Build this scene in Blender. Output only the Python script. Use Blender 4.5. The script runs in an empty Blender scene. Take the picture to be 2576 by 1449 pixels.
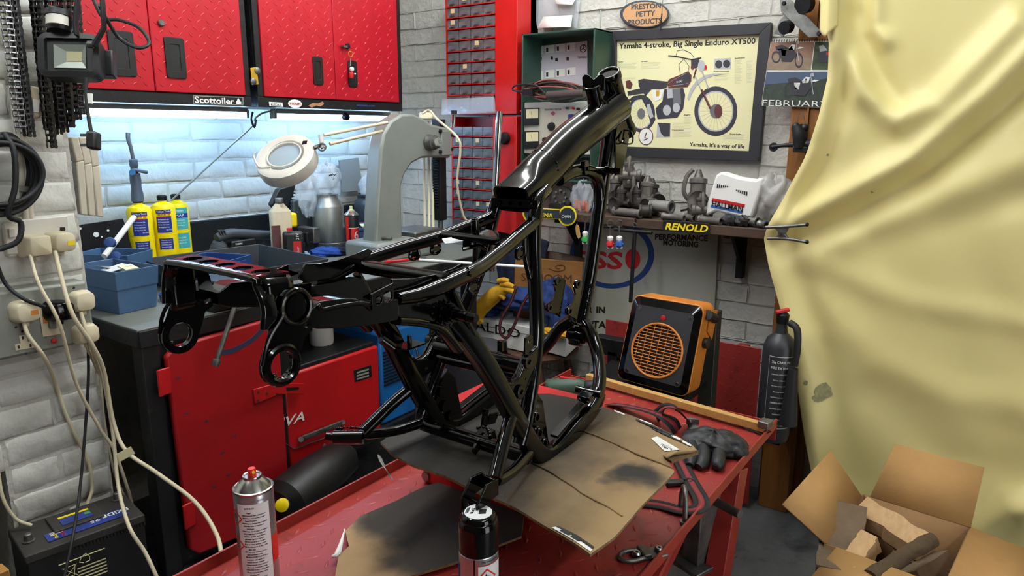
import bpy, bmesh, math, random
from mathutils import Vector as V, Matrix
PI = math.pi
rnd = random.Random(7)
scene = bpy.context.scene
col = scene.collection
H = 1.45                                   # camera height; floor is z = 0
# ---------------------------------------------------------------- camera
FPX, YAW, PITCH, ROLL = 1789.72, math.radians(35.1663), math.radians(12.622), math.radians(0.2919)
_f = V((math.cos(YAW)*math.cos(PITCH), math.sin(YAW)*math.cos(PITCH), -math.sin(PITCH)))
_r = V((math.sin(YAW), -math.cos(YAW), 0)); _u = _r.cross(_f)
CR = math.cos(ROLL)*_r + math.sin(ROLL)*_u
CU = -math.sin(ROLL)*_r + math.cos(ROLL)*_u
CF = _f
CAM = V((0, 0, H))
cd = bpy.data.cameras.new('camera'); cam = bpy.data.objects.new('camera', cd); col.objects.link(cam)
cd.sensor_width = 36; cd.lens = FPX/2576*36; cd.clip_start = .02
cam.matrix_world = Matrix(((CR.x, CU.x, -CF.x, 0), (CR.y, CU.y, -CF.y, 0), (CR.z, CU.z, -CF.z, H), (0, 0, 0, 1)))
scene.camera = cam
# ---------------------------------------------------------------- light and exposure
world = bpy.data.worlds.new('world'); scene.world = world; world.use_nodes = True
world.node_tree.nodes['Background'].inputs[0].default_value = (.95, .97, 1, 1)
world.node_tree.nodes['Background'].inputs[1].default_value = 4.0
scene.view_settings.view_transform = 'Standard'; scene.view_settings.look = 'None'
scene.view_settings.exposure = 0.0; scene.view_settings.gamma = 1.0
scene.view_settings.use_curve_mapping = False
cy_ = scene.cycles                       # light bounces kept short to save time
cy_.max_bounces = 5; cy_.diffuse_bounces = 3; cy_.glossy_bounces = 3; cy_.transmission_bounces = 2; cy_.transparent_max_bounces = 6
cy_.caustics_reflective = False; cy_.caustics_refractive = False; cy_.use_adaptive_sampling = True; cy_.adaptive_threshold = .07
CEIL_LAMP = 39.0        # strength of the ceiling tubes
BENCH_LAMP = 50.0        # strength of the tubes under the wall cabinets
# ---------------------------------------------------------------- measuring helpers (survey of the place)
def ray(px, py):
    return CR*((px-1288)/FPX) - CU*((py-724.5)/FPX) + CF
def onx(px, py, x):
    d = ray(px, py); return CAM + d*(x/d.x)
def ony(px, py, y):
    d = ray(px, py); return CAM + d*(y/d.y)
def onz(px, py, z):
    d = ray(px, py); return CAM + d*((z-H)/d.z)
def at(px, py, t):
    return CAM + ray(px, py)*t
# ---------------------------------------------------------------- materials
MATS = {}
def lin(c):
    if isinstance(c, str):
        c = [int(c[i:i+2], 16)/255 for i in (0, 2, 4)]
        return tuple(x/12.92 if x <= .04045 else ((x+.055)/1.055)**2.4 for x in c)
    return tuple(c)
def mat(name, c, rough=.5, metal=0., c2=None, scale=8., amt=.5, bump=0., bscale=60., spec=.5, dirt=None, dscale=6., damt=.55, coat=0., alpha=1., trans=0., stretch=None, rvar=0., world=False):
    if name in MATS: return MATS[name]
    m = bpy.data.materials.new(name); m.use_nodes = True; MATS[name] = m
    nt = m.node_tree; N = nt.nodes; L = nt.links; b = N['Principled BSDF']
    c = lin(c); b.inputs['Base Color'].default_value = (*c, 1)
    b.inputs['Roughness'].default_value = rough; b.inputs['Metallic'].default_value = metal
    b.inputs['Specular IOR Level'].default_value = spec
    b.inputs['Coat Weight'].default_value = coat; b.inputs['Coat Roughness'].default_value = .06
    b.inputs['Alpha'].default_value = alpha; b.inputs['Transmission Weight'].default_value = trans
    if c2 or bump or dirt or rvar:
        tc = N.new('ShaderNodeNewGeometry' if world else 'ShaderNodeTexCoord'); src = tc.outputs['Position' if world else 'Object']
        if stretch:
            mp = N.new('ShaderNodeMapping'); mp.inputs['Scale'].default_value = stretch
            L.new(src, mp.inputs['Vector']); src = mp.outputs['Vector']
    out = None
    if c2:
        n = N.new('ShaderNodeTexNoise'); n.inputs['Scale'].default_value = scale; n.inputs['Detail'].default_value = 6; n.inputs['Roughness'].default_value = .65
        L.new(src, n.inputs['Vector'])
        r = N.new('ShaderNodeValToRGB'); r.color_ramp.elements[0].position = .5-amt*.4; r.color_ramp.elements[1].position = .5+amt*.4
        r.color_ramp.elements[0].color = (*c, 1); r.color_ramp.elements[1].color = (*lin(c2), 1)
        L.new(n.outputs['Fac'], r.inputs['Fac']); out = r.outputs['Color']
    if dirt:
        n = N.new('ShaderNodeTexNoise'); n.inputs['Scale'].default_value = dscale; n.inputs['Detail'].default_value = 9; n.inputs['Roughness'].default_value = .72
        L.new(src, n.inputs['Vector'])
        r = N.new('ShaderNodeValToRGB'); r.color_ramp.elements[0].position = damt; r.color_ramp.elements[1].position = min(1, damt+.14)
        r.color_ramp.elements[0].color = (0, 0, 0, 1); r.color_ramp.elements[1].color = (1, 1, 1, 1)
        L.new(n.outputs['Fac'], r.inputs['Fac'])
        mx = N.new('ShaderNodeMix'); mx.data_type = 'RGBA'
        L.new(r.outputs['Color'], mx.inputs['Factor'])
        if out: L.new(out, mx.inputs['A'])
        else: mx.inputs['A'].default_value = (*c, 1)
        mx.inputs['B'].default_value = (*lin(dirt), 1); out = mx.outputs['Result']
    if out: L.new(out, b.inputs['Base Color'])
    if bump:
        n = N.new('ShaderNodeTexNoise'); n.inputs['Scale'].default_value = bscale; n.inputs['Detail'].default_value = 5
        L.new(src, n.inputs['Vector'])
        bp = N.new('ShaderNodeBump'); bp.inputs['Strength'].default_value = bump; bp.inputs['Distance'].default_value = .01
        L.new(n.outputs['Fac'], bp.inputs['Height']); L.new(bp.outputs['Normal'], b.inputs['Normal'])
    if rvar:
        n = N.new('ShaderNodeTexNoise'); n.inputs['Scale'].default_value = 14; n.inputs['Detail'].default_value = 4
        L.new(src, n.inputs['Vector'])
        mr = N.new('ShaderNodeMapRange'); mr.inputs['To Min'].default_value = max(0, rough-rvar); mr.inputs['To Max'].default_value = min(1, rough+rvar)
        L.new(n.outputs['Fac'], mr.inputs['Value']); L.new(mr.outputs['Result'], b.inputs['Roughness'])
    return m
def emit(name, c, s):
    if name in MATS: return MATS[name]
    m = bpy.data.materials.new(name); m.use_nodes = True; MATS[name] = m
    b = m.node_tree.nodes['Principled BSDF']
    b.inputs['Base Color'].default_value = (*lin(c), 1); b.inputs['Emission Color'].default_value = (*lin(c), 1)
    b.inputs['Emission Strength'].default_value = s
    return m
# ---------------------------------------------------------------- mesh builder
def basis(d):
    d = V(d).normalized(); a = V((0, 0, 1)) if abs(d.z) < .9 else V((1, 0, 0))
    u = d.cross(a).normalized(); return u, d.cross(u).normalized(), d
def smooth_path(pts, n=6, closed=False):
    P = [V(p) for p in pts]
    if len(P) < 3: return P
    out = []; m = len(P)
    rng = range(m if closed else m-1)
    for i in rng:
        p0 = P[(i-1) % m] if (closed or i > 0) else P[0]*2-P[1]
        p1 = P[i]; p2 = P[(i+1) % m]
        p3 = P[(i+2) % m] if (closed or i+2 < m) else P[-1]*2-P[-2]
        for k in range(n):
            t = k/n
            out.append(.5*((2*p1)+(p2-p0)*t+(2*p0-5*p1+4*p2-p3)*t*t+(3*p1-p0-3*p2+p3)*t**3))
    if not closed: out.append(P[-1])
    return out
class MB:
    def __init__(s): s.v = []; s.f = []; s.m = []; s.cur = 0
    def add(s, vs, fs):
        o = len(s.v); s.v += [tuple(x) for x in vs]
        for f in fs: s.f.append(tuple(o+i for i in f)); s.m.append(s.cur)
        return s
    def slot(s, i): s.cur = i; return s
    def box(s, c, size, X=(1, 0, 0), Y=(0, 1, 0), Z=None, taper=1.):
        c = V(c); X = V(X).normalized(); Y = V(Y).normalized(); Z = V(Z).normalized() if Z else X.cross(Y).normalized()
        a, b, d = size[0]/2, size[1]/2, size[2]/2
        vs = [c+X*(a*i*(1 if k < 0 else taper))+Y*(b*j*(1 if k < 0 else taper))+Z*(d*k) for k in (-1, 1) for j in (-1, 1) for i in (-1, 1)]
        return s.add(vs, [(0, 2, 3, 1), (4, 5, 7, 6), (0, 1, 5, 4), (2, 6, 7, 3), (0, 4, 6, 2), (1, 3, 7, 5)])
    def bx(s, x0, x1, y0, y1, z0, z1):
        return s.box(((x0+x1)/2, (y0+y1)/2, (z0+z1)/2), (abs(x1-x0), abs(y1-y0), abs(z1-z0)))
    def cyl(s, p0, p1, r0, r1=None, n=16, cap=True):
        p0 = V(p0); p1 = V(p1); r1 = r0 if r1 is None else r1
        u, v, d = basis(p1-p0); vs = []
        for p, r in ((p0, r0), (p1, r1)):
            vs += [p+(u*math.cos(2*PI*i/n)+v*math.sin(2*PI*i/n))*r for i in range(n)]
        fs = [(i, (i+1) % n, n+(i+1) % n, n+i) for i in range(n)]
        if cap: fs += [tuple(reversed(range(n))), tuple(range(n, 2*n))]
        return s.add(vs, fs)
    def lathe(s, o, prof, axis=(0, 0, 1), n=24, u=None, sx=1., sy=1.):
        """prof: list of (radius, height)"""
        o = V(o); a, b, d = basis(axis)
        if u is not None: a = V(u).normalized(); b = d.cross(a)
        vs = []; fs = []; m = len(prof)
        for r, h in prof:
            vs += [o+d*h+(a*(math.cos(2*PI*i/n)*sx)+b*(math.sin(2*PI*i/n)*sy))*max(r, 1e-5) for i in range(n)]
        for k in range(m-1):
            for i in range(n): fs.append((k*n+i, k*n+(i+1) % n, (k+1)*n+(i+1) % n, (k+1)*n+i))
        if prof[0][0] > 1e-4: fs.append(tuple(reversed(range(n))))
        if prof[-1][0] > 1e-4: fs.append(tuple(range((m-1)*n, m*n)))
        return s.add(vs, fs)
    def tube(s, pts, r, n=10, sm=0, closed=False, cap=True, sec=None, up=None):
        """swept tube; r number or list; sec: 2-D section polygon (unit metres) used in place of a circle"""
        P = smooth_path(pts, sm, closed) if sm else [V(p) for p in pts]
        m = len(P); R = r if isinstance(r, (list, tuple)) else None
        if R and len(R) != m: R = [R[min(len(R)-1, int(i/(m-1)*(len(R)-1)+1e-6))]+(R[min(len(R)-1, int(i/(m-1)*(len(R)-1)+1e-6)+1)]-R[min(len(R)-1, int(i/(m-1)*(len(R)-1)+1e-6))])*((i/(m-1)*(len(R)-1)) % 1) for i in range(m)]
        vs = []; fs = []; pu = None
        if sec: n = len(sec)
        for i, p in enumerate(P):
            if closed: d = P[(i+1) % m]-P[i-1]
            else: d = P[min(i+1, m-1)]-P[max(i-1, 0)]
            if d.length < 1e-9: d = V((0, 0, 1))
            d.normalize()
            if up is not None: u = (V(up)-d*V(up).dot(d)).normalized()
            elif pu is None: u = basis(d)[0]
            else: u = (pu-d*pu.dot(d)); u = u.normalized() if u.length > 1e-6 else basis(d)[0]
            pu = u; w = d.cross(u); rr = R[i] if R else r
            if sec: vs += [p+(u*a+w*b)*rr for a, b in sec]
            else: vs += [p+(u*math.cos(2*PI*k/n)+w*math.sin(2*PI*k/n))*rr for k in range(n)]
        for i in range(m if closed else m-1):
            j = (i+1) % m
            for k in range(n): fs.append((i*n+k, i*n+(k+1) % n, j*n+(k+1) % n, j*n+k))
        if cap and not closed: fs += [tuple(reversed(range(n))), tuple(range((m-1)*n, m*n))]
        return s.add(vs, fs)
    def ring(s, c, axis, R, r, n=24, k=8, h=None):
        """torus, or with h a flat washer of height h"""
        c = V(c); u, v, d = basis(axis)
        sec = [(r*math.cos(2*PI*j/k), r*math.sin(2*PI*j/k)) for j in range(k)] if h is None else [(-r, -h/2), (r, -h/2), (r, h/2), (-r, h/2)]
        k = len(sec); vs = []; fs = []
        for i in range(n):
            e = u*math.cos(2*PI*i/n)+v*math.sin(2*PI*i/n)
            vs += [c+e*(R+a)+d*b for a, b in sec]
        for i in range(n):
            for j in range(k): fs.append((i*k+j, i*k+(j+1) % k, ((i+1) % n)*k+(j+1) % k, ((i+1) % n)*k+j))
        return s.add(vs, fs)
    def ball(s, c, r, n=12, m=8, sc=(1, 1, 1), X=None):
        c = V(c); vs = [c+V((0, 0, r*sc[2]))]; fs = []
        for j in range(1, m):
            a = PI*j/m
            vs += [c+V((r*sc[0]*math.sin(a)*math.cos(2*PI*i/n), r*sc[1]*math.sin(a)*math.sin(2*PI*i/n), r*sc[2]*math.cos(a))) for i in range(n)]
        vs.append(c-V((0, 0, r*sc[2])))
        for i in range(n): fs.append((0, 1+i, 1+(i+1) % n))
        for j in range(m-2):
            for i in range(n): fs.append((1+j*n+i, 1+(j+1)*n+i, 1+(j+1)*n+(i+1) % n, 1+j*n+(i+1) % n))
        e = 1+(m-2)*n
        for i in range(n): fs.append((e+i, len(vs)-1, e+(i+1) % n))
        return s.add(vs, fs)
    def prism(s, poly, d):
        """poly: list of 3-D points (planar), extruded by vector d"""
        P = [V(p) for p in poly]; d = V(d); n = len(P)
        nrm = V((0, 0, 0))
        for i in range(n): nrm += P[i].cross(P[(i+1) % n])
        if nrm.dot(d) > 0: P.reverse()
        return s.add(P+[p+d for p in P], [tuple(range(n)), tuple(reversed(range(n, 2*n)))]+[(i, n+i, n+(i+1) % n, (i+1) % n) for i in range(n)])
    def grid(s, fn, nu, nv, closed_u=False):
        vs = [fn(i/(nu if closed_u else nu-1), j/(nv-1)) for j in range(nv) for i in range(nu)]; fs = []
        for j in range(nv-1):
            for i in range(nu if closed_u else nu-1):
                i2 = (i+1) % nu; fs.append((j*nu+i, j*nu+i2, (j+1)*nu+i2, (j+1)*nu+i))
        return s.add(vs, fs)
    def plate(s, outer, holes, o, X, Y, th):
        """flat plate with holes; outer/holes in 2-D, o + X*a + Y*b, thickness along X x Y (centred)"""
        o = V(o); X = V(X); Y = V(Y); Z = X.cross(Y).normalized()
        bm = bmesh.new(); es = []
        for loop in [outer]+list(holes):
            vs = [bm.verts.new(o+X*a+Y*b) for a, b in loop]
            es += [bm.edges.new((vs[i], vs[(i+1) % len(vs)])) for i in range(len(vs))]
        r = bmesh.ops.triangle_fill(bm, use_beauty=True, use_dissolve=False, edges=es)
        fs = [g for g in r['geom'] if isinstance(g, bmesh.types.BMFace)]
        bm.verts.index_update(); base = [v.co.copy() for v in bm.verts]; tri = [[v.index for v in f.verts] for f in fs]
        tri = [t if (base[t[1]]-base[t[0]]).cross(base[t[2]]-base[t[0]]).dot(Z) > 0 else t[::-1] for t in tri]
        bm.free(); n = len(base)
        F = [tuple(n+i for i in t) for t in tri]+[tuple(reversed(t)) for t in tri]; k = 0
        for loop in [outer]+list(holes):
            m = len(loop); F += [(k+i, k+(i+1) % m, n+k+(i+1) % m, n+k+i) for i in range(m)]; k += m
        return s.add([b-Z*th/2 for b in base]+[b+Z*th/2 for b in base], F)
    def build(s, name, mats, parent=None, bevel=0., flat=False, ang=38, sub=0, label=None, solid=0.):
        me = bpy.data.meshes.new(name); me.from_pydata(s.v, [], s.f)
        if not isinstance(mats, (list, tuple)): mats = [mats]
        for m in mats: me.materials.append(MATS[m] if isinstance(m, str) else m)
        if len(mats) > 1: me.polygons.foreach_set('material_index', s.m)
        bm = bmesh.new(); bm.from_mesh(me); bmesh.ops.recalc_face_normals(bm, faces=bm.faces); bm.to_mesh(me); bm.free()
        if not flat:
            me.polygons.foreach_set('use_smooth', [True]*len(me.polygons)); me.set_sharp_from_angle(angle=math.radians(ang))
        me.update()
        o = bpy.data.objects.new(name, me); col.objects.link(o)
        if parent: par(o, parent)
        if solid:
            md = o.modifiers.new('solid', 'SOLIDIFY'); md.thickness = solid; md.offset = 0
        if bevel:
            md = o.modifiers.new('bevel', 'BEVEL'); md.width = bevel; md.segments = 2; md.limit_method = 'ANGLE'; md.angle_limit = math.radians(40)
        if sub:
            md = o.modifiers.new('sub', 'SUBSURF'); md.levels = sub; md.render_levels = sub
        if label: o['label'] = label
        return o
def par(o, p):
    o.parent = p
    def wm(q): return (wm(q.parent) @ q.matrix_parent_inverse if q.parent else Matrix.Identity(4)) @ q.matrix_basis
    o.matrix_parent_inverse = wm(p).inverted()
def tag(o, label, cat, group=None, kind=None):
    o['label'] = label; o['category'] = cat
    if group: o['group'] = group
    if kind: o['kind'] = kind
    return o
def thing(name, label, cat, loc=(0, 0, 0), group=None):
    o = bpy.data.objects.new(name, None); col.objects.link(o); o.location = loc; o.empty_display_size = .05
    return tag(o, label, cat, group)
def struct(o): o['kind'] = 'structure'; return o
def share(o, name=None, parent=None):
    c = o.copy(); col.objects.link(c)
    if name: c.name = name
    if parent: c.parent = parent; c.matrix_parent_inverse = o.matrix_parent_inverse
    return c
def circ(cx, cy, r, n=20, ry=None):
    ry = r if ry is None else ry
    return [(cx+r*math.cos(2*PI*i/n), cy+ry*math.sin(2*PI*i/n)) for i in range(n)]
def rrect(w, h, r, n=4, cx=0, cy=0):
    o = []
    for (sx, sy, a) in ((1, 1, 0), (-1, 1, 90), (-1, -1, 180), (1, -1, 270)):
        for k in range(n+1):
            t = math.radians(a+90*k/n); o.append((cx+sx*(w/2-r)+r*math.cos(t), cy+sy*(h/2-r)+r*math.sin(t)))
    return o
_tc = {}
def text(name, s, o, X, Y, size, m, parent=None, depth=.0006, fit=None, align='LEFT', bold=0., shear=0.):
    """flat printed lettering: o = left baseline, X right, Y up; fit = wanted length"""
    cu = bpy.data.curves.new(name, 'FONT'); cu.body = s; cu.size = 1; cu.extrude = .001; cu.offset = bold; cu.resolution_u = 2; cu.shear = shear
    to = bpy.data.objects.new(name, cu); col.objects.link(to)
    dg = bpy.context.evaluated_depsgraph_get(); me = bpy.data.meshes.new_from_object(to.evaluated_get(dg)); bpy.data.objects.remove(to)
    xs = [v.co.x for v in me.vertices]; w = max(xs)-min(xs); x0 = min(xs)
    X = V(X).normalized(); Y = V(Y).normalized(); Z = X.cross(Y); kx = fit/w if fit else size
    off = 0 if align == 'LEFT' else (-w*kx/2 if align == 'CENTER' else -w*kx)
    o = V(o)
    for v in me.vertices:
        a, b, c = v.co; v.co = o+X*((a-x0)*kx+off)+Y*(b*size)+Z*(depth if c > 0 else 0)
    me.materials.clear(); me.materials.append(MATS[m] if isinstance(m, str) else m)
    ob = bpy.data.objects.new(name, me); col.objects.link(ob)
    if parent: par(ob, parent)
    return ob
# ================================================================ materials in use
mat('wall_paint', 'd8d8d0', .62, c2='c6c6bc', scale=5, amt=.9, bump=.55, bscale=28, dirt='8f8b80', dscale=9, damt=.66, world=True, spec=.3)
mat('wall_joint', 'cfcec6', .8, c2='b5b2a8', scale=14, amt=.8, bump=.6, bscale=40, dirt='86827a', dscale=13, damt=.66, world=True)
mat('floor_mat', '676a6b', .42, c2='4a4a48', scale=3.2, amt=.9, bump=.25, bscale=20, dirt='1f2021', dscale=2.6, damt=.5, spec=.5, rvar=.22)
mat('ceil_mat', 'c9c9c2', .9)
mat('gloss_black', '050505', .10, spec=.45)
mat('cream_plastic', 'd9d0b4', .45, c2='c9bd9c', scale=10)
mat('white_plastic', 'dedbd0', .42, c2='cfcabb', scale=9)
mat('black_plastic', '151515', .45, bump=.05, bscale=300)
mat('black_rubber', '17181a', .6)
mat('dark_metal', '2b2c2e', .5, .6, c2='191919', scale=15)
mat('steel', 'a3a5a6', .28, 1., c2='7f8183', scale=12, rvar=.12)
mat('dull_steel', '8a8a86', .48, .9, c2='5c5b58', scale=20, rvar=.15)
mat('chrome', 'd4d8dc', .1, 1.)
mat('bench_black', '232426', .5, .3, c2='121212', scale=14, amt=.8, dirt='5e5f5c', dscale=11, damt=.62, bump=.15, bscale=40)
mat('bench_top', '85887f', .5, .1, c2='5c5e5a', scale=7, amt=.9, dirt='6f5d48', dscale=8, damt=.6, bump=.15, bscale=60)
mat('door_red', 'ac121a', .42, c2='920e15', scale=4, amt=.8, dirt='3c1418', dscale=13, damt=.7, spec=.45, rvar=.1)
mat('cab_red', 'b51425', .36, c2='a51120', scale=5, amt=.7, spec=.5, rvar=.06)
mat('red_paint', 'c4161a', .4, c2='a90f14', scale=5, amt=.7, dirt='5a1012', dscale=9, damt=.66)
mat('lift_red', 'a3322a', .42, c2='812622', scale=6, amt=.9, dirt='35211f', dscale=7, damt=.56, bump=.06, bscale=60, rvar=.12)
mat('lift_edge', 'a03428', .45, c2='862822', scale=9, dirt='5a2c24', dscale=14, damt=.62)
mat('cardboard', 'a68a62', .85, c2='927650', scale=7, amt=.9, bump=.12, bscale=90)
mat('cardboard_edge', '8f7048', .9, c2='5d482e', scale=60, stretch=(1, 1, .2))
mat('wood_pine', 'b98a45', .6, c2='96662c', scale=4, amt=.9, stretch=(1, 1, 9), bump=.1, bscale=30)
mat('wood_post', 'a0692c', .6, c2='744416', scale=5, amt=.9, stretch=(9, 9, .8), bump=.12, bscale=20)
mat('wood_dark', '4a372a', .7, c2='2c2019', scale=6, amt=.9, stretch=(8, 1, 8), bump=.2, bscale=40)
mat('blue_bin', '4a6a8c', .45, c2='3f5d80', scale=8, dirt='4d5560', dscale=12, damt=.68)
mat('blue_plastic', '23447f', .45)
mat('yellow_can', 'f2d600', .35)
mat('cloth_yellow', 'e3d695', .5, c2='ddce8a', scale=2.5, amt=.8, dirt='8f8c62', dscale=4.2, damt=.755, bump=.03, bscale=500, spec=.55)
mat('print_black', '141414', .5); mat('print_white', 'f0f0ea', .5); mat('print_grey', '8a8a84', .6)
mat('print_cream', 'ece6b4', .55); mat('print_red', 'c01c20', .5); mat('print_blue', '1d2f86', .5); mat('print_yellow', 'f5dc10', .5)
mat('orange', 'd0802c', .5, c2='b86c22', scale=9)
LAMP_COOL = emit('lamp_cool', 'a2d0ff', BENCH_LAMP)
LAMP_CEIL = emit('lamp_ceiling', 'f6fbff', CEIL_LAMP)
# ================================================================ structure
W1Y, W2X = 2.70, 2.80          # back wall plane y, right wall plane x
PY = 1.95                      # front of the brick pillar
def brick_variants(mats, L=.230, h=.0738, d=.030, nvar=5):
    out = []
    for k in range(nvar):
        r = random.Random(100+k); mb = MB(); e = .007
        # cushion-shaped painted brick: outline with uneven corners, rounded arris
        nu, nv = 7, 4
        def fn(u, v, lift, inset):
            x = (u-.5)*(L-2*inset); z = (v-.5)*(h-2*inset)
            return x+r.uniform(-1, 1)*.0025, lift+r.uniform(-1, 1)*.0012, z+r.uniform(-1, 1)*.0022
        outer = []; mid = []
        per = [(i/6, 0) for i in range(6)]+[(1, j/3) for j in range(3)]+[(1-i/6, 1) for i in range(6)]+[(0, 1-j/3) for j in range(3)]
        o3 = [fn(u, v, 0, 0) for u, v in per]; m3 = [fn(u, v, -d*.37, .0015) for u, v in per]; t3 = [fn(u, v, -d*.5, e) for u, v in per]
        o3 = [(a, d*.5, c) for a, b, c in o3]
        n = len(per); vs = o3+m3+t3; fs = []
        for q in range(2):
            for i in range(n): fs.append((q*n+i, q*n+(i+1) % n, (q+1)*n+(i+1) % n, (q+1)*n+i))
        fs.append(tuple(range(2*n, 3*n)))
        mb.add(vs, fs); o = mb.build('brick', mats, ang=60)
        out.append(o.data); bpy.data.objects.remove(o)
    return out
BRICKS = brick_variants('wall_paint')
HALF = brick_variants('wall_paint', L=.113)
def lay(parent, o, X, nrm, u0, u1, z0, z1, inside, seed, vis=None):
    """brick courses on a wall: o origin, X along the wall, nrm outward; each brick an object of its own"""
    r = random.Random(seed); X = V(X); nrm = V(nrm); n = 0
    rot = Matrix((X, -nrm, V((0, 0, 1)))).transposed().to_euler()
    k0 = int(z0/.0775); rest = MB()
    for k in range(k0, int(z1/.0775)+1):
        z = (k+.5)*.0775; u = u0-(0 if k % 2 else .117)
        while u < u1:
            w = .234; lo, hi = inside(z)
            for uc, hw, pool in (((u+.117, .117, BRICKS),) if u >= lo-.03 and u+w <= hi+.03 else ((u+.0585, .0585, HALF), (u+.1755, .0585, HALF))):
                if uc-hw < lo-.03 or uc+hw > hi+.03: continue
                p = V(o)+X*uc+nrm*(-.0116+r.uniform(-.0025, .0025)); p.z = z+r.uniform(-.002, .002)
                me = r.choice(pool)
                b = bpy.data.objects.new('brick', me); col.objects.link(b); b.location = p
                b.rotation_euler = (Matrix.Rotation(r.uniform(-.012, .012), 3, nrm) @ rot.to_matrix()).to_euler(); par(b, parent); n += 1
            u += w
    return n
# floor
g = MB().bx(-1.2, 3.0, -2.2, 2.9, -.1, 0).build('floor', 'floor_mat'); struct(g)
# right wall (shelf and poster wall) and back wall (bench wall)
wr = struct(MB().bx(W2X, W2X+.2, -2.2, W1Y+.2, 0, 2.75).build('wall_right', 'wall_joint'))
wb = struct(MB().bx(-1.2, W2X, W1Y, W1Y+.2, 0, 2.75).build('wall_back', 'wall_joint'))
ce = struct(MB().bx(-1.2, 3.0, -2.2, W1Y+.2, 2.75, 2.85).build('ceiling', 'ceil_mat'))
n2 = lay(wr, (W2X, 0, 0), (0, 1, 0), (-1, 0, 0), .47, 2.68, .28, 2.12, lambda z: (.47, 2.70), 3)
n1 = lay(wb, (0, W1Y, 0), (1, 0, 0), (0, -1, 0), .80, 2.8, .88, 1.62, lambda z: (.84, 2.79), 4)
# unseen rest of the room, dark for reflections; doorway added for daylight and streaks
mat('rear_wall', '55524d', .8, c2='45423e', scale=3)
struct(MB().bx(-1.3, -1.2, -2.2, W1Y+.2, 0, 2.75).build('wall_side', 'rear_wall'))
wf = struct(MB().bx(-1.2, .10, -2.3, -2.2, 0, 2.75).bx(1.25, 3.0, -2.3, -2.2, 0, 2.75).bx(.10, 1.25, -2.3, -2.2, 2.1, 2.75).build('wall_front', 'rear_wall'))
for x in (.06, 1.25): struct(MB().bx(x, x+.05, -2.32, -2.18, 0, 2.12).build('trim_1' if x < 1 else 'trim_2', 'wood_post', bevel=.004))  # timber frame of the added doorway
# brick pillar on the left
pl = struct(MB().bx(-.25, .842, PY, W1Y, .62, 2.75).bx(.60, .842, PY, W1Y, 0, .62).build('wall_left', 'wall_joint'))
n3 = lay(pl, (0, PY, 0), (1, 0, 0), (0, -1, 0), .02, .84, .30, 2.1, lambda z: (.02 if z > .64 else .60, .842), 5)
# ceiling lamps (unseen battens added overhead for room light and long highlights on tubes)
def ceiling_lamp(x, y, L, label, along=(1, 0, 0)):
    t = thing('ceiling_lamp', label, 'lamp', (x, y, 2.62), 'ceiling strip lamps'); A = V(along); B = V((-A.y, A.x, 0))
    MB().box((x, y, 2.70), (L, .09, .09), A, B).build('housing', 'white_plastic', t, bevel=.006)
    for s in (-1, 1): MB().cyl(V((x, y, 2.63))+B*.035*s-A*(L/2-.03), V((x, y, 2.63))+B*.035*s+A*(L/2-.03), .018, n=12).build('tube', LAMP_CEIL, t)
ceiling_lamp(1.95, 1.6, 1.5, 'unseen white strip lamp on the ceiling near the parts cabinets')
ceiling_lamp(1.74, .80, 1.4, 'unseen white strip lamp on the ceiling above the far half of the lift table')
ceiling_lamp(.4, 1.4, 1.5, 'unseen white strip lamp on the ceiling above the paint cans')
ceiling_lamp(.7, -1.2, 1.5, 'unseen white strip lamp on the ceiling behind the camera')
# ================================================================ motorcycle frame on the lift
FC = .791
def Nn(px, py, w): return ony(px, py, FC-w)          # near side
def Ff(px, py, w): return ony(px, py, FC+w)          # far side
def Cc(px, py): return ony(px, py, FC)
def mir(p): return V((p.x, 2*FC-p.y, p.z))
fr = thing('motorcycle_frame', 'gloss black bare motorcycle frame standing on painted cardboard on the red lift', 'motorcycle frame', (1.0, FC, .84))
GB = 'gloss_black'
def fp(mb, name, **k): return mb.build(name, GB, fr, **k)
def both(fn, name, **k):
    for s in (0, 1):
        mb = MB(); fn(mb, (lambda p: p) if s == 0 else mir); fp(mb, name, **k)
def weld(mb, pts, r=.0035, n=26):
    P = smooth_path(pts, 8); L = len(P)
    for i in range(n):
        p = P[min(L-1, int(i/n*L))]
        mb.ball(p+V((rnd.uniform(-1, 1), rnd.uniform(-1, 1), rnd.uniform(-1, 1)))*.0012, r*rnd.uniform(.6, 1.15), n=6, m=4)
    return mb
RECT = rrect(.026, .036, .007, 3)
# --- head tube and backbone
h0, h1 = Cc(1531, 182), Cc(1573, 338); hd = (h1-h0).normalized()
mb = MB(); mb.lathe(h0, [(.0215, .004), (.0235, 0), (.0262, 0), (.027, .006), (.027, .016), (.0248, .02), (.0242, .08), (.0245, (h1-h0).length-.028), (.0272, (h1-h0).length-.022), (.0275, (h1-h0).length-.003), (.025, (h1-h0).length), (.0215, (h1-h0).length), (.0205, .03), (.0215, .004)], hd, n=32)
ho = fp(mb, 'head_tube', ang=30)
mb = MB(); mb.ring(h0+hd*.001, hd, .0236, .0018, n=32, k=6); mb.build('bearing_cup', 'dull_steel', ho)
mb = MB(); p = h0+V((.024, -.012, -.008)); mb.box(p, (.008, .010, .012)); mb.build('stop_lug', GB, ho, bevel=.001)
b0, b1, b2, b3 = Cc(1548, 268), Cc(1440, 352), Cc(1362, 430), Cc(1287, 497)
bd = (b2-b0).normalized(); by = V((0, 1, 0)); bz = bd.cross(by)
if bz.z < 0: bz = -bz
mb = MB(); n = 32; secs = []
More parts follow.
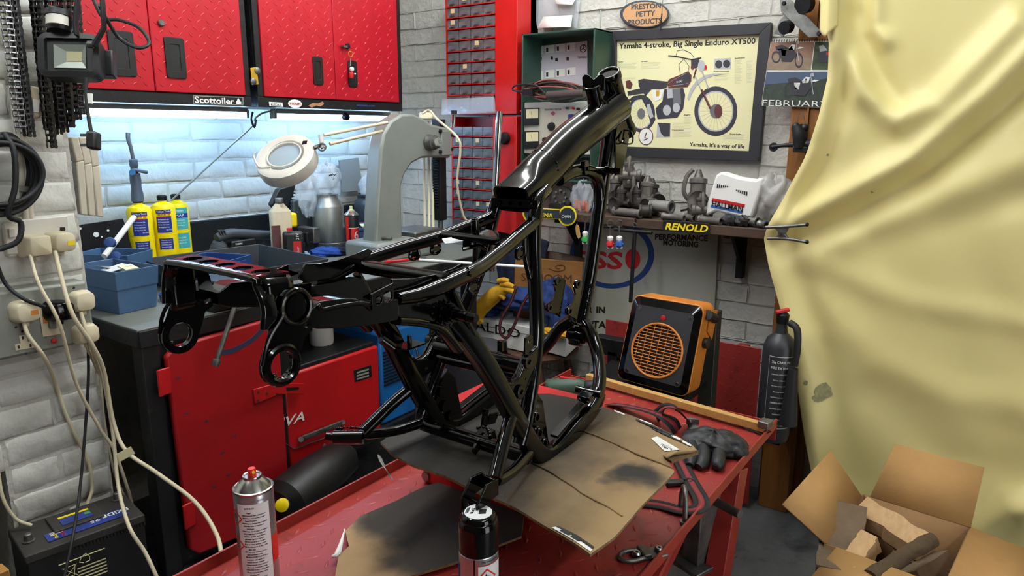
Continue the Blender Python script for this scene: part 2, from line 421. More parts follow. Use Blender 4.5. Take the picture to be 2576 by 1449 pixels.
for k in range(25):
    t = k/24
    P = smooth_path([b0, b1, b2, b3], 8); p = P[min(24, k)]
    q = max(0, (t-.70)/.2); q = min(1, q); q = q*q*(3-2*q)
    rw = .0405+(.041-.0405)*q; rh = .0405*(1-q)+.027*q; e = 1-.62*q
    loop = []
    for i in range(n):
        a = 2*PI*i/n; ca, sa = math.cos(a), math.sin(a)
        x = math.copysign(abs(ca)**e, ca)*rw; z = math.copysign(abs(sa)**e, sa)*rh
        loop.append(p+by*x+bz*(z-.004*q))
    secs.append(loop)
vs = [v for l in secs for v in l]; fs = [(j*n+i, j*n+(i+1) % n, (j+1)*n+(i+1) % n, (j+1)*n+i) for j in range(24) for i in range(n)]
fs.append(tuple(reversed(range(n))))
mb.add(vs, fs)
# scooped open end with a dark cavity
inner = [b3+(v-b3)*.86+bd*0 for v in secs[-1]]; deep = [v-bd*.07 for v in inner]
mb.add(secs[-1]+inner+deep, [(i, (i+1) % n, n+(i+1) % n, n+i) for i in range(n)]+[(n+i, n+(i+1) % n, 2*n+(i+1) % n, 2*n+i) for i in range(n)]+[tuple(range(2*n, 3*n))])
bb = fp(mb, 'backbone_tube', ang=50)
mb = MB(); weld(mb, [secs[16][i]-bd*.012*math.sin(PI*i/16) for i in range(17)] if (secs[16][8]-b2).dot(bz) > 0 else [secs[16][i % 32]-bd*.012*math.sin(PI*(i-16)/16) for i in range(16, 33)], .0018, 40); mb.build('weld_seam', GB, bb)
mb = MB(); weld(mb, [h0+hd*.035-V((.03, .0, 0))+by*.03, h0+hd*.028-V((.036, 0, -.004)), h0+hd*.035-V((.03, 0, 0))-by*.03], .003, 22); mb.build('weld_seam', GB, bb)
# filler neck with notched tab
n0, n1 = Cc(1500, 262), Cc(1491, 221)
mb = MB(); mb.cyl(n0, n1, .0185, .018, 24); mb.lathe(n1, [(.018, 0), (.0195, .001), (.0195, .006), (.0165, .007), (.0165, -.01)], n1-n0, n=24)
nk = fp(mb, 'filler_neck')
tc = n1+V((.004, 0, .010)); mb = MB()
prof = [(-.024, -.016), (.024, -.016), (.026, .012), (.020, .019), (.012, .018), (.0, .008), (-.012, .018), (-.020, .019), (-.026, .012)]
mb.plate(prof, [], tc, V((.25, -.97, 0)), V((-.1, 0, 1)), .004); mb.build('notched_tab', GB, nk, bevel=.0012)
mb = MB(); weld(mb, [n0+V((.02*math.cos(a), .02*math.sin(a), .006-.009*math.cos(a))) for a in [2*PI*i/12 for i in range(13)]], .0026, 40); mb.build('weld_seam', GB, nk)
# --- down tube and its brace
fp(MB().tube([Cc(1540, 300), Cc(1521, 420), Cc(1502, 560), Cc(1482, 700), Cc(1458, 815)], .0168, 20, sm=5), 'down_tube')
fp(MB().tube([Cc(1405, 452), Cc(1440, 433), Cc(1478, 430), Cc(1502, 450), Cc(1508, 500), Cc(1500, 580)], .0145, 18, sm=6), 'brace_tube')
mb = MB(); mb.plate([(0, .03), (.055, .02), (.05, -.03), (.02, -.11), (-.012, -.11), (-.02, -.02)], [circ(.02, -.03, .007, 12)], Cc(1545, 320)+V((-.01, -.018, 0)), V((1, 0, 0)), V((0, 0, 1)), .004)
mb.plate([(0, .03), (.055, .02), (.05, -.03), (.02, -.11), (-.012, -.11), (-.02, -.02)], [circ(.02, -.03, .007, 12)], Cc(1545, 320)+V((-.01, .018, 0)), V((1, 0, 0)), V((0, 0, 1)), .004)
fp(mb, 'head_gusset', bevel=.001)
lp = Cc(1545, 340)
fp(MB().tube([lp+V((.0, -.02, .01)), lp+V((-.022, -.024, -.012)), lp+V((.006, -.034, -.02)), lp+V((.03, -.034, -.015)), lp+V((.03, -.03, .008)), lp+V((.01, -.02, .012))], .0019, 8, sm=3), 'wire_guide')
mb = MB(); s0 = Cc(1505, 428); mb.cyl(s0, s0+V((0, -.058, 0)), .0068, n=14); mb.cyl(s0+V((0, -.02, 0)), s0+V((0, -.032, 0)), .0105, n=14); mb.cyl(s0, s0+V((0, .045, 0)), .0068, n=14); fp(mb, 'tank_mount_stud')
mb = MB(); s0 = Cc(1459, 424); mb.box(s0+V((0, -.012, .002)), (.018, .012, .03), (1, 0, .1)); mb.ball(s0+V((0, -.02, 0)), .005); fp(mb, 'cable_clip', bevel=.0015)
# engine front mount plates with welds
def fmount(mb, g):
    o = [Nn(1449, 706, .022), Nn(1462, 706, .022), Nn(1466, 712, .022), Nn(1452, 806, .022), Nn(1446, 802, .022), Nn(1424, 790, .026), Nn(1424, 776, .026), Nn(1440, 765, .026), Nn(1449, 740, .026), Nn(1444, 722, .026)]
    mb.prism([g(p) for p in o], V((0, .004, 0)))
    for q in ((1452, 714), (1432, 783)):
        c = g(Nn(*q, .026)); mb.ring(c, (0, 1, 0), .0075, .003, 14, h=.008)
both(fmount, 'engine_mount_plate', bevel=.001)
mb = MB(); weld(mb, [Nn(1487, 716, .018), Nn(1480, 760, .018), Nn(1472, 800, .018)], .0030, 22); weld(mb, [Nn(1452, 730, .02), Nn(1450, 770, .02), Nn(1444, 800, .02)], .003, 22); weld(mb, [Nn(1436, 808, .024), Nn(1462, 818, .024), Nn(1490, 812, .024)], .0042, 26); fp(mb, 'weld_seam')
mb = MB(); q = Cc(1455, 842)
mb.box(q, (.03, .045, .03), (1, 0, .3)); mb.cyl(q+V((0, -.03, -.004)), q+V((0, .03, -.004)), .011, n=14); mb.box(q+V((-.012, .0, -.016)), (.02, .03, .016), (1, 0, -.5)); fp(mb, 'cradle_junction', bevel=.004)
# --- cradle: front legs, lower rails
def cradle(mb, g):
    P = [Nn(1470, 812, .018), Nn(1487, 840, .042), Nn(1503, 890, .066), Nn(1509, 945, .092), Nn(1502, 992, .108), Nn(1482, 1035, .114)]
    mb.tube([g(p) for p in P], .0145, 18, sm=6)
both(cradle, 'cradle_leg')
def rail(mb, g):
    P = [Nn(1506, 985, .11), Nn(1490, 1025, .114), Nn(1440, 1085, .119), Nn(1400, 1130, .12), Nn(1372, 1146, .12), Nn(1346, 1132, .12), Nn(1318, 1090, .118), Nn(1284, 1030, .115), Nn(1245, 958, .110), Nn(1205, 893, .103), Nn(1165, 838, .096), Nn(1132, 800, .09)]
    mb.tube([g(p) for p in P], 1., sm=5, sec=RECT, up=(0, 1, 0))
both(rail, 'lower_rail', ang=50)
def chan(mb, g):   # stepped channel along the front of the lower rail
    a, b = g(Nn(1484, 1012, .112)), g(Nn(1396, 1118, .12))
    d = (b-a).normalized(); z = d.cross(V((0, 1, 0)));
    if z.z < 0: z = -z
    mb.box((a+b)/2+z*.0185, ((b-a).length, .018, .006), d, (0, 1, 0)); mb.box(a+d*.012+z*.024, (.03, .03, .012), d, (0, 1, 0)); mb.cyl(a+z*.026+V((0, .03, 0)), a+z*.026-V((0, .03, 0)), .0075, n=14)
    for k in range(9): mb.ball(a+z*.02+d*rnd.uniform(-.012, .03)+V((0, rnd.uniform(-.02, .02), rnd.uniform(0, .008))), .0042, 6, 4)
both(chan, 'engine_lug', bevel=.0015)
def foot(mb, g):   # bash-plate tabs below the rail
    for q in (tabq,):
        p = g(Nn(*q, .105)); mb.plate([(-.013, .01), (.013, .01), (.013, -.022), (.006, -.03), (-.006, -.03), (-.013, -.022)], [circ(0, -.02, .005, 10)], p+V((0, 0, -.012)), V((.8, -.6, 0)), V((0, 0, 1)), .005)
for tabq in ((1452, 1086), (1468, 1072), (1396, 1142)): both(foot, 'guard_tab', bevel=.001)
# --- rear legs: triangular side gusset into seat rail
def gus(mb, g):
    o = [Nn(1000, 806, .1), Nn(1048, 808, .1), Nn(1095, 820, .1), Nn(1125, 845, .1), Nn(1160, 862, .1), Nn(1187, 842, .1), Nn(1160, 790, .1), Nn(1134, 738, .1), Nn(1100, 735, .1), Nn(1062, 752, .1), Nn(1000, 765, .1)]
    mb.prism([g(p)+V((0, (.0 if g(p).y < FC else -.008), 0)) for p in o], V((0, .008, 0)))
both(gus, 'side_gusset', bevel=.002)
def gedge(mb, g):
    mb.tube([g(Nn(1133, 728, .103)), g(Nn(1160, 785, .103)), g(Nn(1192, 850, .103)), g(Nn(1226, 905, .106))], 1., sm=3, sec=rrect(.016, .010, .003, 2), up=(0, 1, 0))
    mb.tube([g(Nn(995, 806, .1)), g(Nn(1048, 810, .1)), g(Nn(1095, 822, .1)), g(Nn(1122, 845, .1)), g(Nn(1150, 880, .1))], 1., sm=4, sec=rrect(.022, .012, .004, 2), up=(0, 1, 0))
both(gedge, 'gusset_flange', ang=50)
def stud(mb, g):
    p = g(Nn(1118, 786, .10)); s = -1 if p.y < FC else 1
    for a, b, r in ((0, .010, .017), (.010, .016, .0145), (.016, .022, .012), (.022, .046, .0085), (.046, .062, .0065)): mb.cyl(p+V((0, s*a, 0)), p+V((0, s*b, 0)), r, n=18)
    for k in range(8): mb.ring(p+V((0, s*(.047+k*.0018), 0)), (0, 1, 0), .0064, .0007, 14, 5)
    for k in range(10): mb.ball(p+V((.017*math.cos(k*.63), s*.006, .017*math.sin(k*.63))), .003, 6, 4)
both(stud, 'shock_stud')
# --- seat tubes (vertical) and rear struts
def seatt(mb, g):
    P = [Nn(1372, 478, .036), Nn(1352, 505, .045), Nn(1344, 560, .05), Nn(1343, 640, .058), Nn(1346, 720, .07), Nn(1350, 800, .085), Nn(1349, 870, .098), Nn(1338, 960, .110), Nn(1322, 1060, .118), Nn(1308, 1118, .12)]
    mb.tube([g(p) for p in P], .0138, 18, sm=5)
both(seatt, 'seat_tube')
def strut2(mb, g):
    mb.tube([g(Nn(1318, 592, .055)), g(Nn(1320, 640, .058)), g(Nn(1333, 700, .066))], .0055, 10, sm=4)
both(strut2, 'stay_rod')
def epl(mb, g):
    o = [(1323, 895), (1347, 873), (1352, 885), (1340, 980), (1292, 1016), (1271, 974), (1277, 966), (1299, 950), (1315, 914)]
    o = [g(Nn(*q, .112)) for q in o]; c0 = o[0]
    pl2 = [((p-c0).x, (p-c0).z) for p in o]
    hs = []
    for q in ((1327, 910), (1307, 985), (1320, 953)):
        p = g(Nn(*q, .112))-c0; hs.append(circ(p.x, p.z, .0042 if q[1] != 953 else .0018, 10))
    mb.plate(pl2, hs, c0, V((1, 0, 0)), V((0, 0, 1)), .005)
    for q in ((1327, 910), (1307, 985)):
        c = g(Nn(*q, .115)); mb.ring(c, (0, 1, 0), .0085, .0042, 18, h=.010)
    e = [g(Nn(*q, .108)) for q in ((1347, 873), (1323, 895), (1315, 914), (1299, 950), (1277, 966), (1262, 955))]
    mb.tube(e, 1., sm=3, sec=rrect(.016, .007, .0025, 2), up=(0, 1, 0))
    c0 = g(Nn(1328, 866, .112)); mb.plate([(-.012, -.02), (.014, -.012), (.014, .012), (.004, .018), (-.010, .014)], [circ(.002, .004, .0035, 8)], c0, V((1, 0, 0)), V((0, 0, 1)), .004)
both(epl, 'engine_plate', bevel=.001, ang=30)
def bossp(mb, g):
    o = [(1349, 985), (1366, 1010), (1378, 1100), (1384, 1128), (1370, 1144), (1340, 1130), (1318, 1085), (1330, 1030)]
    mb.prism([g(Nn(*q, .108)) for q in o], V((0, .006, 0)))
    s = -1 if g(V((0, 0, 0))).y < FC else 1
    s = 1 if g(Nn(1349, 1049, .1)).y > FC else -1
    for q in ((1349, 1049), (1355, 1089), (1368, 1115)):
        c = g(Nn(*q, .122)); a = V((0, s, 0))
        mb.lathe(c-a*.02, [(.0125, 0), (.0125, .016), (.0105, .018), (.0105, .022), (.0098, .0235), (.0062, .0235), (.0058, .01), (.0001, .01)], a, n=20)
both(bossp, 'pivot_plate', ang=30)
# cross tubes
def lateral(name, q, w, r, n=18, open_=True, w2=None):
    p = Nn(*q, w); a = mir(p); mb = MB()
    if w2: a = V((a.x, FC+w2, a.z))
    if open_: L = (a-p).length; mb.lathe(p, [(r*.72, .02), (r*.72, 0), (r, 0), (r, L), (r*.72, L), (r*.72, L-.02)], a-p, n=n)
    else: mb.cyl(p, a, r, n=n)
    return fp(mb, name, ang=30)
lateral('swingarm_cross_tube', (1330, 1150), .128, .0145)
lateral('upper_cross_tube', (1318, 922), .105, .0155, open_=False)
lateral('thin_cross_tube', (1312, 950), .105, .009, open_=False)
lateral('seat_cross_tube', (1122, 704), .1, .0118, open_=False)
lateral('tray_cross_tube', (1252, 607), .062, .0075, open_=False)
mb = MB(); p = ony(1272, 905, FC-.03); mb.cyl(p, p+V((-.008, 0, .04)), .0065, n=14); mb.cyl(p, p+V((0, 0, .008)), .011, n=14); mb.box(p+V((-.016, 0, .032)), (.010, .010, .022)); mb.box(p+V((-.03, 0.02, .0)), (.05, .03, .014)); weld(mb, [p+V((-.02, -.03, .01)), p+V((.0, -.0, .012)), p+V((-.02, .05, .01))], .0036, 18)
fp(mb, 'breather_stud', bevel=.001)
mb = MB(); p = ony(1213, 1108, FC-.02); mb.plate([(-.03, -.012), (-.022, -.02), (.012, .0), (.02, .012), (.006, .016), (-.02, .004)], [circ(-.022, -.008, .004, 8)], p, V((1, 0, 0)), V((0, 0, 1)), .006); mb.box(p+V((.012, 0, .006)), (.024, .03, .02), (1, 0, .3)); weld(mb, [p+V((.0, -.02, .012)), p+V((.016, -.0, .018)), p+V((.02, .03, .012))], .004, 16); fp(mb, 'stand_lug', bevel=.0015)
mb = MB(); p = ony(1216, 1060, FC+.02); mb.plate([(-.01, -.02), (.008, -.02), (.016, .02), (.002, .026)], [circ(.004, .012, .003, 8)], p, V((1, 0, 0)), V((0, 0, 1)), .005); mb.box(p+V((.03, .0, -.004)), (.03, .004, .026), (1, 0, -.2), (0, 1, .3)); mb.cyl(p+V((.02, -.02, .012)), p+V((.055, -.03, .004)), .002, n=8); fp(mb, 'brake_pivot_lug', bevel=.001)
# --- seat rails
def srail(mb, P, rr): mb.tube(P, rr, 18, sm=5)
mb = MB(); srail(mb, [Nn(1350, 548, .05), Nn(1338, 563, .052), Nn(1305, 592, .06), Nn(1262, 630, .072), Nn(1215, 668, .088), Nn(1180, 688, .096), Nn(1120, 716, .1), Nn(1060, 740, .1), Nn(1000, 752, .1)], [.0125]*7+[.0115, .009]); fp(mb, 'seat_rail')
mb = MB(); srail(mb, [Ff(1242, 540, .045), Ff(1228, 550, .05), Ff(1170, 572, .06), Ff(1107, 596, .075), Ff(1020, 621, .09), Ff(945, 645, .098), Ff(885, 668, .1), Ff(838, 695, .1), Ff(790, 706, .1)], [.0118]*7+[.0105, .008]); fp(mb, 'seat_rail')
for P, r_, n_ in (([Nn(1330, 545, .052), Nn(1345, 540, .046), Nn(1357, 560, .05)], .003, 14), ([Nn(1176, 675, .1), Nn(1182, 690, .112), Nn(1186, 704, .1)], .0022, 12), ([Nn(1100, 742, .104), Nn(1130, 730, .104), Nn(1150, 716, .104)], .0028, 18), ([Ff(900, 650, .1), Ff(905, 664, .09), Ff(903, 684, .1)], .004, 16)):
    fp(weld(MB(), P, r_, n_), 'weld_seam')
# upright mudguard flanges inside the rails
for s in (0, 1):
    if s == 0: q = [Nn(*a, .088) for a in ((986, 702), (1040, 701), (1098, 690), (1140, 675), (1164, 661), (1168, 672), (1150, 700), (1110, 725), (1060, 745), (990, 752))]
    else: q = [Ff(*a, .088) for a in ((752, 700), (767, 664), (805, 663), (850, 654), (890, 640), (926, 626), (938, 632), (930, 644), (880, 668), (830, 700), (770, 712))]
    fp(MB().prism(q, V((0, .0035, 0))), 'mudguard_flange', bevel=.001)
# rear side plates: box arm from gusset back to the shock lugs
def arm(mb, g):
    s = 1 if g(Nn(900, 800, .1)).y > FC else -1
    o = [Nn(*q, .107) for q in ((806, 758), (862, 751), (897, 752), (917, 760), (935, 762), (1003, 752), (1003, 806), (931, 819), (860, 826), (800, 828), (775, 822), (770, 790), (790, 772))]
    mb.prism([g(p) for p in o], V((0, -s*.03, 0)))
    mb.tube([g(Nn(800, 766, .108)), g(Nn(812, 778, .108)), g(Nn(850, 771, .108)), g(Nn(895, 764, .108)), g(Nn(920, 766, .108)), g(Nn(934, 778, .108))], .0034, 8, sm=4)
both(arm, 'side_arm', bevel=.004)
def tabtop(mb, g):
    a = [g(Nn(*q, .10)) for q in ((912, 745), (961, 720), (985, 727), (935, 752))]
    mb.prism(a, V((0, 0, -.003)))
    o = g(Nn(934, 780, .112)); e = g(Nn(990, 756, .112)); top = g(Nn(985, 727, .112))
    c0 = o; X = V((1, 0, 0)); Z = V((0, 0, 1)); L = (e-o).x; hgt = .026
    mb.plate([(0, 0), (L, .004), (L, .004+hgt), (0, hgt-.004)], [circ(L*.3, hgt*.42, .0065, 12), circ(L*.72, hgt*.5, .0085, 14)], c0, X, Z, .0035)
both(tabtop, 'seat_bracket', bevel=.0008)
# shock lug plates with big rings
def lug(mb, g):
    s = 1 if g(Nn(707, 916, .1)).y > FC else -1
    rc = g(Nn(707, 917, .109)); dc = g(Nn(746, 772, .109)); A = V((0, s, 0))
    d2 = V((dc.x-rc.x, dc.z-rc.z)); L = d2.length; d2.normalize(); nrm = V((-d2.y, d2.x))
    R1, R2 = .0262, .0232
    out = []
    a0 = math.atan2(d2.y, d2.x)
    for k in range(17): t = a0+PI/2+PI*k/16; out.append((R1*math.cos(t), R1*math.sin(t)))
    out.append((.026+d2.x*.03, d2.y*.03-.004)); out.append((.05, .03)); out.append((.052, .058))
    for k in range(13):
        t = a0-PI*.42+PI*.9*k/12; out.append((d2.x*L+R2*math.cos(t), d2.y*L+R2*math.sin(t)))
    mb.plate(out, [circ(0, 0, .0168, 24), circ(.041, .038, .0035, 10), circ(d2.x*L-.004, d2.y*L-.001, .0042, 10)], rc-A*.004, V((1, 0, 0)), V((0, 0, 1)), .004)
    mb.ring(rc+A*.001, (0, 1, 0), .0215, .0055, 32, 10)          # rolled ring lip
    mb.ring(dc+A*.0, (0, 1, 0), .0205, .003, 28, 8)
    mb.lathe(dc-A*.004, [(.014, .004), (.013, .002), (.010, .0015), (.0045, .0015)], A, n=20)
    t = rc+V((-.011, 0, -.011)); mb.ball(t, .0035, 8, 6); mb.cyl(t, rc+V((-.018, 0, -.017)), .003, n=8)
    mb.tube([rc+V((-.0262*.98, 0, .006))+A*.001, rc+V((-.016, 0, .034))+A*.002, dc+V((-.0205, 0, -.006))+A*.001], .0026, 8, sm=4)
both(lug, 'shock_lug', ang=35)
# slotted rear mudguard bridge
wq = .098; p1 = Nn(722, 686, wq); p0 = V((p1.x-.034, p1.y, p1.z-.001)); L = 2*wq
o2 = p0+V((0, 0, 0)); X = V((1, 0, .03)).normalized(); Y = V((0, 1, 0))
slots = []
for k in range(5):
    cy = L*(.13+.185*k); slots.append(circ(.0175, cy, .0118, 20, ry=.0125))
mb = MB(); mb.plate([(.0, .004), (.036, -.002), (.036, L+.002), (0, L-.004)], slots, o2, X, Y, .003)
rb = fp(mb, 'slotted_bridge', ang=30)
lip = [p0+V((-.002, -.006, -.058)), p0+V((0, -.008, -.034)), p0+V((.0, .004, -.010)), p0+V((0, .02, -.002)), p0+V((0, L-.02, -.002)), p0+V((0, L-.004, -.010)), p0+V((0, L+.006, -.034)), p0+V((-.002, L+.006, -.058))]
mb = MB(); mb.tube(lip, 1., sm=5, sec=rrect(.020, .0075, .003, 3), up=(1, 0, -.15)); mb.build('rolled_lip', GB, rb, ang=50)
for s in (0, 1):
    y = -.006 if s == 0 else L+.006
    mb = MB(); base = [(0, 0), (.054, 0), (.06, -.016), (.05, -.05), (.02, -.06), (0, -.055)]
    n = 8
    def fn(u, v): 
        a = PI/2*v; k = 1 if s else -1
        x = .038*u
        return p0+V((x, (L if s else 0)+k*(-.012+.016*math.sin(min(1, v*2)*PI/2)), .0-.014*(1-math.cos(min(1, v*2)*PI/2))-max(0, v-.5)*.11))
    mb.grid(fn, 6, 14); mb.build('bridge_side', GB, rb, solid=.0035)
# battery tray, pegs and small brackets between the rails
q = [ony(1112, 592, FC+.07), ony(1186, 569, FC+.055), ony(1245, 579, FC-.03), ony(1284, 588, FC-.05), ony(1258, 606, FC-.062), ony(1192, 602, FC-.0)]
z = sum(p.z for p in q)/6
c0 = V((0, 0, z)); tray = [(Nn(1284, 590, .055).x, FC-.055), (Nn(1255, 612, .06).x-.01, FC-.06), (Ff(1112, 592, .075).x-.012, FC+.07), (Ff(1190, 568, .06).x, FC+.058)]
z0 = Nn(1265, 606, .06).z
mb = MB(); mb.prism([V((tray[0][0], tray[0][1], z0+.006)), V((tray[1][0], tray[1][1], z0-.004)), V((tray[2][0], tray[2][1], z0-.004)), V((tray[3][0], tray[3][1], z0+.006))], V((0, 0, .0025))); fp(mb, 'battery_tray')
p = ony(1197, 602, FC+.0); mb = MB(); mb.cyl(p-V((0, 0, .006)), p+V((-.003, 0, .036)), .0075, n=16); mb.cyl(p+V((-.003, 0, .036)), p+V((-.0032, 0, .039)), .006, n=16); fp(mb, 'seat_peg', bevel=.001)
a = ony(1112, 600, FC+.05); b = ony(1178, 604, FC+.0); mb = MB()
mb.prism([a, ony(1165, 592, FC+.02), b, ony(1120, 610, FC+.045)], V((0, 0, -.002))); mb.prism([b, ony(1186, 606, FC-.004), ony(1186, 622, FC-.004), ony(1164, 620, FC+.006), ony(1164, 606, FC+.006)], V((.002, .002, 0))); mb.tube([ony(1164, 626, FC+.006), ony(1205, 618, FC-.01), ony(1222, 628, FC-.016)], .004, 8); fp(mb, 'fuse_bracket')
def hook(q, side):
    p = ony(*q, FC+side); mb = MB(); mb.tube([p, p+V((-.004, 0, -.012)), p+V((.008, 0, -.018)), p+V((.02, 0, -.012)), p+V((.018, 0, 0))], .0032, 8, sm=3); mb.box(p+V((.006, 0, -.008)), (.022, .004, .010)); weld(mb, [p, p+V((.012, 0, .002)), p+V((.022, 0, .004))], .002, 8); fp(mb, 'wiring_hook')
hook((1034, 630), .085); hook((1088, 616), .08); hook((1300, 628), -.06); hook((1182, 712), -.095)
mb = MB(); p = Ff(1030, 868, .07); mb.box(p, (.05, .035, .003)); mb.cyl(p, p+V((0, 0, .018)), .0045, n=12); mb.cyl(p+V((-.03, .01, .0)), p+V((-.05, .02, .02)), .008, n=12); fp(mb, 'relay_bracket')
mb = MB(); p = ony(1216, 634, FC+.05); mb.plate([(-.04, 0), (.06, 0), (.06, .016), (-.04, .016)], [circ(-.02+.022*i, .008, .0045, 10) for i in range(4)], ony(1282, 521, FC), V((.1, -1, 0)), V((0, 0, 1)), .003); fp(mb, 'perforated_strap')
# --- passenger footrest loops
def loop(mb, g):
    mb.tube([g(Nn(1284, 1052, .120)), g(Nn(1268, 1108, .134)), g(Nn(1244, 1205, .155))], .0118, 16, sm=4)
    mb.tube([g(Nn(1330, 1140, .124)), g(Nn(1296, 1180, .140)), g(Nn(1262, 1204, .152)), g(Nn(1248, 1208, .156))], .0098, 16, sm=5)
both(loop, 'footrest_loop')
def ubr(mb):
    p = Nn(1222, 1226, .157); w = .017
    X = V((-.99, .1, 0)).normalized(); Y = V((-.1, -.99, 0)).normalized(); Z = V((0, 0, 1))
    cheek = [(-.010, .018), (.018, .018), (.040, -.010), (.040, -.034), (.030, -.044), (.018, -.040), (.008, -.014), (-.010, -.010)]
    for s in (-1, 1): mb.plate(cheek, [circ(.026, -.024, .0048, 12)], p+Y*w*s, X, Z, .004)
    mb.box(p-X*.007+Z*.004, (.004, .036, .024), X, Y)
    mb.cyl(p+X*.024-Z*.014-Y*.017, p+X*.024-Z*.014+Y*.017, .003, n=10)
mb = MB(); ubr(mb); fp(mb, 'footrest_clevis', bevel=.001)
mb = MB(); p = mir(Nn(1226, 1222, .157)); mb.cyl(p+V((-.02, .028, 0)), p+V((.012, -.016, 0)), .0135, n=18); mb.cyl(p+V((-.028, .040, .002)), p+V((-.02, .028, 0)), .008, n=14); weld(mb, [p+V((-.01, .03, .013)), p+V((.006, .01, .015)), p+V((.02, -.006, .012))], .0028, 14); fp(mb, 'footrest_socket', ang=30)
# ================================================================ lift table
TZ = H-.80; TX1 = 1.947; TX0 = -.2; TY0, TY1 = .463, 1.134
lift = thing('lift_table', 'red chequer plate motorcycle lift table under the black frame', 'lift table', (.9, .8, 0))
MB().bx(TX0, TX1, TY0+.004, TY1-.004, TZ-.006, TZ).build('deck', 'lift_red', lift)
MB().bx(TX0, TX1, TY1-.005, TY1, TZ-.05, TZ+.024).build('side_lip', 'lift_edge', lift, bevel=.001)
MB().bx(TX0, TX1, TY0, TY0+.005, TZ-.014, TZ+.014).build('side_lip', 'lift_edge', lift, bevel=.001)
MB().bx(TX1-.005, TX1, TY0, TY1, TZ-.05, TZ+.004).build('end_lip', 'lift_edge', lift)
# raised tread bars of the chequer plate: alternating directions
mb = MB(); r = random.Random(5); ix = 0
for i in range(52):
    for j in range(17):
        x = TX0+.03+i*.041; y = TY0+.03+j*.0395+(.0 if i % 2 else .019)
        if x > TX1-.02 or y > TY1-.02: continue
        a = .62 if (i+j) % 2 else -.72; a += r.uniform(-.05, .05)
        d = V((math.cos(a), math.sin(a), 0)); e = V((-d.y, d.x, 0)); p = V((x, y, TZ-.0002)); l, w, hh = .0150, .0044, .0026
        mb.add([p-d*l, p-e*w, p+d*l, p+e*w, p-d*l*.45+V((0, 0, hh)), p+d*l*.45+V((0, 0, hh))], [(0, 1, 4), (1, 5, 4), (1, 2, 5), (2, 3, 5), (3, 4, 5), (3, 0, 4)])
tr = mb.build('tread_bars', 'lift_red', lift, ang=80); tr['kind'] = 'stuff'
# scissor legs and base frame beneath
for y in (TY0+.09, TY1-.09):
    MB().tube([(.35, y, .10), (1.55, y, TZ-.05)], 1., sec=rrect(.07, .035, .004, 1), up=(0, 1, 0)).build('scissor_arm', 'lift_red', lift)
    MB().tube([(1.55, y+.04, .10), (.35, y+.04, TZ-.05)], 1., sec=rrect(.07, .03, .004, 1), up=(0, 1, 0)).build('scissor_arm', 'lift_red', lift)
    MB().bx(.2, 1.75, y-.03, y+.03, 0, .06).build('base_rail', 'lift_red', lift, bevel=.003)
MB().box((1.62, TY0+.035, TZ-.33), (.07, .05, .60), (1, 0, -.28), (0, 1, 0)).build('end_support', 'lift_red', lift, bevel=.002)
# fittings on the deck
def shackle(q, label):
    p = onz(*q, TZ); t = thing('tie_down_ring', label, 'tie-down ring', p); X = V((.80, -.60, 0)); Y = V((.6, .8, 0)); Z = V((0, 0, 1))
    MB().tube([p-X*.006+Y*.014+Z*.006, p-X*.04+Y*.016+Z*.006, p-X*.056+Z*.006, p-X*.04-Y*.016+Z*.006, p-X*.006-Y*.014+Z*.006], .0045, 10, sm=5).build('loop', 'dull_steel', t)
    MB().box(p+X*.012+Z*.003, (.055, .034, .005), X, Y).box(p-X*.004+Z*.008, (.016, .036, .012), X, Y).build('base_plate', 'dull_steel', t, bevel=.002)
    for s in (-.02, .028): MB().lathe(p+X*s+Z*.005, [(.009, 0), (.009, .005), (.006, .008), (.003, .008), (.003, .003)], n=12).build('bolt', 'steel', t)
shackle((1625, 1398), 'steel D-ring tie-down bolted at the front edge of the red lift deck')
p = onz(1722, 1318, TZ); p2 = onz(1740, 1292, TZ)
t = thing('u_bolt', 'steel U-shaped staple standing on the right edge of the lift deck', 'u-bolt', p)
MB().tube([p, p+V((.0, 0, .03)), p+V((.012, .006, .056)), p+V((.042, .022, .060)), p+V((.052, .03, .03)), p+V((.052, .03, .0))], .0055, 12, sm=5).build('staple', 'dull_steel', t)
MB().cyl(p, p+V((0, 0, .007)), .0115, n=6).build('nut', 'dull_steel', t); MB().cyl(p+V((.052, .03, 0)), p+V((.052, .03, .007)), .0115, n=6).build('nut', 'dull_steel', t)
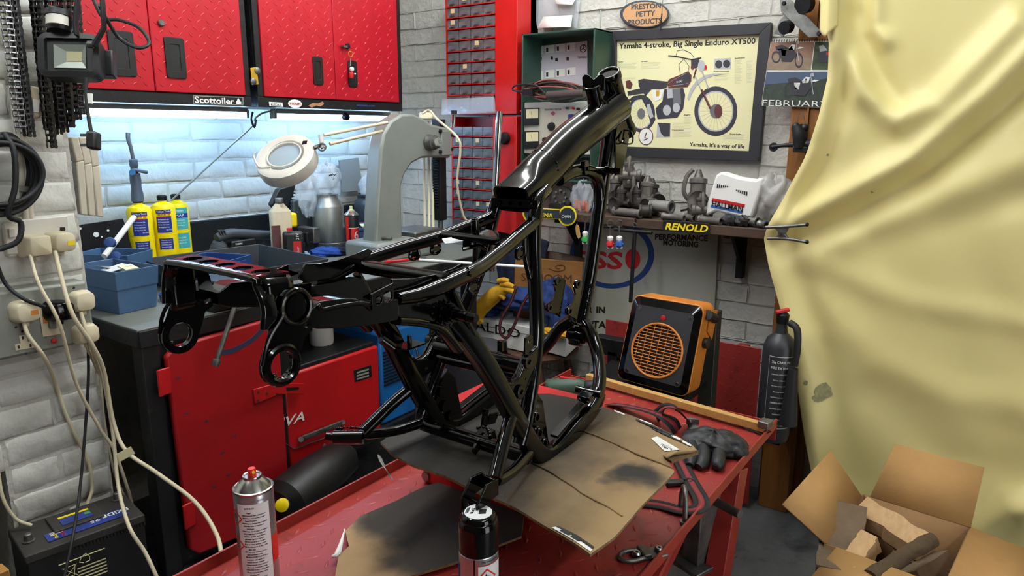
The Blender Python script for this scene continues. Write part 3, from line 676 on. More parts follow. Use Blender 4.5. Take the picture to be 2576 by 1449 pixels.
# ================================================================ on the lift: cardboard, cans, straps
def row(p):
    d = V(p)-CAM; return 724.5-FPX*d.dot(CU)/d.dot(CF)
def zat(P, py):                         # height above point P that is seen on image row py
    lo, hi = -1., 3.
    for _ in range(40):
        m = (lo+hi)/2
        if row((P[0], P[1], m)) > py: lo = m
        else: hi = m
    return lo
def spray_mat(name, planes, blobs, base='a2875f', base2='90744e'):
    """cardboard with black overspray: soft half-planes (p, dir, soft) and blobs (p, r, soft) in the place's x, y"""
    m = mat(name, base, .85, c2=base2, scale=6, amt=.9, bump=.12, bscale=120); nt = m.node_tree; N = nt.nodes; L = nt.links; b = N['Principled BSDF']
    src = b.inputs['Base Color'].links[0].from_socket
    geo = N.new('ShaderNodeNewGeometry'); nz = N.new('ShaderNodeTexNoise'); nz.inputs['Scale'].default_value = 11; nz.inputs['Detail'].default_value = 4
    L.new(geo.outputs['Position'], nz.inputs['Vector'])
    sub = N.new('ShaderNodeVectorMath'); sub.operation = 'SUBTRACT'; L.new(nz.outputs['Color'], sub.inputs[0]); sub.inputs[1].default_value = (.5, .5, .5)
    scl = N.new('ShaderNodeVectorMath'); scl.operation = 'SCALE'; L.new(sub.outputs[0], scl.inputs[0]); scl.inputs['Scale'].default_value = .14
    pos = N.new('ShaderNodeVectorMath'); L.new(geo.outputs['Position'], pos.inputs[0]); L.new(scl.outputs[0], pos.inputs[1])
    acc = None
    def comb(s):
        nonlocal acc
        if acc is None: acc = s; return
        mx = N.new('ShaderNodeMath'); mx.operation = 'MAXIMUM'; L.new(acc, mx.inputs[0]); L.new(s, mx.inputs[1]); acc = mx.outputs[0]
    def ramp(s, a0, a1, top=1.):
        r = N.new('ShaderNodeMapRange'); r.interpolation_type = 'SMOOTHSTEP'; L.new(s, r.inputs['Value']); r.inputs['From Min'].default_value = a0; r.inputs['From Max'].default_value = a1; r.inputs['To Min'].default_value = 0; r.inputs['To Max'].default_value = top
        comb(r.outputs['Result'])
    for p, d, soft, top in planes:
        dv = N.new('ShaderNodeVectorMath'); dv.operation = 'SUBTRACT'; L.new(pos.outputs[0], dv.inputs[0]); dv.inputs[1].default_value = p
        dt = N.new('ShaderNodeVectorMath'); dt.operation = 'DOT_PRODUCT'; L.new(dv.outputs[0], dt.inputs[0]); dt.inputs[1].default_value = d
        ramp(dt.outputs['Value'], -soft, soft, top)
    for p, r0, soft, top in blobs:
        ds = N.new('ShaderNodeVectorMath'); ds.operation = 'DISTANCE'; L.new(pos.outputs[0], ds.inputs[0]); ds.inputs[1].default_value = p
        ramp(ds.outputs['Value'], r0+soft, r0-soft, top)
    mx = N.new('ShaderNodeMix'); mx.data_type = 'RGBA'; L.new(acc, mx.inputs['Factor']); L.new(src, mx.inputs['A']); mx.inputs['B'].default_value = (*lin('1f2122'), 1)
    L.new(mx.outputs['Result'], b.inputs['Base Color'])
    return m
CBZ = H-.612
def sheet(mb, outline, zf, th=.005, n=None):
    """cardboard sheet from an outline of (x, y) with height function, finely filled"""
    bm = bmesh.new(); vs = [bm.verts.new((p.x, p.y, 0)) for p in outline]
    bm.faces.new(vs); bmesh.ops.triangulate(bm, faces=bm.faces[:])
    bmesh.ops.subdivide_edges(bm, edges=bm.edges[:], cuts=5, use_grid_fill=True)
    bmesh.ops.remove_doubles(bm, verts=bm.verts[:], dist=1e-5)
    bm.verts.index_update(); base = [v.co.copy() for v in bm.verts]; n = len(base)
    F = [[v.index for v in f.verts] for f in bm.faces]
    bed = [(e.verts[0].index, e.verts[1].index) for e in bm.edges if e.is_boundary]; bm.free()
    top = [V((b.x, b.y, zf(b))) for b in base]; bot = [t-V((0, 0, th)) for t in top]
    mb.slot(0).add(top+bot, F+[tuple(n+i for i in reversed(f)) for f in F])
    mb.slot(1).add(top+bot, [(a, b, n+b, n+a) for a, b in bed]); mb.slot(0)
P = lambda x, y, z=CBZ: onz(x, y, z)
out = [P(*q) for q in ((957, 1106), (1020, 1068), (1100, 1036), (1200, 1002), (1290, 985), (1380, 986), (1455, 1004), (1540, 1028), (1640, 1062), (1700, 1090), (1745, 1118), (1758, 1132), (1722, 1148), (1690, 1162), (1668, 1150), (1684, 1168), (1697, 1186), (1650, 1234), (1590, 1300), (1545, 1346), (1485, 1392), (1440, 1362), (1390, 1330), (1320, 1288), (1240, 1250), (1120, 1196), (1040, 1164), (985, 1138))]
ctr = P(1350, 1160)
def zf(b):
    d = V((b.x-ctr.x, b.y-ctr.y)).length
    return CBZ+.0018*math.sin(b.x*33)+.0015*math.sin(b.y*41+1)-.02*max(0, d-.16)
mcard = spray_mat('cardboard_sprayed', [(tuple(P(1500, 1160)), tuple((P(1180, 1090)-P(1440, 1150)).normalized()), .125, .95)], [(tuple(P(1588, 1192)), .062, .03, .95), (tuple(P(1520, 1050)), .06, .06, .8), (tuple(P(1420, 1190)), .05, .07, .85), (tuple(P(1350, 1260)), .05, .06, .7)])
mb = MB(); sheet(mb, out, zf)
card = tag(mb.build('cardboard_sheet', [mcard, 'cardboard_edge'], ang=70), 'tan cardboard sheet with black overspray lying under the motorcycle frame', 'cardboard')
# printed strips, shipping label and scorings on the sheet
def decal(name, px, m, parent, zoff=.0012, z=CBZ, th=.0004):
    q = [P(*a) for a in px]
    return MB().prism([V((p.x, p.y, zf(p)+zoff)) for p in q], V((0, 0, th))).build(name, m, parent)
decal('shipping_label', ((1638, 1098), (1654, 1093), (1710, 1131), (1672, 1137)), 'print_white', card)
for k in range(3):
    a = P(1662+k*3, 1117+k*5); text('label_print', ('STAINLESS STEEL' if k == 0 else 'LINE DRIVES' if k == 1 else '01'), V((a.x, a.y, zf(a)+.0018)), P(1700, 1132)-P(1660, 1118), V((.6, -.1, 0)), .006, 'print_black', card, fit=.042-.012*k)
for a, b, c, d in (((1545, 1030), (1640, 1063), (1641, 1066), (1546, 1034)), ((1600, 1052), (1700, 1092), (1700, 1096), (1600, 1056)), ((1640, 1070), (1740, 1118), (1738, 1122), (1640, 1074))): decal('edge_stripe', (a, b, c, d), 'print_black' if a[0] != 1545 else 'print_white', card)
for x0, y0 in ((1660, 1074), (1690, 1090), (1718, 1106)): decal('edge_bar', ((x0, y0), (x0+22, y0+11), (x0+20, y0+15), (x0-2, y0+4)), 'print_white', card, .0016)
decal('edge_stripe', ((1388, 1325), (1440, 1358), (1486, 1388), (1490, 1382), (1446, 1352), (1400, 1322)), 'print_white', card)
decal('edge_stripe', ((1396, 1322), (1446, 1349), (1492, 1379), (1495, 1375), (1450, 1345), (1404, 1320)), 'print_black', card)
for k in range(2): decal('edge_arc', ((1408+k*26, 1334+k*16), (1422+k*26, 1333+k*16), (1436+k*26, 1346+k*16), (1428+k*26, 1347+k*16)), 'print_black', card, .002)
for k, (a, b) in enumerate((((1330, 1160), (1565, 1300)), ((1430, 1070), (1690, 1180)))):
    a, b = P(*a), P(*b); mb = MB(); mb.tube([V((q.x, q.y, zf(q)+.001)) for q in [a.lerp(b, i/8)+V((rnd.uniform(-1, 1), rnd.uniform(-1, 1), 0))*.002 for i in range(9)]], .0016, 6); mb.build('crease', 'cardboard_edge' if k else mcard, card)
# lifted torn fold at the right-hand corner
mb = MB(); q = [P(1668, 1152), P(1758, 1132), P(1700, 1160), P(1676, 1172)]
mb.add([V((p.x, p.y, zf(p)+h)) for p, h in zip(q, (.002, .002, .018, .016))], [(0, 1, 2, 3)]); mb.build('torn_fold', 'cardboard', card, solid=.004)
# riser under the sheet
p = onz(1064, 1213, TZ); q = P(1280, 1060)
rs = thing('lift_riser', 'red steel riser block glimpsed below the left side of the cardboard', 'riser', (p.x+.1, p.y-.15, TZ))
MB().bx(p.x, p.x+.30, p.y-.30, p.y, TZ+.002, CBZ-.012).build('block', 'red_paint', rs, bevel=.004)
MB().cyl((p.x+.02, p.y-.012, TZ+.02), (p.x-.006, p.y-.012, TZ+.02), .011, n=12).build('bolt', 'steel', rs)
# second, lower sheet
TZ2 = TZ+.014
P2 = lambda x, y: onz(x, y, TZ2)
out2 = [P2(*q) for q in ((868, 1335), (905, 1296), (1000, 1260), (1075, 1222), (1180, 1190), (1300, 1180), (1320, 1250), (1318, 1300), (1312, 1352), (1165, 1405), (1060, 1440), (960, 1475), (838, 1480), (852, 1400), (878, 1375))]
c2 = P2(1080, 1330)
mc2 = spray_mat('cardboard_dark', [(tuple(P2(945, 1380)), tuple((P2(1180, 1300)-P2(945, 1380)).normalized()), .05, .93)], [(tuple(P2(940, 1300)), .05, .04, .8)], 'a98c66', '97784f')
def zf2(b): return TZ2+.002*math.sin(b.x*26)+.02*max(0, (b.x-c2.x)*.6)
mb = MB(); sheet(mb, out2, zf2)
cb2 = tag(mb.build('cardboard_offcut', [mc2, 'cardboard_edge'], ang=70), 'smaller soot-dark cardboard offcut on the deck between the two spray cans', 'cardboard')
mb = MB(); a = P2(835, 1400); mb.tube([a, a+V((.012, -.004, .004)), P2(868, 1340)+V((0, 0, .008))], [.002, .006, .001], 8, sm=5); mb.build('torn_flap', 'print_white', cb2)
# twisted masking-paper strip
a = at(950, 1143, 1.32); b = at(988, 1210, 1.28); mb = MB()
def fn(u, v):
    p = a.lerp(b, v); w = .010*math.sin(PI*min(1, v*1.02))**.7+.0008; an = .5+1.2*v
    return p+V((math.cos(an), math.sin(an)*.6, 0))*w*(u-.5)*2
mb.grid(fn, 5, 16); tag(mb.build('paper_strip', 'print_grey', solid=.0006), 'grey twisted paper strip hanging from the left corner of the cardboard', 'paper')
# ---------------------------------------------------------------- spray cans
mat('can_silver', 'b9bcbf', .3, .85); mat('can_white', 'e4e5e4', .38); mat('can_red', 'd8241c', .4); mat('can_dome', 'c9c9c4', .22, 1.)
def wrap(name, P0, R, a0, a1, z0, z1, m, parent, lift=.0004, n=14):
    mb = MB(); vs = []
    for z in (z0, z1):
        vs += [V((P0.x+(R+lift)*math.cos(a0+(a1-a0)*i/n), P0.y+(R+lift)*math.sin(a0+(a1-a0)*i/n), P0.z+z)) for i in range(n+1)]
    mb.add(vs, [(i, i+1, n+2+i, n+1+i) for i in range(n)]); return mb.build(name, m, parent)
def wtext(name, s, P0, R, ac, z, size, fit, m, parent, dz=0.):
    """lettering wrapped around a cylinder; ac = angle of the middle, reads left to right seen from outside"""
    o = text(name, s, (0, 0, 0), (1, 0, 0), (0, 1, 0), size, m, None, depth=.0003, fit=fit, align='CENTER')
    for v in o.data.vertices:
        a = ac+v.co.x/R; r = R+.0006+v.co.z; v.co = V((P0.x+r*math.cos(a), P0.y+r*math.sin(a), P0.z+z+v.co.y))
    par(o, parent); return o
CB1 = onz(657, 1476, TZ); A1 = math.atan2(-CB1.y, -CB1.x)      # angle that faces the camera
can = thing('spray_can', 'silver spray paint can with red nozzle and small-print label, no cap', 'spray can', CB1, 'gloss black paint cans on the lift')
R = .0333; hb = zat(CB1, 1222)-TZ
MB().lathe(CB1, [(R-.003, 0), (R-.0005, .002), (R, .005), (R, hb-.008), (R-.001, hb-.004)], n=40).build('body', 'can_silver', can)
MB().lathe(CB1, [(R-.001, hb-.005), (R+.0006, hb-.003), (R+.0006, hb), (R-.0015, hb+.001), (R-.003, hb), (R*.62, hb+.012), (R*.45, hb+.017), (R*.46, hb+.019)], n=40).build('dome', 'can_dome', can)
MB().lathe(CB1, [(R*.46, hb+.015), (R*.49, hb+.018), (R*.47, hb+.021), (R*.40, hb+.020), (R*.38, hb+.014), (.001, hb+.014)], n=32).build('valve_cup', 'can_dome', can)
nz = MB().lathe(CB1, [(.0075, hb+.013), (.0075, hb+.022), (.0068, hb+.024), (.0068, hb+.031), (.006, hb+.033), (.001, hb+.033)], n=24).build('nozzle', 'can_red', can)
d = V((math.cos(A1+.35), math.sin(A1+.35), 0)); MB().cyl(CB1+d*.0062+V((0, 0, hb+.028)), CB1+d*.0078+V((0, 0, hb+.028)), .0026, n=10).build('jet_insert', 'yellow_can', nz)
wrap('paper_label', CB1, R, A1-.95, A1+.75, .004, hb-.018, 'can_white', can)
wrap('red_band', CB1, R, A1+.78, A1+1.6, hb*.30, hb*.56, 'can_red', can)
for k, (s, f) in enumerate((('BULKED PRODUCT CONTENTS', .04),)): wtext('label_print', s, CB1, R, A1-.10, hb-.014, .0042, f, 'print_grey', can)
wtext('label_print', 'GLOSS BLACK', CB1, R, A1-.28, hb-.026, .0038, .016, 'print_black', can)
lines = ['Danger', 'H222 Extremely flammable aerosol', 'H229 Pressurised container may', 'burst if heated.', 'H319 Causes serious eye irritation', 'H336 May cause drowsiness or', 'dizziness.', 'P102 Keep out of reach of children', 'P210 Keep away from heat, hot', 'surfaces, sparks, open flames', 'and other ignition sources.', 'P211 Do not spray on an open', 'flame or other ignition source', 'P251 Do not pierce or burn, even', 'after use.', 'P271 Use only outdoors or in a', 'well-ventilated area.', 'P305+P351+P338 IF IN EYES Rinse', 'cautiously with water for', 'several minutes. Remove', 'contact lenses, if present and', 'easy to do. Continue rinsing', 'P410+P412 Protect from sunlight', 'Do not expose to temperatures', 'exceeding 50C', 'Do not use on an electrical', 'equipment. Store upright']
for k, s in enumerate(lines): wtext('label_print', s, CB1, R, A1-.08+(len(s)-32)*.009, hb-.034-k*.0049, .0036, .0012*len(s), 'print_black', can)
wtext('label_print', '500ml 650', CB1, R, A1+.1, .0085, .0075, .026, 'print_black', can)
wrap('label_rule', CB1, R, A1-.95, A1+.75, .0205, .0208, 'print_grey', can, .0008)
wrap('label_rule', CB1, R, A1+.73, A1+.745, .004, hb-.018, 'can_red', can, .0008)
def haz(parent, P0, R, ac, z, s, sym):
    """red-bordered hazard diamond wrapped on the can"""
    def pt(x, y, l=.0012): a = ac+x/R; return V((P0.x+(R+l)*math.cos(a), P0.y+(R+l)*math.sin(a), P0.z+z+y))
    mb = MB(); o = [(0, s), (s, 0), (0, -s), (-s, 0)]; i = [(a*.82, b*.82) for a, b in o]
    sub = lambda q: [((q[k][0]*(1-t)+q[(k+1) % 4][0]*t), (q[k][1]*(1-t)+q[(k+1) % 4][1]*t)) for k in range(4) for t in (0, .34, .67)]
    oo, ii = sub(o), sub(i); n = 12
    mb.add([pt(*q) for q in oo]+[pt(*q) for q in ii], [(k, (k+1) % n, n+(k+1) % n, n+k) for k in range(n)]); h = mb.build('hazard_diamond', 'can_red', parent)
    mb = MB()
    if sym == 'flame':
        fl = [(-.35, -.38), (-.42, -.1), (-.25, .1), (-.2, -.05), (-.08, .45), (.05, .1), (.12, .25), (.2, 0), (.3, .12), (.36, -.15), (.3, -.38)]
        mb.add([pt(a*s, b*s+.001) for a, b in fl], [tuple(range(len(fl)))]); mb.add([pt(a*s, b*s) for a, b in ((-.4, -.5), (.4, -.5), (.4, -.42), (-.4, -.42))], [(0, 1, 2, 3)])
    else:
        mb.add([pt(a*s, b*s) for a, b in ((-.08, .5), (.08, .5), (.05, -.15), (-.05, -.15))], [(0, 1, 2, 3)]); mb.add([pt(a*s, b*s) for a, b in circ(0, -.35, .09, 8)], [tuple(range(8))])
    mb.build('pictogram', 'print_black', h)
haz(can, CB1, R, A1-1.12, hb-.045, .016, 'x'); haz(can, CB1, R, A1-1.12, hb-.095, .016, 'x')
HC = .222; CB2 = onz(1203, 1287, TZ+HC); CB2.z = TZ; R = .0312; A2 = math.atan2(-CB2.y, -CB2.x); hc = HC-.062
can2 = thing('spray_can', 'spray paint can with gloss black cap and flame hazard label', 'spray can', CB2, 'gloss black paint cans on the lift')
MB().lathe(CB2, [(R-.003, 0), (R, .004), (R, hc-.002), (R-.002, hc)], n=40).build('body', 'can_silver', can2)
MB().lathe(CB2, [(R-.0006, hc-.001), (R+.0004, hc), (R+.0002, HC-.022), (R-.0012, HC-.012), (R-.003, HC-.010), (R-.0032, HC-.006), (R-.006, HC-.001), (R-.008, HC), (R-.010, HC-.001), (.0001, HC-.001)], n=44).build('cap', GB, can2)
lb = MB().lathe(CB2, [(R-.0095, HC-.0009), (R-.0095, HC-.0003), (.0001, HC-.0003)], n=40).build('cap_label', 'can_white', can2)
vX = V((.86, -.5, 0)); vY = V((.5, .86, 0)); o = CB2+V((0, 0, HC))
text('cap_print', 'GLOSS', o-vX*.016+vY*.003, vY*.55+vX*.4, V((-.6, .5, 0)), .0072, 'print_black', lb, fit=.016)
text('cap_print', 'BLACK', o-vX*.009-vY*.001, vY*.55+vX*.4, V((-.6, .5, 0)), .0072, 'print_black', lb, fit=.016)
mb = MB()
for k in range(12): mb.box(o+vX*(.002)+(vY*.7+vX*.4)*(-.008+k*.0014)+V((.003, -.004, 0)), (.011, .0008 if k % 3 else .0013, .0003), vX*.9-vY*.3, vY)
bc = mb.build('bar_code', 'print_black', lb); bc['kind'] = 'stuff'
wrap('paper_label', CB2, R, A2-.05, A2+1.5, .004, hc-.012, 'can_white', can2); wrap('label_seam', CB2, R, A2-.25, A2-.17, .004, hc-.002, 'dark_metal', can2)
wrap('label_rule', CB2, R, A2-.045, A2-.02, .004, hc-.014, 'can_red', can2, .0008); wrap('label_rule', CB2, R, A2-.05, A2+1.5, hc-.013, hc-.0118, 'can_red', can2, .0008)
wtext('label_print', 'CAP INDICATES', CB2, R, A2+.62, hc-.008, .004, .03, 'print_black', can2)
haz(can2, CB2, R, A2+.42, hc-.034, .0165, 'flame'); haz(can2, CB2, R, A2+.42, hc-.072, .0165, 'x')
wrap('blue_edge', CB2, R, A2-1.5, A2-1.2, .02, hc-.02, 'print_blue', can2); wrap('red_edge', CB2, R, A2-1.5, A2-1.2, .004, .02, 'can_red', can2)
# ---------------------------------------------------------------- webbing straps
mat('web_black', '1b1a1c', .8, bump=.3, bscale=900); mat('web_red', '8c2b30', .8, bump=.3, bscale=900)
def ribbon(path, w, nrm, name, parent, sm=5):
    """three-stripe webbing; nrm: list of surface normals"""
    Pth = smooth_path(path, sm); Nr = smooth_path([V(q)*1. for q in nrm], sm); mb = MB(); n = len(Pth); off = (-1, -.36, .36, 1); rows = []
    for i, p in enumerate(Pth):
        d = (Pth[min(i+1, n-1)]-Pth[max(i-1, 0)]).normalized(); s = d.cross(Nr[min(i, len(Nr)-1)].normalized()).normalized()
        rows.append([p+s*(w/2*o) for o in off])
    vs = [q for r_ in rows for q in r_]
    for k, sl in ((0, 0), (1, 1), (2, 0)):
        mb.slot(sl); mb.add(vs, [(i*4+k, i*4+k+1, (i+1)*4+k+1, (i+1)*4+k) for i in range(n-1)])
    return mb.build(name, ['web_black', 'web_red'], parent, solid=.0016, ang=60)
UP = V((0, 0, 1)); T = lambda x, y, dz=.004: onz(x, y, TZ+dz)
st = thing('ratchet_strap', 'red striped black webbing strap looped at the right edge of the lift deck', 'strap', T(1700, 1240))
ribbon([T(1600, 1262), T(1660, 1270), T(1715, 1283, .008), T(1756, 1280, .012), T(1764, 1258, .014), T(1742, 1218, .012), T(1722, 1180, .010), T(1708, 1150, .01)], .036, [UP]*8, 'webbing', st)
st = thing('ratchet_strap', 'red striped black webbing strap standing in an arch by the wooden batten', 'strap', T(1660, 1050))
a = T(1640, 1050)
ribbon([T(1532, 1016), T(1580, 1022, .02), T(1650, 1040, .035), T(1690, 1062, .03), T(1705, 1085, .004)], .036, [V((.1, 0, 1))]*3+[V((-.5, -.3, .8))]*2, 'webbing', st)
ribbon([T(1650, 1048, .01), T(1668, 1030, .05), T(1690, 1024, .075), T(1712, 1040, .06), T(1735, 1062, .012)], .036, [V((-1, .2, .3)), V((-.8, .2, .6)), V((.1, 0, 1)), V((.7, -.4, .5)), V((.6, -.4, .6))], 'webbing', st)
p = T(1742, 1068, .016); mb = MB(); mb.box(p, (.05, .028, .006), (1, .5, .2), (-.5, 1, 0)); mb.cyl(p+V((-.02, 0, .012)), p+V((.02, .012, .012)), .004, n=10); mb.box(p+V((.0, 0, .010)), (.01, .034, .016), (1, .5, 0), (-.5, 1, 0)); mb.build('buckle', 'dull_steel', st, bevel=.001)
st = thing('strap_end', 'thin black webbing tail lying beside the batten end on the lift', 'strap', T(1880, 1085))
ribbon([T(1860, 1070), T(1890, 1078, .01), T(1915, 1090, .004), T(1938, 1084, .01)], .012, [UP]*4, 'webbing', st)
p = T(1698, 1214, .008); st = thing('strap_clip', 'small black plastic clip poking out from under the cardboard corner', 'clip', p)
MB().box(p, (.045, .018, .012), (.7, -.7, 0), (.7, .7, 0)).build('clip_body', 'black_plastic', st, bevel=.003); MB().tube([p+V((.016, -.016, .004)), p+V((.03, -.022, .004)), p+V((.03, -.034, .003)), p+V((.016, -.028, .003))], .003, 8, sm=3).build('clip_hook', 'black_plastic', st)
# ---------------------------------------------------------------- wooden batten, gloves, drill
a, b = onz(1478, 948, TZ+.02), onz(1925, 1076, TZ+.02)
mat('batten', 'c9a05c', .65, c2='a87f42', scale=6, amt=.8, stretch=(1, 12, 12), bump=.1, bscale=50)
tag(MB().box((a+b)/2, ((b-a).length, .022, .022), b-a, UP.cross(b-a)).build('wooden_batten', 'batten', bevel=.0015), 'pale pine batten lying across the far end of the lift', 'batten')
p = onz(1925, 1066, TZ+.03); tag(MB().box(p, (.03, .035, .02), b-a, UP.cross(b-a)).build('end_stop', 'dull_steel', bevel=.003), 'small grey metal stop on the end of the pine batten', 'bracket')
mat('glove_black', '1d1e20', .55, bump=.25, bscale=35)
def crumple(mb, c, rx, ry, rz, X, Y, seed, nu=28, nv=18, amp=.22, fr_=5):
    r = random.Random(seed); ph = [r.uniform(0, 6) for _ in range(12)]; X = V(X).normalized(); Y = V(Y).normalized()
    def fn(u, v):
        a = 2*PI*u; e = PI*v-PI/2
        k = 1+amp*(math.sin(fr_*a+ph[0]+3*e)*.4+math.sin((fr_+3)*a-2*e+ph[1])*.3+math.sin(9*e+4*a+ph[2])*.3+.35*math.sin(2*a+ph[3])*math.cos(e))
        return c+X*(rx*k*math.cos(e)*math.cos(a))+Y*(ry*k*math.cos(e)*math.sin(a))+V((0, 0, max(-rz, rz*k*math.sin(e))))
    mb.grid(fn, nu, nv, closed_u=True)
p = T(1795, 1112, .022); gl = thing('work_glove', 'black fabric work glove crumpled on the lift beside the batten', 'glove', p)
mb = MB(); crumple(mb, p, .062, .078, .03, (1, 0, 0), (0, 1, 0), 3); mb.build('palm', 'glove_black', gl, sub=1)
for k, (q0, q1, q2) in enumerate((((1740, 1120), (1740, 1155), (1735, 1172)), ((1770, 1130), (1768, 1162), (1757, 1176)), ((1810, 1132), (1806, 1166), (1800, 1178)), ((1840, 1120), (1858, 1140), (1876, 1138)), ((1845, 1105), (1865, 1118), (1878, 1128)))):
    MB().tube([T(*q0, .02), T(*q1, .016), T(*q2, .010)], [.017, .016, .010], 12, sm=5).build('finger', 'glove_black', gl)
mat('drill_green', '33503c', .5, c2='2a4433', scale=9); p = onz(1428, 975, TZ+.03); dr = thing('power_drill', 'green hand drill lying at the far end of the lift behind the cardboard', 'drill', p)
X = V((.35, -.93, .12)).normalized()
MB().lathe(p-X*.06, [(.004, 0), (.026, .006), (.031, .03), (.031, .075), (.027, .10), (.02, .115)], X, n=20).build('motor_housing', 'drill_green', dr)
MB().lathe(p+X*.052, [(.017, 0), (.021, .006), (.021, .03), (.015, .042), (.008, .05)], X, n=18).build('chuck', 'dark_metal', dr)
mb = MB(); mb.tube([p-X*.02, p-X*.055+V((.03, .02, -.01)), p-X*.075+V((.08, .03, -.016))], .016, 12, sm=4); mb.build('handle', 'drill_green', dr)
MB().box(p+V((0, 0, .03)), (.012, .05, .004), (1, .3, 0), (-.3, 1, 0)).build('speed_label', 'print_red', dr)
# ================================================================ things on and around the brick pillar
YP = PY-.022
Q = lambda x, y, yy=YP: ony(x, y, yy)
mat('conduit', 'cfc9b6', .55, c2='bdb6a2', scale=7, dirt='8a7f6a', dscale=12, damt=.66)
mat('grey_box', '8b8e84', .45, .2, c2='7c7f76', scale=8, dirt='5f5c50', dscale=14, damt=.66)
# conduit with clips
cn = thing('cable_conduit', 'cream painted cable conduit running down the brick pillar', 'conduit', Q(60, 400))
for k in (0, 1): MB().tube([Q(10+k*12, -60), Q(40+k*12, 300), Q(66+k*10, 552)], .0085, 10).build('pipe', 'conduit', cn)
for a, b in (((12, 205), (100, 212)), ((48, 474), (84, 478))): MB().tube([Q(*a, YP-.012), Q((a[0]+b[0])/2, (a[1]+b[1])/2, YP-.016), Q(*b, YP-.012)], 1., sec=rrect(.014, .003, .001, 1), up=(0, 0, 1)).build('saddle_clip', 'grey_box', cn)
# twin wall socket with two cream plugs
def frame_box(mb, tl, tr, br, bl, y0, d): mb.prism([ony(*q, y0-d) for q in (tl, tr, br, bl)], V((0, d, 0)))
ws = thing('wall_socket', 'white twin wall socket holding two cream plugs on the brick pillar', 'socket', Q(90, 600))
mb = MB(); frame_box(mb, (12, 562), (168, 547), (176, 632), (22, 648), PY, .026); mb.build('back_box', 'white_plastic', ws, bevel=.004)
mb = MB(); frame_box(mb, (8, 558), (172, 542), (178, 628), (18, 642), PY-.026, .006); mb.build('face_plate', 'white_plastic', ws, bevel=.003)
mb = MB(); frame_box(mb, (22, 575), (38, 573), (40, 596), (24, 598), PY-.032, .004); mb.build('rocker', 'white_plastic', ws, bevel=.001)
mb = MB(); frame_box(mb, (152, 572), (164, 571), (166, 590), (154, 592), PY-.032, .004); mb.build('rocker', 'black_plastic', ws, bevel=.001)
def plug(name, label, cx, cy, w, h, y0, m, d=.034, grp='plugs in the sockets on the pillar', rnd_=.3, sk=0., lab=None):
    """moulded three-pin plug seen from the cable side"""
    c = ony(cx, cy, y0); t = thing(name, label, 'plug', c, grp); sc = c.y/FPX*1.08
    W, Hh = w*sc, h*sc; mb = MB(); rings = []
    for k, (g, dep) in enumerate(((1., 0), (1.02, d*.35), (.92, d*.6), (.86, d*.95), (.78, d))):
        rings.append([V((c.x+a*g+dep*sk, y0-dep, c.z+b*g)) for a, b in rrect(W, Hh, min(W, Hh)*rnd_, 4)])
    n = len(rings[0]); vs = [v for r in rings for v in r]
    mb.add(vs, [(j*n+i, j*n+(i+1) % n, (j+1)*n+(i+1) % n, (j+1)*n+i) for j in range(4) for i in range(n)]+[tuple(reversed(range(n))), tuple(range(4*n, 5*n))])
    mb.build('shell', m, t, ang=50)
    MB().cyl(V((c.x+sk*d*.5, y0-d*.5, c.z-Hh*.48)), V((c.x+sk*d*.5, y0-d*.5, c.z-Hh*.66)), .0062, .0045, n=12).build('cord_grip', m, t)
    if lab: MB().box(V((c.x+W*.2+sk*d, y0-d-.0004, c.z-Hh*.05)), (W*.3, .0006, Hh*.22)).build('sticker', lab, t)
    return t
plug('mains_plug', 'square cream plug in the left outlet of the twin wall socket', 73, 617, 46, 46, PY-.030, 'cream_plastic', .036, rnd_=.12, sk=.35)
plug('mains_plug', 'rounded cream plug with yellow mark in the right outlet of the twin wall socket', 136, 608, 46, 44, PY-.030, 'cream_plastic', .036, sk=.35, lab='print_yellow')
# grey metal-clad socket box
gb = thing('socket_box', 'grey metal-clad outlet box on the pillar with several plugs', 'socket box', Q(120, 810))
mb = MB(); frame_box(mb, (-40, 738), (219, 706), (244, 856), (-24, 914), PY, .062); mb.build('box_body', 'grey_box', gb, bevel=.008)
yf = PY-.062
mb = MB(); frame_box(mb, (97, 775), (150, 770), (160, 840), (108, 848), yf, .004); mb.build('switch_plate', 'cream_plastic', gb, bevel=.001)
mb = MB(); frame_box(mb, (124, 806), (140, 804), (144, 826), (128, 828), yf-.004, .012); mb.build('switch_rocker', 'grey_box', gb, bevel=.002)
mb = MB(); frame_box(mb, (108, 798), (122, 797), (124, 812), (110, 814), yf-.004, .002); mb.build('neon_window', 'orange', gb)
p = ony(135, 857, yf); MB().lathe(p, [(.0065, 0), (.0065, .004), (.003, .006), (.0001, .006)], (0, -1, 0), n=14).build('indicator_lamp', 'print_red', gb)
for q in ((40, 823), (56, 833), (65, 890), (185, 724), (206, 792)): MB().cyl(ony(*q, yf+.002), ony(*q, yf-.0008), .0035, n=10).build('screw_hole', 'black_plastic', gb)
mb = MB(); frame_box(mb, (50, 846), (62, 844), (66, 862), (82, 860), yf, .002)
sk = MB(); o = [ony(*q, yf-.0015) for q in ((48, 845), (66, 842), (70, 860), (84, 858), (86, 874), (40, 882), (38, 867), (52, 864))]; sk.prism(o, V((0, .0015, 0))); sk.build('outlet_face', 'cream_plastic', gb)
for q in ((58, 850), (47, 873), (77, 869)): MB().box(ony(*q, yf-.002), (.004, .001, .007)).build('pin_slot', 'black_plastic', gb)
plug('mains_plug', 'cream plug with orange sticker at the left of the grey outlet box', 53, 782, 48, 46, yf, 'cream_plastic', .03, sk=.2, lab='orange')
plug('mains_plug', 'cream plug in the upper right of the grey outlet box', 199, 756, 44, 46, yf, 'cream_plastic', .026, sk=.2)
plug('mains_plug', 'cream plug in the lower right of the grey outlet box', 208, 838, 48, 44, yf, 'cream_plastic', .026, sk=.2)
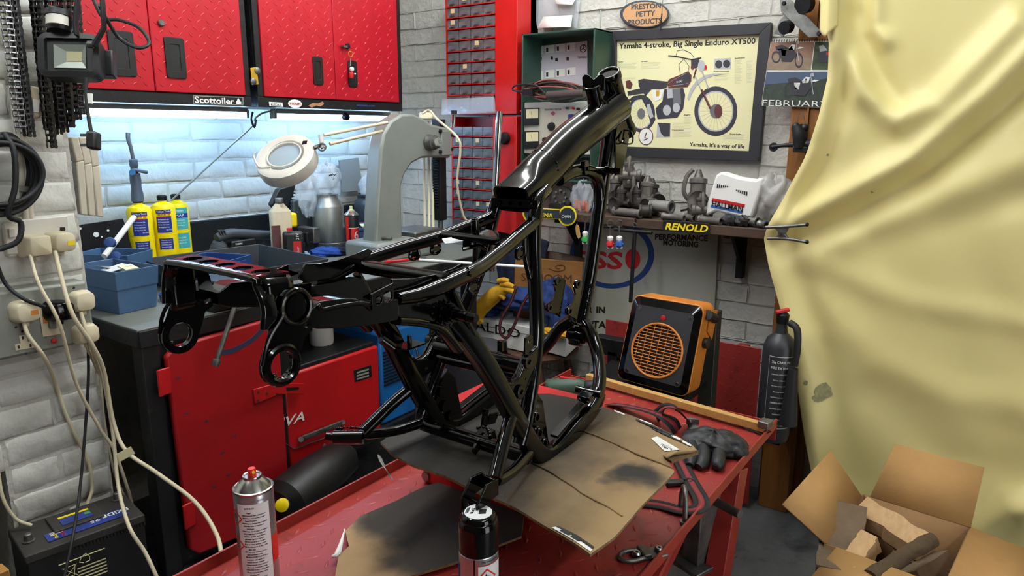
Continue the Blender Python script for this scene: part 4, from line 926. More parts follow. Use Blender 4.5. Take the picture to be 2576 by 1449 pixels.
plug('mains_plug', 'glossy black plug in the middle of the grey outlet box', 134, 780, 44, 44, yf-.004, GB, .04, sk=.3)
# cables
def cable(label, pts, r, m, grp='mains cables hanging from the pillar', nm='mains_cable'):
    P_ = [at(x, y, t) if t else Q(x, y, yy) for x, y, yy, t in [(q[0], q[1], q[2], q[3] if len(q) > 3 else None) for q in pts]]
    return tag(MB().tube(P_, r, 10, sm=6).build(nm, m), label, 'cable', grp)
y1 = PY-.06
cable('thin cream cable from the left plug of the twin socket', [(75, 642, y1), (98, 715, y1-.04), (150, 815, y1-.06), (190, 960, y1-.02), (250, 1075, y1), (286, 1130, y1), (320, 1225, y1), (333, 1270, y1+.03)], .0042, 'cream_plastic')
tg = cable('thick cream cable with a paper tag that drops to the lift edge', [(138, 632, y1), (152, 690, y1-.03), (182, 790, y1-.07), (232, 868, y1-.06), (262, 935, y1-.03), (285, 1060, y1-.02), (318, 1135, y1-.06), (395, 1190, y1-.15), (490, 1262, y1-.30), (545, 1345, y1-.42), (560, 1420, y1-.5)], .0052, 'cream_plastic')
a = at(316, 1142, 1.75); MB().box(a, (.036, .0008, .022), (.9, -.3, .35), (.3, .9, 0)).build('cable_tag', 'print_cream', tg)
cable('cream cable from the orange-stickered plug hanging over the painted bricks', [(60, 812, yf-.02), (72, 845, yf-.03), (112, 900, yf-.03), (140, 965, PY-.02), (165, 1040, PY-.02), (195, 1105, PY-.02), (222, 1160, PY-.02), (232, 1225, PY-.02), (220, 1268, PY-.03)], .0046, 'cream_plastic')
cable('cream cable falling in front of the battery from the upper right plug', [(203, 785, yf-.02), (222, 850, yf-.03), (262, 965, PY-.04), (284, 1090, PY-.05), (298, 1225, PY-.12), (325, 1325, 1.70), (365, 1390, 1.66), (398, 1460, 1.62)], .0048, 'cream_plastic')
cable('cream cable from the lower right plug behind the others', [(214, 865, yf-.02), (238, 915, PY-.03), (252, 960, PY+.02), (262, 1060, PY+.02), (285, 1180, PY+.02), (318, 1262, PY+.02)], .0042, 'cream_plastic')
cable('thin black cable hanging straight down in front of the pillar', [(222, 880, PY-.05), (222, 960, PY-.05), (213, 1100, PY-.06), (200, 1240, PY-.1), (185, 1340, PY-.2), (160, 1460, PY-.25)], .0036, 'black_rubber')
cable('black cable looping from the coil to the glossy black plug', [(-10, 660, y1), (15, 715, y1), (60, 752, y1-.03), (112, 772, y1-.03)], .0044, 'black_rubber')
cable('grey cable bending down to the battery at the left edge', [(-6, 1180, PY-.02), (8, 1255, PY-.03), (40, 1305, PY-.04), (80, 1322, PY-.06)], .0042, 'cream_plastic')
# coil of black cable hung up at the left edge
co = thing('cable_coil', 'coil of black rubber cable hanging at the left edge of the pillar', 'cable coil', Q(30, 430))
r = random.Random(2)
for k in range(8):
    rx = 54+k*9+r.uniform(-6, 6); ry = 88+r.uniform(-10, 12); cx = 18-k*3+r.uniform(-6, 6); cy = 442+r.uniform(-8, 8)
    pts = []
    for i in range(14):
        a = 2*PI*i/14; pts.append(Q(cx+rx*math.cos(a)*(1-.25*math.sin(a)*0), cy+ry*math.sin(a)-.0*k, y1+.03-k*.012))
    MB().tube(pts, .0052, 10, sm=4, closed=True).build('cable_turn', 'black_rubber', co)
MB().tube([Q(10, 335, y1-.04), Q(35, 380, y1-.06), Q(38, 470, y1-.06), Q(20, 540, y1-.05), Q(52, 560, y1-.04), Q(46, 605, y1-.04), Q(5, 625, y1-.03), Q(-20, 628, y1-.03)], .0062, 10, sm=5).build('cable_tail', 'black_rubber', co)
# alarm sensor (cream box)
al = thing('motion_sensor', 'cream motion sensor box between the hanging chains on the pillar', 'sensor', Q(92, 258))
mb = MB(); frame_box(mb, (76, 214), (112, 222), (104, 298), (84, 296), PY, .05); mb.build('case', 'cream_plastic', al, bevel=.005)
mb = MB(); frame_box(mb, (82, 250), (101, 252), (98, 284), (84, 282), PY-.05, .003); mb.build('lens', 'white_plastic', al, bevel=.001)
# cream plastic trunking offcut bent round the pillar corner
tk = thing('plastic_trunking', 'cream ribbed plastic trunking offcut hanging from the pillar corner', 'trunking', Q(215, 440))
yk = PY+.0
for k in range(3):
    a = [(178+k*22, 346), (192+k*20, 408+k*6), (204+k*20, 540+k*2)]; b = [(198+k*22, 345), (212+k*20, 404+k*6), (222+k*20, 543+k*2)]
    mb = MB()
    for j in range(2):
        q = [ony(*a[j], yk+.02*k), ony(*b[j], yk+.02*k), ony(*b[j+1], yk+.02*k), ony(*a[j+1], yk+.02*k)]; mb.prism(q, V((0, .03, 0)))
    mb.build('rib', 'conduit', tk, bevel=.003)
# ---------------------------------------------------------------- drive chains on hooks
mat('chain_steel', '8a8a8c', .34, .8, c2='5c5c5e', scale=20); mat('chain_black', '3a3836', .45, .5, c2='262524', scale=20)
def chain(a, b, face, m, label, grp, bend=0., pitch=.0125, w=.0105):
    """roller chain from a to b; face = direction across the rollers"""
    a, b = V(a), V(b); L = (b-a).length; n = int(L/pitch); d = (b-a).normalized(); X = V(face); X = (X-d*X.dot(d)).normalized(); Z = X.cross(d); mb = MB()
    for k in range(n):
        p = a+d*(pitch*(k+.5))+X*bend*math.sin(PI*k/n); out = k % 2; hw = w/2+(.0012 if out else 0)
        for s in (-1, 1):
            c = p+X*hw*s; e = pitch*.70; q = .0046
            o = [c-d*e-Z*q*.55, c-d*e*.6-Z*q, c-Z*q*.72, c+d*e*.6-Z*q, c+d*e-Z*q*.55, c+d*e+Z*q*.55, c+d*e*.6+Z*q, c+Z*q*.72, c-d*e*.6+Z*q, c-d*e+Z*q*.55]
            mb.prism([v-X*.0006 for v in o], X*.0012)
        mb.cyl(p-d*pitch*.5-X*w*.5, p-d*pitch*.5+X*w*.5, .0033, n=7)
        mb.cyl(p-d*pitch*.5-X*(w*.5+.0024), p-d*pitch*.5+X*(w*.5+.0024), .0017, n=6)
    return tag(mb.build('drive_chain', m, flat=True), label, 'chain', grp)
GA = 'bright chains hanging at the left edge'; GBc = 'black chains behind the floodlight'
ya = PY-.05
X0 = V((1, -.15, 0)); X1 = V((.3, -1, 0))
chain(Q(0, -30, ya), Q(48, 340, ya), X0, 'chain_steel', 'leftmost steel drive chain hanging at the left edge of the photo', GA)
chain(Q(14, -30, ya-.012), Q(60, 345, ya-.012), X0, 'chain_steel', 'steel drive chain showing open square links, second from the left edge', GA)
chain(Q(24, -30, ya+.012), Q(68, 346, ya+.012), X1, 'chain_black', 'dark drive chain seen edge-on between the bright chains at the left', GA)
chain(Q(36, -30, ya-.004), Q(82, 345, ya-.004), X1, 'chain_steel', 'steel drive chain seen from its riveted side, right of the bright bunch', GA)
ord_ = ['first', 'second', 'third', 'fourth', 'fifth', 'sixth', 'seventh', 'eighth', 'ninth', 'tenth', 'eleventh', 'twelfth', 'thirteenth']
ends = [(118, 330), (128, 382), (136, 372), (142, 332), (150, 336), (158, 330), (166, 334), (174, 318), (182, 322), (190, 308), (198, 300), (206, 288), (214, 262)]
for k, e in enumerate(ends):
    yy = ya-.02-.012*(k % 3)
    chain(Q(78+k*9.5, -30, yy), Q(e[0], e[1], yy), X0 if k % 2 else X1, 'chain_black', 'black oily drive chain behind the floodlight, %s of the bunch from the left' % ord_[k], GBc, pitch=.0135)
hk = thing('hook_rail', 'black steel rail above the chains at the top of the frame', 'rail', Q(110, -20)); MB().tube([Q(-40, -26, PY-.06), Q(240, -26, PY-.06)], .008, 10).build('bar', 'dark_metal', hk)
# ---------------------------------------------------------------- LED floodlight with sensor
fl = thing('floodlight', 'black LED floodlight with motion sensor hanging before the red wall cabinet', 'floodlight', at(175, 140, 1.58)); tf = 1.58; sc = tf/FPX
FXx = (CR*.97+CF*.18+CU*.04).normalized(); FZ = (CU-CR*.2); FZ = (FZ-FXx*FZ.dot(FXx)).normalized(); FN = FXx.cross(FZ)
if FN.dot(CF) > 0: FN = -FN
fc = at(172, 138, tf)
def fpt(a, b, d=0.): return fc+FXx*a*sc+FZ*b*sc+FN*d
mb = MB(); o = rrect(142, 112, 24, 5); i_ = [(a+2, b) for a, b in rrect(112, 84, 6, 5)]; n = len(o)
mb.add([fpt(a*.96, b*.96, -.045) for a, b in o]+[fpt(a, b, 0) for a, b in o]+[fpt(a, b, .002) for a, b in i_]+[fpt(a*.98+2, b*.98, -.006) for a, b in i_], [(j*n+k, j*n+(k+1) % n, (j+1)*n+(k+1) % n, (j+1)*n+k) for j in range(3) for k in range(n)]+[tuple(range(n)), tuple(range(3*n, 4*n))])
mb.build('housing', 'black_plastic', fl, ang=30)
mat('reflector', '82887f', .35, .4); mb = MB(); ro = [(-38, 30), (36, 30), (36, -30), (-38, -30)]; ri = [(-10, 13), (26, 13), (26, -13), (-10, -13)]
mb.add([fpt(a+3, b-2, -.003) for a, b in ro]+[fpt(a+3, b-2, -.006+.0) for a, b in ri], [(k, (k+1) % 4, 4+(k+1) % 4, 4+k) for k in range(4)]); mb.build('reflector', 'reflector', fl, flat=True)
mb = MB(); mb.add([fpt(a+3, b-2, -.0052) for a, b in ri], [(0, 1, 2, 3)]); mb.build('led_panel', mat('led_yellow', 'a39f7a', .6), fl)
mb = MB(); s0 = at(150, 78, tf); mb.lathe(s0, [(.022, 0), (.026, .008), (.026, .03), (.018, .04)], CU, n=20); s = mb.build('sensor_body', 'black_plastic', fl)
mb = MB(); mb.lathe(s0+CR*.001-CF*.006+CU*.008, [(.024, 0), (.024, .022), (.020, .026)], CU, n=20); mb.build('sensor_lens', 'white_plastic', s)
mb = MB(); mb.lathe(at(150, 48, tf)-CF*.004, [(.024, 0), (.0275, .003), (.026, .016), (.018, .018)], CU, n=20); mb.build('sensor_hood', 'black_plastic', s)
mb = MB(); mb.tube([at(236, 116, tf), at(262, 70, tf), at(258, 5, tf), at(250, -30, tf)], 1., sec=rrect(.016, .005, .001, 1), up=tuple(CF)); mb.tube([at(198, -30, tf), at(190, 60, tf), at(194, 90, tf)], 1., sec=rrect(.016, .005, .001, 1), up=tuple(CF)); 
b1_ = mb.build('yoke_bracket', 'dark_metal', fl); MB().cyl(at(236, 112, tf), at(236, 112, tf)-CR*.012, .008, n=12).build('yoke_bolt', 'dull_steel', fl)
mb = MB(); mb.box(fc-FN*.06+FXx*.06, (.03, .03, .06), FXx, FN); mb.build('cooling_back', 'black_plastic', fl, bevel=.003)
MB().tube([at(218, 196, tf), at(216, 232, tf), at(222, 290, tf), at(230, 335, tf)], .0042, 8, sm=4).build('lead', 'black_rubber', fl)
c = at(236, 354, tf); MB().box(c, (.020, .026, .040), CR*.9+CF*.4, CF).build('lead_plug', 'black_plastic', fl, bevel=.005)
for dy in (-5, 20): MB().box(at(213, 345+dy, tf), (.018, .004, .006), CR, CF).build('plug_pin', 'dull_steel', fl)
MB().box(at(222, 248, tf), (.018, .004, .022), CR, CF).build('lead_tag', 'print_white', fl)
lpc = [at(250, 12, 1.62), at(266, 45, 1.66), at(300, 95, 1.7), (at(345, 120, 1.7)), at(375, 108, 1.72), at(350, 70, 1.74), at(300, 50, 1.74), at(262, 46, 1.73), at(240, 10, 1.72), at(230, -20, 1.72)]
tag(MB().tube(lpc, .0045, 8, sm=6).build('lamp_cable', 'black_rubber'), 'loop of black cable in front of the left red cabinet doors', 'cable')
# ---------------------------------------------------------------- battery
bt = thing('car_battery', 'large black lead battery with blue and yellow label before the pillar', 'battery', (.68, 1.84, .2))
bz_ = .472; fl_ = onz(61, 1401, bz_); frr = onz(364, 1293, bz_); X = (frr-fl_); X.z = 0; Lb = X.length; X.normalize(); Y = V((-X.y, X.x, 0)); Wb = min(.165, (PY-.01-fl_.y)/max(.3, Y.y))
cB = fl_+X*Lb/2+Y*Wb/2
MB().box(cB-V((0, 0, .115)), (Lb*.985, Wb*.97, .20), X, Y).build('case', 'black_plastic', bt, bevel=.004)
mat('battery_lid', '3a3733', .6, c2='2a2826', scale=9, dirt='55504a', dscale=9, damt=.6)
lid = MB().box(cB-V((0, 0, .012)), (Lb, Wb, .022), X, Y).build('lid', 'battery_lid', bt, bevel=.003)
mb = MB()
for k in range(34):
    if 12 < k < 28 or k > 30: mb.box(fl_+X*Lb*(k+.5)/34-V((0, 0, .026))-Y*.001, (Lb/34*.55, .004, .008), X, Y)
g_ = mb.build('lid_ribs', 'black_plastic', bt); g_['kind'] = 'stuff'
MB().box(cB+Y*Wb*.12+V((0, 0, .003)), (Lb*.42, Wb*.55, .008), X, Y).build('vent_cover', 'battery_lid', lid, bevel=.002)
for u, v in ((.09, .42), (.91, .80)):
    p = fl_+X*Lb*u+Y*Wb*v; MB().lathe(p, [(.014, 0), (.014, .002), (.0095, .003), (.0085, .018), (.006, .02)], n=18).build('terminal', 'dull_steel', bt)
bl = mat('battery_blue', '2b3c86', .45)
MB().box(fl_+X*Lb*.55+Y*Wb*.3+V((0, 0, .0008)), (Lb*.68, Wb*.26, .001), X, Y).build('blue_label', bl, lid)
MB().box(fl_+X*Lb*.5+Y*Wb*.55+V((0, 0, .008)), (Lb*.26, Wb*.22, .001), X, Y).build('blue_label', bl, lid)
MB().box(fl_+X*Lb*.5+Y*Wb*.70+V((0, 0, .0085)), (Lb*.26, Wb*.055, .001), X, Y).build('yellow_strip', 'print_yellow', lid)
MB().box(fl_+X*Lb*.60+Y*Wb*.58+V((0, 0, .0088)), (Lb*.05, Wb*.08, .001), X, Y).build('green_mark', mat('battery_green', '4c9a58', .5), lid)
text('brand_print', 'EXIDE', fl_+X*Lb*.92+Y*Wb*.40+V((0, 0, .0016)), -X, -Y, .024, 'print_white', lid, fit=.062, bold=.02)
text('rating_print', '95', fl_+X*Lb*.66+Y*Wb*.34+V((0, 0, .0016)), -X, -Y, .018, 'print_white', lid, fit=.022)
MB().box(fl_+X*Lb*.30+Y*Wb*.36+V((0, 0, .0016)), (Lb*.10, Wb*.09, .0006), X, Y).build('bar_code_patch', 'print_white', lid)
mb = MB()
for k in range(10): mb.box(fl_+X*Lb*(.255+k*.0095)+Y*Wb*.36+V((0, 0, .0022)), (Lb*.004, Wb*.07, .0004), X, Y)
g_ = mb.build('bar_code', 'print_black', lid); g_['kind'] = 'stuff'
for k, m_ in enumerate(('print_yellow', 'print_blue', 'print_red')):
    for j in (0, 1): MB().ring(fl_+X*Lb*(.285+k*.028)+Y*Wb*(.22+j*.075)+V((0, 0, .002)), (0, 0, 1), .0036, .0009, 14, h=.0006).build('safety_mark', m_, lid)
fn_ = fl_-Y*.0018-V((0, 0, .04))
MB().tube([fn_+X*Lb*.24-V((0, 0, .012)), fn_+X*Lb*.62-V((0, 0, .012))], .0013, 6).build('label_rule', 'print_cream', bt)
for k in range(5):
    MB().box(fn_+X*Lb*(.50+.0)+V((0, 0, -.040-k*.009)), (Lb*.24, .0006, .0032), X, Y).build('label_bar', 'print_cream', bt)
ct = fn_+X*Lb*.32-V((0, 0, .036))
mb = MB(); e = V((0, 0, 1))
for a_, b_ in (((-.016, .012), (.016, -.02)), ((.016, .012), (-.016, -.022)), ((-.011, .010), (-.008, -.016)), ((.012, .010), (.008, -.016)), ((-.012, .011), (.012, .011)), ((-.008, -.016), (.008, -.016))): mb.tube([ct+X*a_[0]+e*a_[1], ct+X*b_[0]+e*b_[1]], .0008, 5)
g_ = mb.build('crossed_bin_mark', 'print_cream', bt); g_['kind'] = 'stuff'
ct = fn_+X*Lb*.45-V((0, 0, .02))
mb = MB()
for k in range(3):
    a_ = 2*PI*k/3+.5; a2_ = a_+1.7; mb.tube([ct+X*.010*math.cos(a_)+e*.010*math.sin(a_), ct+X*.013*math.cos((a_+a2_)/2)+e*.013*math.sin((a_+a2_)/2), ct+X*.010*math.cos(a2_)+e*.010*math.sin(a2_)], .0013, 5)
g_ = mb.build('recycling_mark', 'print_cream', bt); g_['kind'] = 'stuff'
MB().bx(.30, .84, 1.74, 1.94, 0, bz_-.218).build('battery_plinth', 'wood_dark', bevel=.004)
tag(bpy.data.objects['battery_plinth'], 'dark timber block under the large battery', 'block')
p = ony(18, 1400, 1.68); tag(MB().bx(p.x-.12, p.x, 1.68, 1.72, 0, zat(p, 1432)).build('wooden_board', 'wood_pine', bevel=.002), 'orange-brown board end at the bottom left corner beside the battery', 'board')
# ================================================================ workbench
BZ, BY, BX0, BX1 = H-.52, 1.833, .90, 2.50
wbn = thing('workbench', 'long black steel workbench with worn top and red door', 'workbench', (1.6, 2.2, 0))
MB().bx(BX0, BX1, BY, W1Y-.004, BZ-.012, BZ).build('top', 'bench_top', wbn, bevel=.002)
MB().bx(BX0, BX1, BY-.006, BY+.03, BZ-.052, BZ-.004).build('front_rail', 'bench_black', wbn, bevel=.003)
MB().bx(BX0-.004, BX0+.04, BY, W1Y-.02, BZ-.05, BZ-.004).build('end_rail', 'bench_black', wbn, bevel=.003)
for x, y in ((BX0+.004, BY+.0), (1.325, BY+.002), (2.29, BY), (BX0+.004, 2.62), (2.40, 2.62)): MB().bx(x, x+.05, y, y+.05, 0, BZ-.012).build('leg', 'bench_black', wbn, bevel=.003)
MB().bx(1.02, BX1, W1Y-.03, W1Y-.004, BZ, BZ+.15).build('upstand', 'bench_black', wbn, bevel=.002)
MB().bx(BX0+.05, 1.33, BY+.012, BY+.03, .14, BZ-.05).build('end_panel', 'bench_black', wbn)
MB().bx(BX0+.05, 1.36, BY-.012, BY+.012, .10, .20).build('bottom_rail', 'bench_black', wbn, bevel=.004)
dq = [(.957, .845), (.985, .868), (1.262, .879), (1.282, .872), (1.318, .832), (1.318, .215), (1.30, .205), (.995, .232), (.968, .26)]
dr_ = MB().prism([V((x, BY-.022, z)) for x, z in dq], V((0, .02, 0))).build('door', 'door_red', wbn, bevel=.006)
mb = MB(); 
for q in ((405, 985), (468, 1320)):
    p = ony(q[0]+10, q[1]-25, BY-.026); hp = MB().box(p, (.032, .006, .075)).build('hinge', 'red_paint', dr_, bevel=.004)
    MB().cyl(p+V((-.016, -.002, -.036)), p+V((-.016, -.002, .036)), .005, n=10).build('hinge_pin', 'red_paint', dr_)
h1_ = ony(640, 1000, BY-.028); h2_ = ony(765, 975, BY-.03); 
hs_ = MB().prism([ony(*q, BY-.028) for q in ((638, 980), (700, 963), (766, 964), (766, 992), (704, 992), (642, 1017))], V((0, .006, 0))).build('hasp', 'red_paint', dr_, bevel=.002)
MB().prism([ony(*q, BY-.029) for q in ((720, 975), (752, 974), (752, 980), (722, 984))], V((0, .002, 0))).build('hasp_slot', 'black_plastic', hs_)
for q in ((650, 987), (650, 1008), (672, 990), (697, 992)): MB().cyl(ony(*q, BY-.0275), ony(*q, BY-.030), .0035, n=8).build('rivet', 'dark_metal', hs_)
mat('scuff_blue', '2e2a48', .7); mb = MB(); mb.tube([ony(*q, BY-.0224) for q in ((558, 888), (590, 880), (630, 858), (655, 835), (668, 812))], 1., sm=5, sec=rrect(.016, .0006, .0002, 1), up=(0, 0, 1)); mb.build('scrape_mark', 'scuff_blue', dr_)
for q in ((448, 952), (520, 1060), (560, 1140), (590, 1095), (470, 1040), (540, 1225), (575, 1195)): MB().box(ony(*q, BY-.0224), (.012, .0006, .004)).build('paint_chip', 'scuff_blue', dr_)
vb = thing('vice_bar', 'steel tommy bar with a knob end hanging from the bench vice', 'vice handle', ony(570, 850, 1.72))
MB().cyl(ony(600, 745, 1.72), ony(546, 905, 1.72), .0068, n=14).build('rod', 'dull_steel', vb); MB().lathe(ony(546, 905, 1.72), [(.0068, -.002), (.011, .0), (.0115, .014), (.010, .018)], ony(546, 905, 1.72)-ony(600, 745, 1.72), n=16).build('knob', 'dull_steel', vb)
vc = thing('bench_vice', 'dark bench vice mostly hidden behind the rear of the frame', 'vice', ony(560, 740, 1.95))
p = V((1.17, BY+.02, BZ)); MB().bx(p.x-.05, p.x+.05, p.y-.02, p.y+.12, BZ, BZ+.03).build('base', 'dark_metal', vc, bevel=.004); MB().bx(p.x-.04, p.x+.04, p.y-.06, p.y+.10, BZ+.03, BZ+.09).build('body', 'dark_metal', vc, bevel=.008); MB().cyl((p.x, p.y-.14, BZ+.05), (p.x, p.y, BZ+.05), .016, n=14).build('screw', 'dull_steel', vc)
MB().bx(p.x-.05, p.x+.05, p.y-.09, p.y-.06, BZ+.03, BZ+.10).build('jaw', 'dark_metal', vc, bevel=.004)
# ---------------------------------------------------------------- on the bench
mat('bin_dark', '3a4046', .5, c2='2c3034', scale=9); mat('alu', 'a7a9a4', .38, .85, c2='8f918d', scale=7, rvar=.1); mat('jar_dark', '2b3038', .4); mat('can_rust', 'cfc3a8', .6, c2='b5a584', scale=10, dirt='4a3a2c', dscale=10, damt=.56)
def tote(name, label, c, X, w, l, h, m, cat='bin', flare=1.12, lipz=0., grp=None, th=.004):
    """open-top tapering storage bin: c = base centre"""
    c = V(c); X = V(X).normalized(); Y = V((-X.y, X.x, 0)); t = thing(name, label, cat, c, grp)
    def ringp(k, z, ins=0.): return [c+X*(a*(w/2*k-ins))+Y*(b*(l/2*k-ins))+V((0, 0, z)) for a, b in ((-1, -1), (1, -1), (1, 1), (-1, 1))]
    R_ = [ringp(1, 0), ringp(1+(flare-1)*.55, h*.55), ringp(1+(flare-1)*.62+.02, h*.57), ringp(flare+.02, h), ringp(flare+.02, h, th), ringp(1+(flare-1)*.1, th, th)]
    mb = MB(); vs = [v for r_ in R_ for v in r_]; mb.add(vs, [(j*4+i, j*4+(i+1) % 4, (j+1)*4+(i+1) % 4, (j+1)*4+i) for j in range(5) for i in range(4)]+[(3, 2, 1, 0), (20, 21, 22, 23)]); mb.build('tub', m, t, bevel=.002, flat=True)
    MB().box(c-Y*(l/2*1.07)+V((0, 0, h*.78)), (w*.55, .006, h*.20), X, Y).build('label_slot', m, t, bevel=.001)
    return t, X, Y
B = lambda x, y: onz(x, y, BZ)
bX = V((.82, .57, 0))
bc_ = (B(240, 790)+B(372, 760))/2; c = V((1.0, 2.13, BZ))
t, X, Y = tote('storage_bin', 'blue stacking bin holding papers at the left end of the bench', c, V((.95, .10, 0)), .115, .19, .125, 'blue_bin', flare=1.14)
MB().box(c+V((0, .0, .115)), (.08, .05, .002), X+V((0, 0, .15)), Y).build('paper_card', 'print_white', t); MB().box(c+V((.01, .04, .112)), (.06, .06, .002), X-V((0, 0, .2)), Y).build('paper_card', 'print_grey', t); MB().box(c+V((.03, -.02, .112)), (.04, .04, .012), X, Y+V((0, 0, .2))).build('paper_card', 'print_cream', t)
t, X, Y = tote('storage_bin', 'second blue stacking bin against the wall behind the paper-filled one', V((1.13, 2.40, BZ)), V((.80, .42, 0)), .115, .17, .12, 'blue_bin', flare=1.12)
MB().tube([V((1.04, 2.27, BZ+.13)), V((1.19, 2.36, BZ+.23))], .009, 12).build('white_tube', 'print_white', t)
for q in ((278, 612), (292, 648)): MB().lathe(ony(*q, 2.3), [(.016, 0), (.018, .01), (.014, .02), (.001, .022)], (-.5, -.8, .3), n=14).build('blue_cap', 'blue_plastic', t)
pn = [ony(*q, 2.56) for q in ((200, 566), (310, 550), (345, 665), (205, 690))]
tp = thing('drilled_sheet', 'black drilled metal sheet leaning on the wall behind the blue bins', 'panel', V((1.12, 2.56, BZ))); MB().prism(pn, V((0, .006, 0))).build('sheet', 'dark_metal', tp, bevel=.001)
for q, s in (((242, 590), .009), ((272, 580), .004), ((202, 575), .004), ((256, 596), .003)): MB().cyl(ony(*q, 2.5595), ony(*q, 2.556), s, n=10).build('drill_hole', 'print_white', tp)
# gas cylinders
def gas(c, label, style, h=.262, R=.041):
    c = V(c); t = thing('gas_cylinder', label, 'gas cylinder', c, 'yellow gas cylinders on the bench'); a = math.atan2(-c.y, -c.x)
    MB().lathe(c, [(R-.004, 0), (R, .004), (R, h*.53), (R-.0015, h*.535), (R, h*.54), (R, h-.024), (R*.86, h-.010), (R*.5, h-.002), (R*.36, h), (R*.36, h+.012)], n=32).build('bottle', 'yellow_can', t)
    MB().lathe(c, [(R*.40, h+.006), (R*.42, h+.022), (R*.3, h+.026), (.001, h+.026)], n=20).build('valve_cap', 'dark_metal', t)
    if style == 'navy':
        wrap('label_panel', c, R, a-.62, a+.62, h*.555, h*.79, 'print_blue', t); wrap('label_panel', c, R, a-.62, a+.62, h*.845, h*.90, 'print_blue', t); wrap('label_stripe', c, R, a-.62, a+.62, h*.79, h*.802, 'print_red', t); wrap('label_stripe', c, R, a-.62, a+.62, h*.836, h*.845, 'print_red', t); wrap('label_panel', c, R, a-.55, a+.6, h*.30, h*.47, 'print_blue', t)
        wtext('label_print', 'MAP-PLUS', c, R, a, h*.806, .0105, .046, 'print_black', t); wtext('label_print', 'Todays Tools', c, R, a, h*.86, .010, .046, 'print_white', t)
        for k in range(4): wtext('label_print', ('No Poisonous Gas', 'No Temperature Loss', 'No Gas Adjustments', 'No Regulation Use')[k], c, R, a-.05, h*.745-k*.0095, .0062, .036, 'print_white', t)
        for k in range(5): wtext('label_print', ('Pressure Vessel under', 'LIQUEFIED GAS', 'FLAMMABLE', 'Protect from Sunlight', 'Read label'), c, R, a, 0, .006, .03, 'print_white', t) if False else wtext('label_print', ('Pressure vessel under', 'LIQUEFIED GAS', 'FLAMMABLE N.O.S', 'Protect from sunlight', 'Read label'), c, R, a, 0, .006, .03, 'print_white', t) if False else wtext('label_print', ('Warning vessel', 'LIQUEFIED GAS', 'FLAMMABLE, N.O.S', 'Protect from sunlight', 'Read the label')[k], c, R, a+.02, h*.435-k*.0085, .006, .034, 'print_white', t)
        wtext('label_print', 'Net 14.1oz', c, R, a+.35, h*.59, .007, .02, 'print_white', t)
    else:
        tl = mat('label_teal', '3fa6ac', .45); wrap('label_panel', c, R, a-.55, a+1.0, h*.56, h*.90, tl, t); wrap('label_panel', c, R, a-1.1, a-.55, h*.56, h*.90, 'print_white', t); wrap('label_panel', c, R, a-.5, a+1.0, h*.745, h*.815, 'print_blue', t, .0008); wrap('label_panel', c, R, a-.55, a+1.0, h*.26, h*.50, tl, t); wrap('label_panel', c, R, a-1.1, a-.55, h*.26, h*.50, 'print_white', t)
        wtext('label_print', 'MAP', c, R, a+.2, h*.765, .013, .03, 'print_white', t); wtext('label_print', 'Haven', c, R, a+.2, h*.845, .010, .028, 'print_white', t)
        for k in range(3): wtext('label_print', ('High performance', 'Brazing and', 'soldering gas')[k], c, R, a+.2, h*.70-k*.010, .006, .034, 'print_white', t); wtext('label_print', ('DANGER', 'Extremely flammable', 'gas')[k], c, R, a+.25, h*.42-k*.010, .006, .03, 'print_white', t)
    return t
g1 = B(366, 682); gas(g1, 'yellow gas cylinder with navy label under the torch head, leftmost of three', 'navy', h=zat(g1, 514)-BZ, R=.0425)
g2 = B(418, 672)+V((.005, -.01, 0)); gas(g2, 'middle yellow gas cylinder with navy label, capped', 'navy', h=zat(g2, 508)-BZ, R=.0425)
g3 = V((1.50, 2.645, BZ)); gas(g3, 'rightmost gas cylinder with teal label', 'teal', h=zat(g3, 505)-BZ, R=.0425)
tz = zat(g1, 505); tm = mat('torch_grey', '5d6670', .45, .3)
th_ = thing('blow_torch', 'grey blow torch head with curved nozzle screwed on a yellow cylinder', 'torch', V((g1.x, g1.y, tz)))
zz = lambda py: zat(g1, py)
MB().lathe(V((g1.x, g1.y, 0)), [(.021, zz(506)), (.021, zz(490)), (.017, zz(470)), (.019, zz(455)), (.0175, zz(436))], n=18).build('body', tm, th_)
MB().box(V((g1.x+.012, g1.y-.012, zz(430))), (.05, .03, .012), (1, -.2, -.25), (.2, 1, 0)).build('trigger', tm, th_, bevel=.004)
MB().lathe(V((g1.x, g1.y, 0)), [(.0125, zz(436)), (.0125, zz(420)), (.0145, zz(418)), (.0145, zz(402)), (.010, zz(400))], n=16).build('collar', tm, th_)
MB().tube([V((g1.x, g1.y, zz(402))), V((g1.x-.004, g1.y, zz(372))), V((g1.x-.010, g1.y, zz(350))), V((g1.x-.008, g1.y, zz(334)))], [.006, .0065, .0072, .0075], 12, sm=5).build('nozzle', 'dull_steel', th_)
MB().lathe(V((g1.x-.018, g1.y-.02, zz(432))), [(.010, 0), (.010, .014)], (-.5, -.8, 0), n=14).build('gas_knob', mat('torch_blue', '3f78a0', .4), th_)
# big grey tray and blue boxes in it
tr_c = V((1.40, 2.14, BZ)); t, X, Y = tote('plastic_tray', 'large grey plastic drip tray on the bench behind the frame', tr_c, V((.90, -.10, 0)), .40, .42, .085, 'bin_dark', 'tray', flare=1.08)
tote('storage_bin', 'dark blue small bin standing inside the grey tray', tr_c+V((-.08, -.02, .006)), V((.8, .3, 0)), .12, .16, .10, 'blue_plastic', flare=1.08)
p = B(428, 755); tg_ = thing('blue_dish', 'round blue plastic dish on the bench beside the blue bins', 'dish', p); MB().lathe(p, [(.022, 0), (.028, .004), (.030, .022), (.028, .022), (.024, .006), (.001, .005)], n=24).build('dish', 'blue_plastic', tg_); MB().ring(p+V((0, 0, .021)), (0, 0, 1), .030, .002, 24, 6).build('rim', 'blue_plastic', tg_)
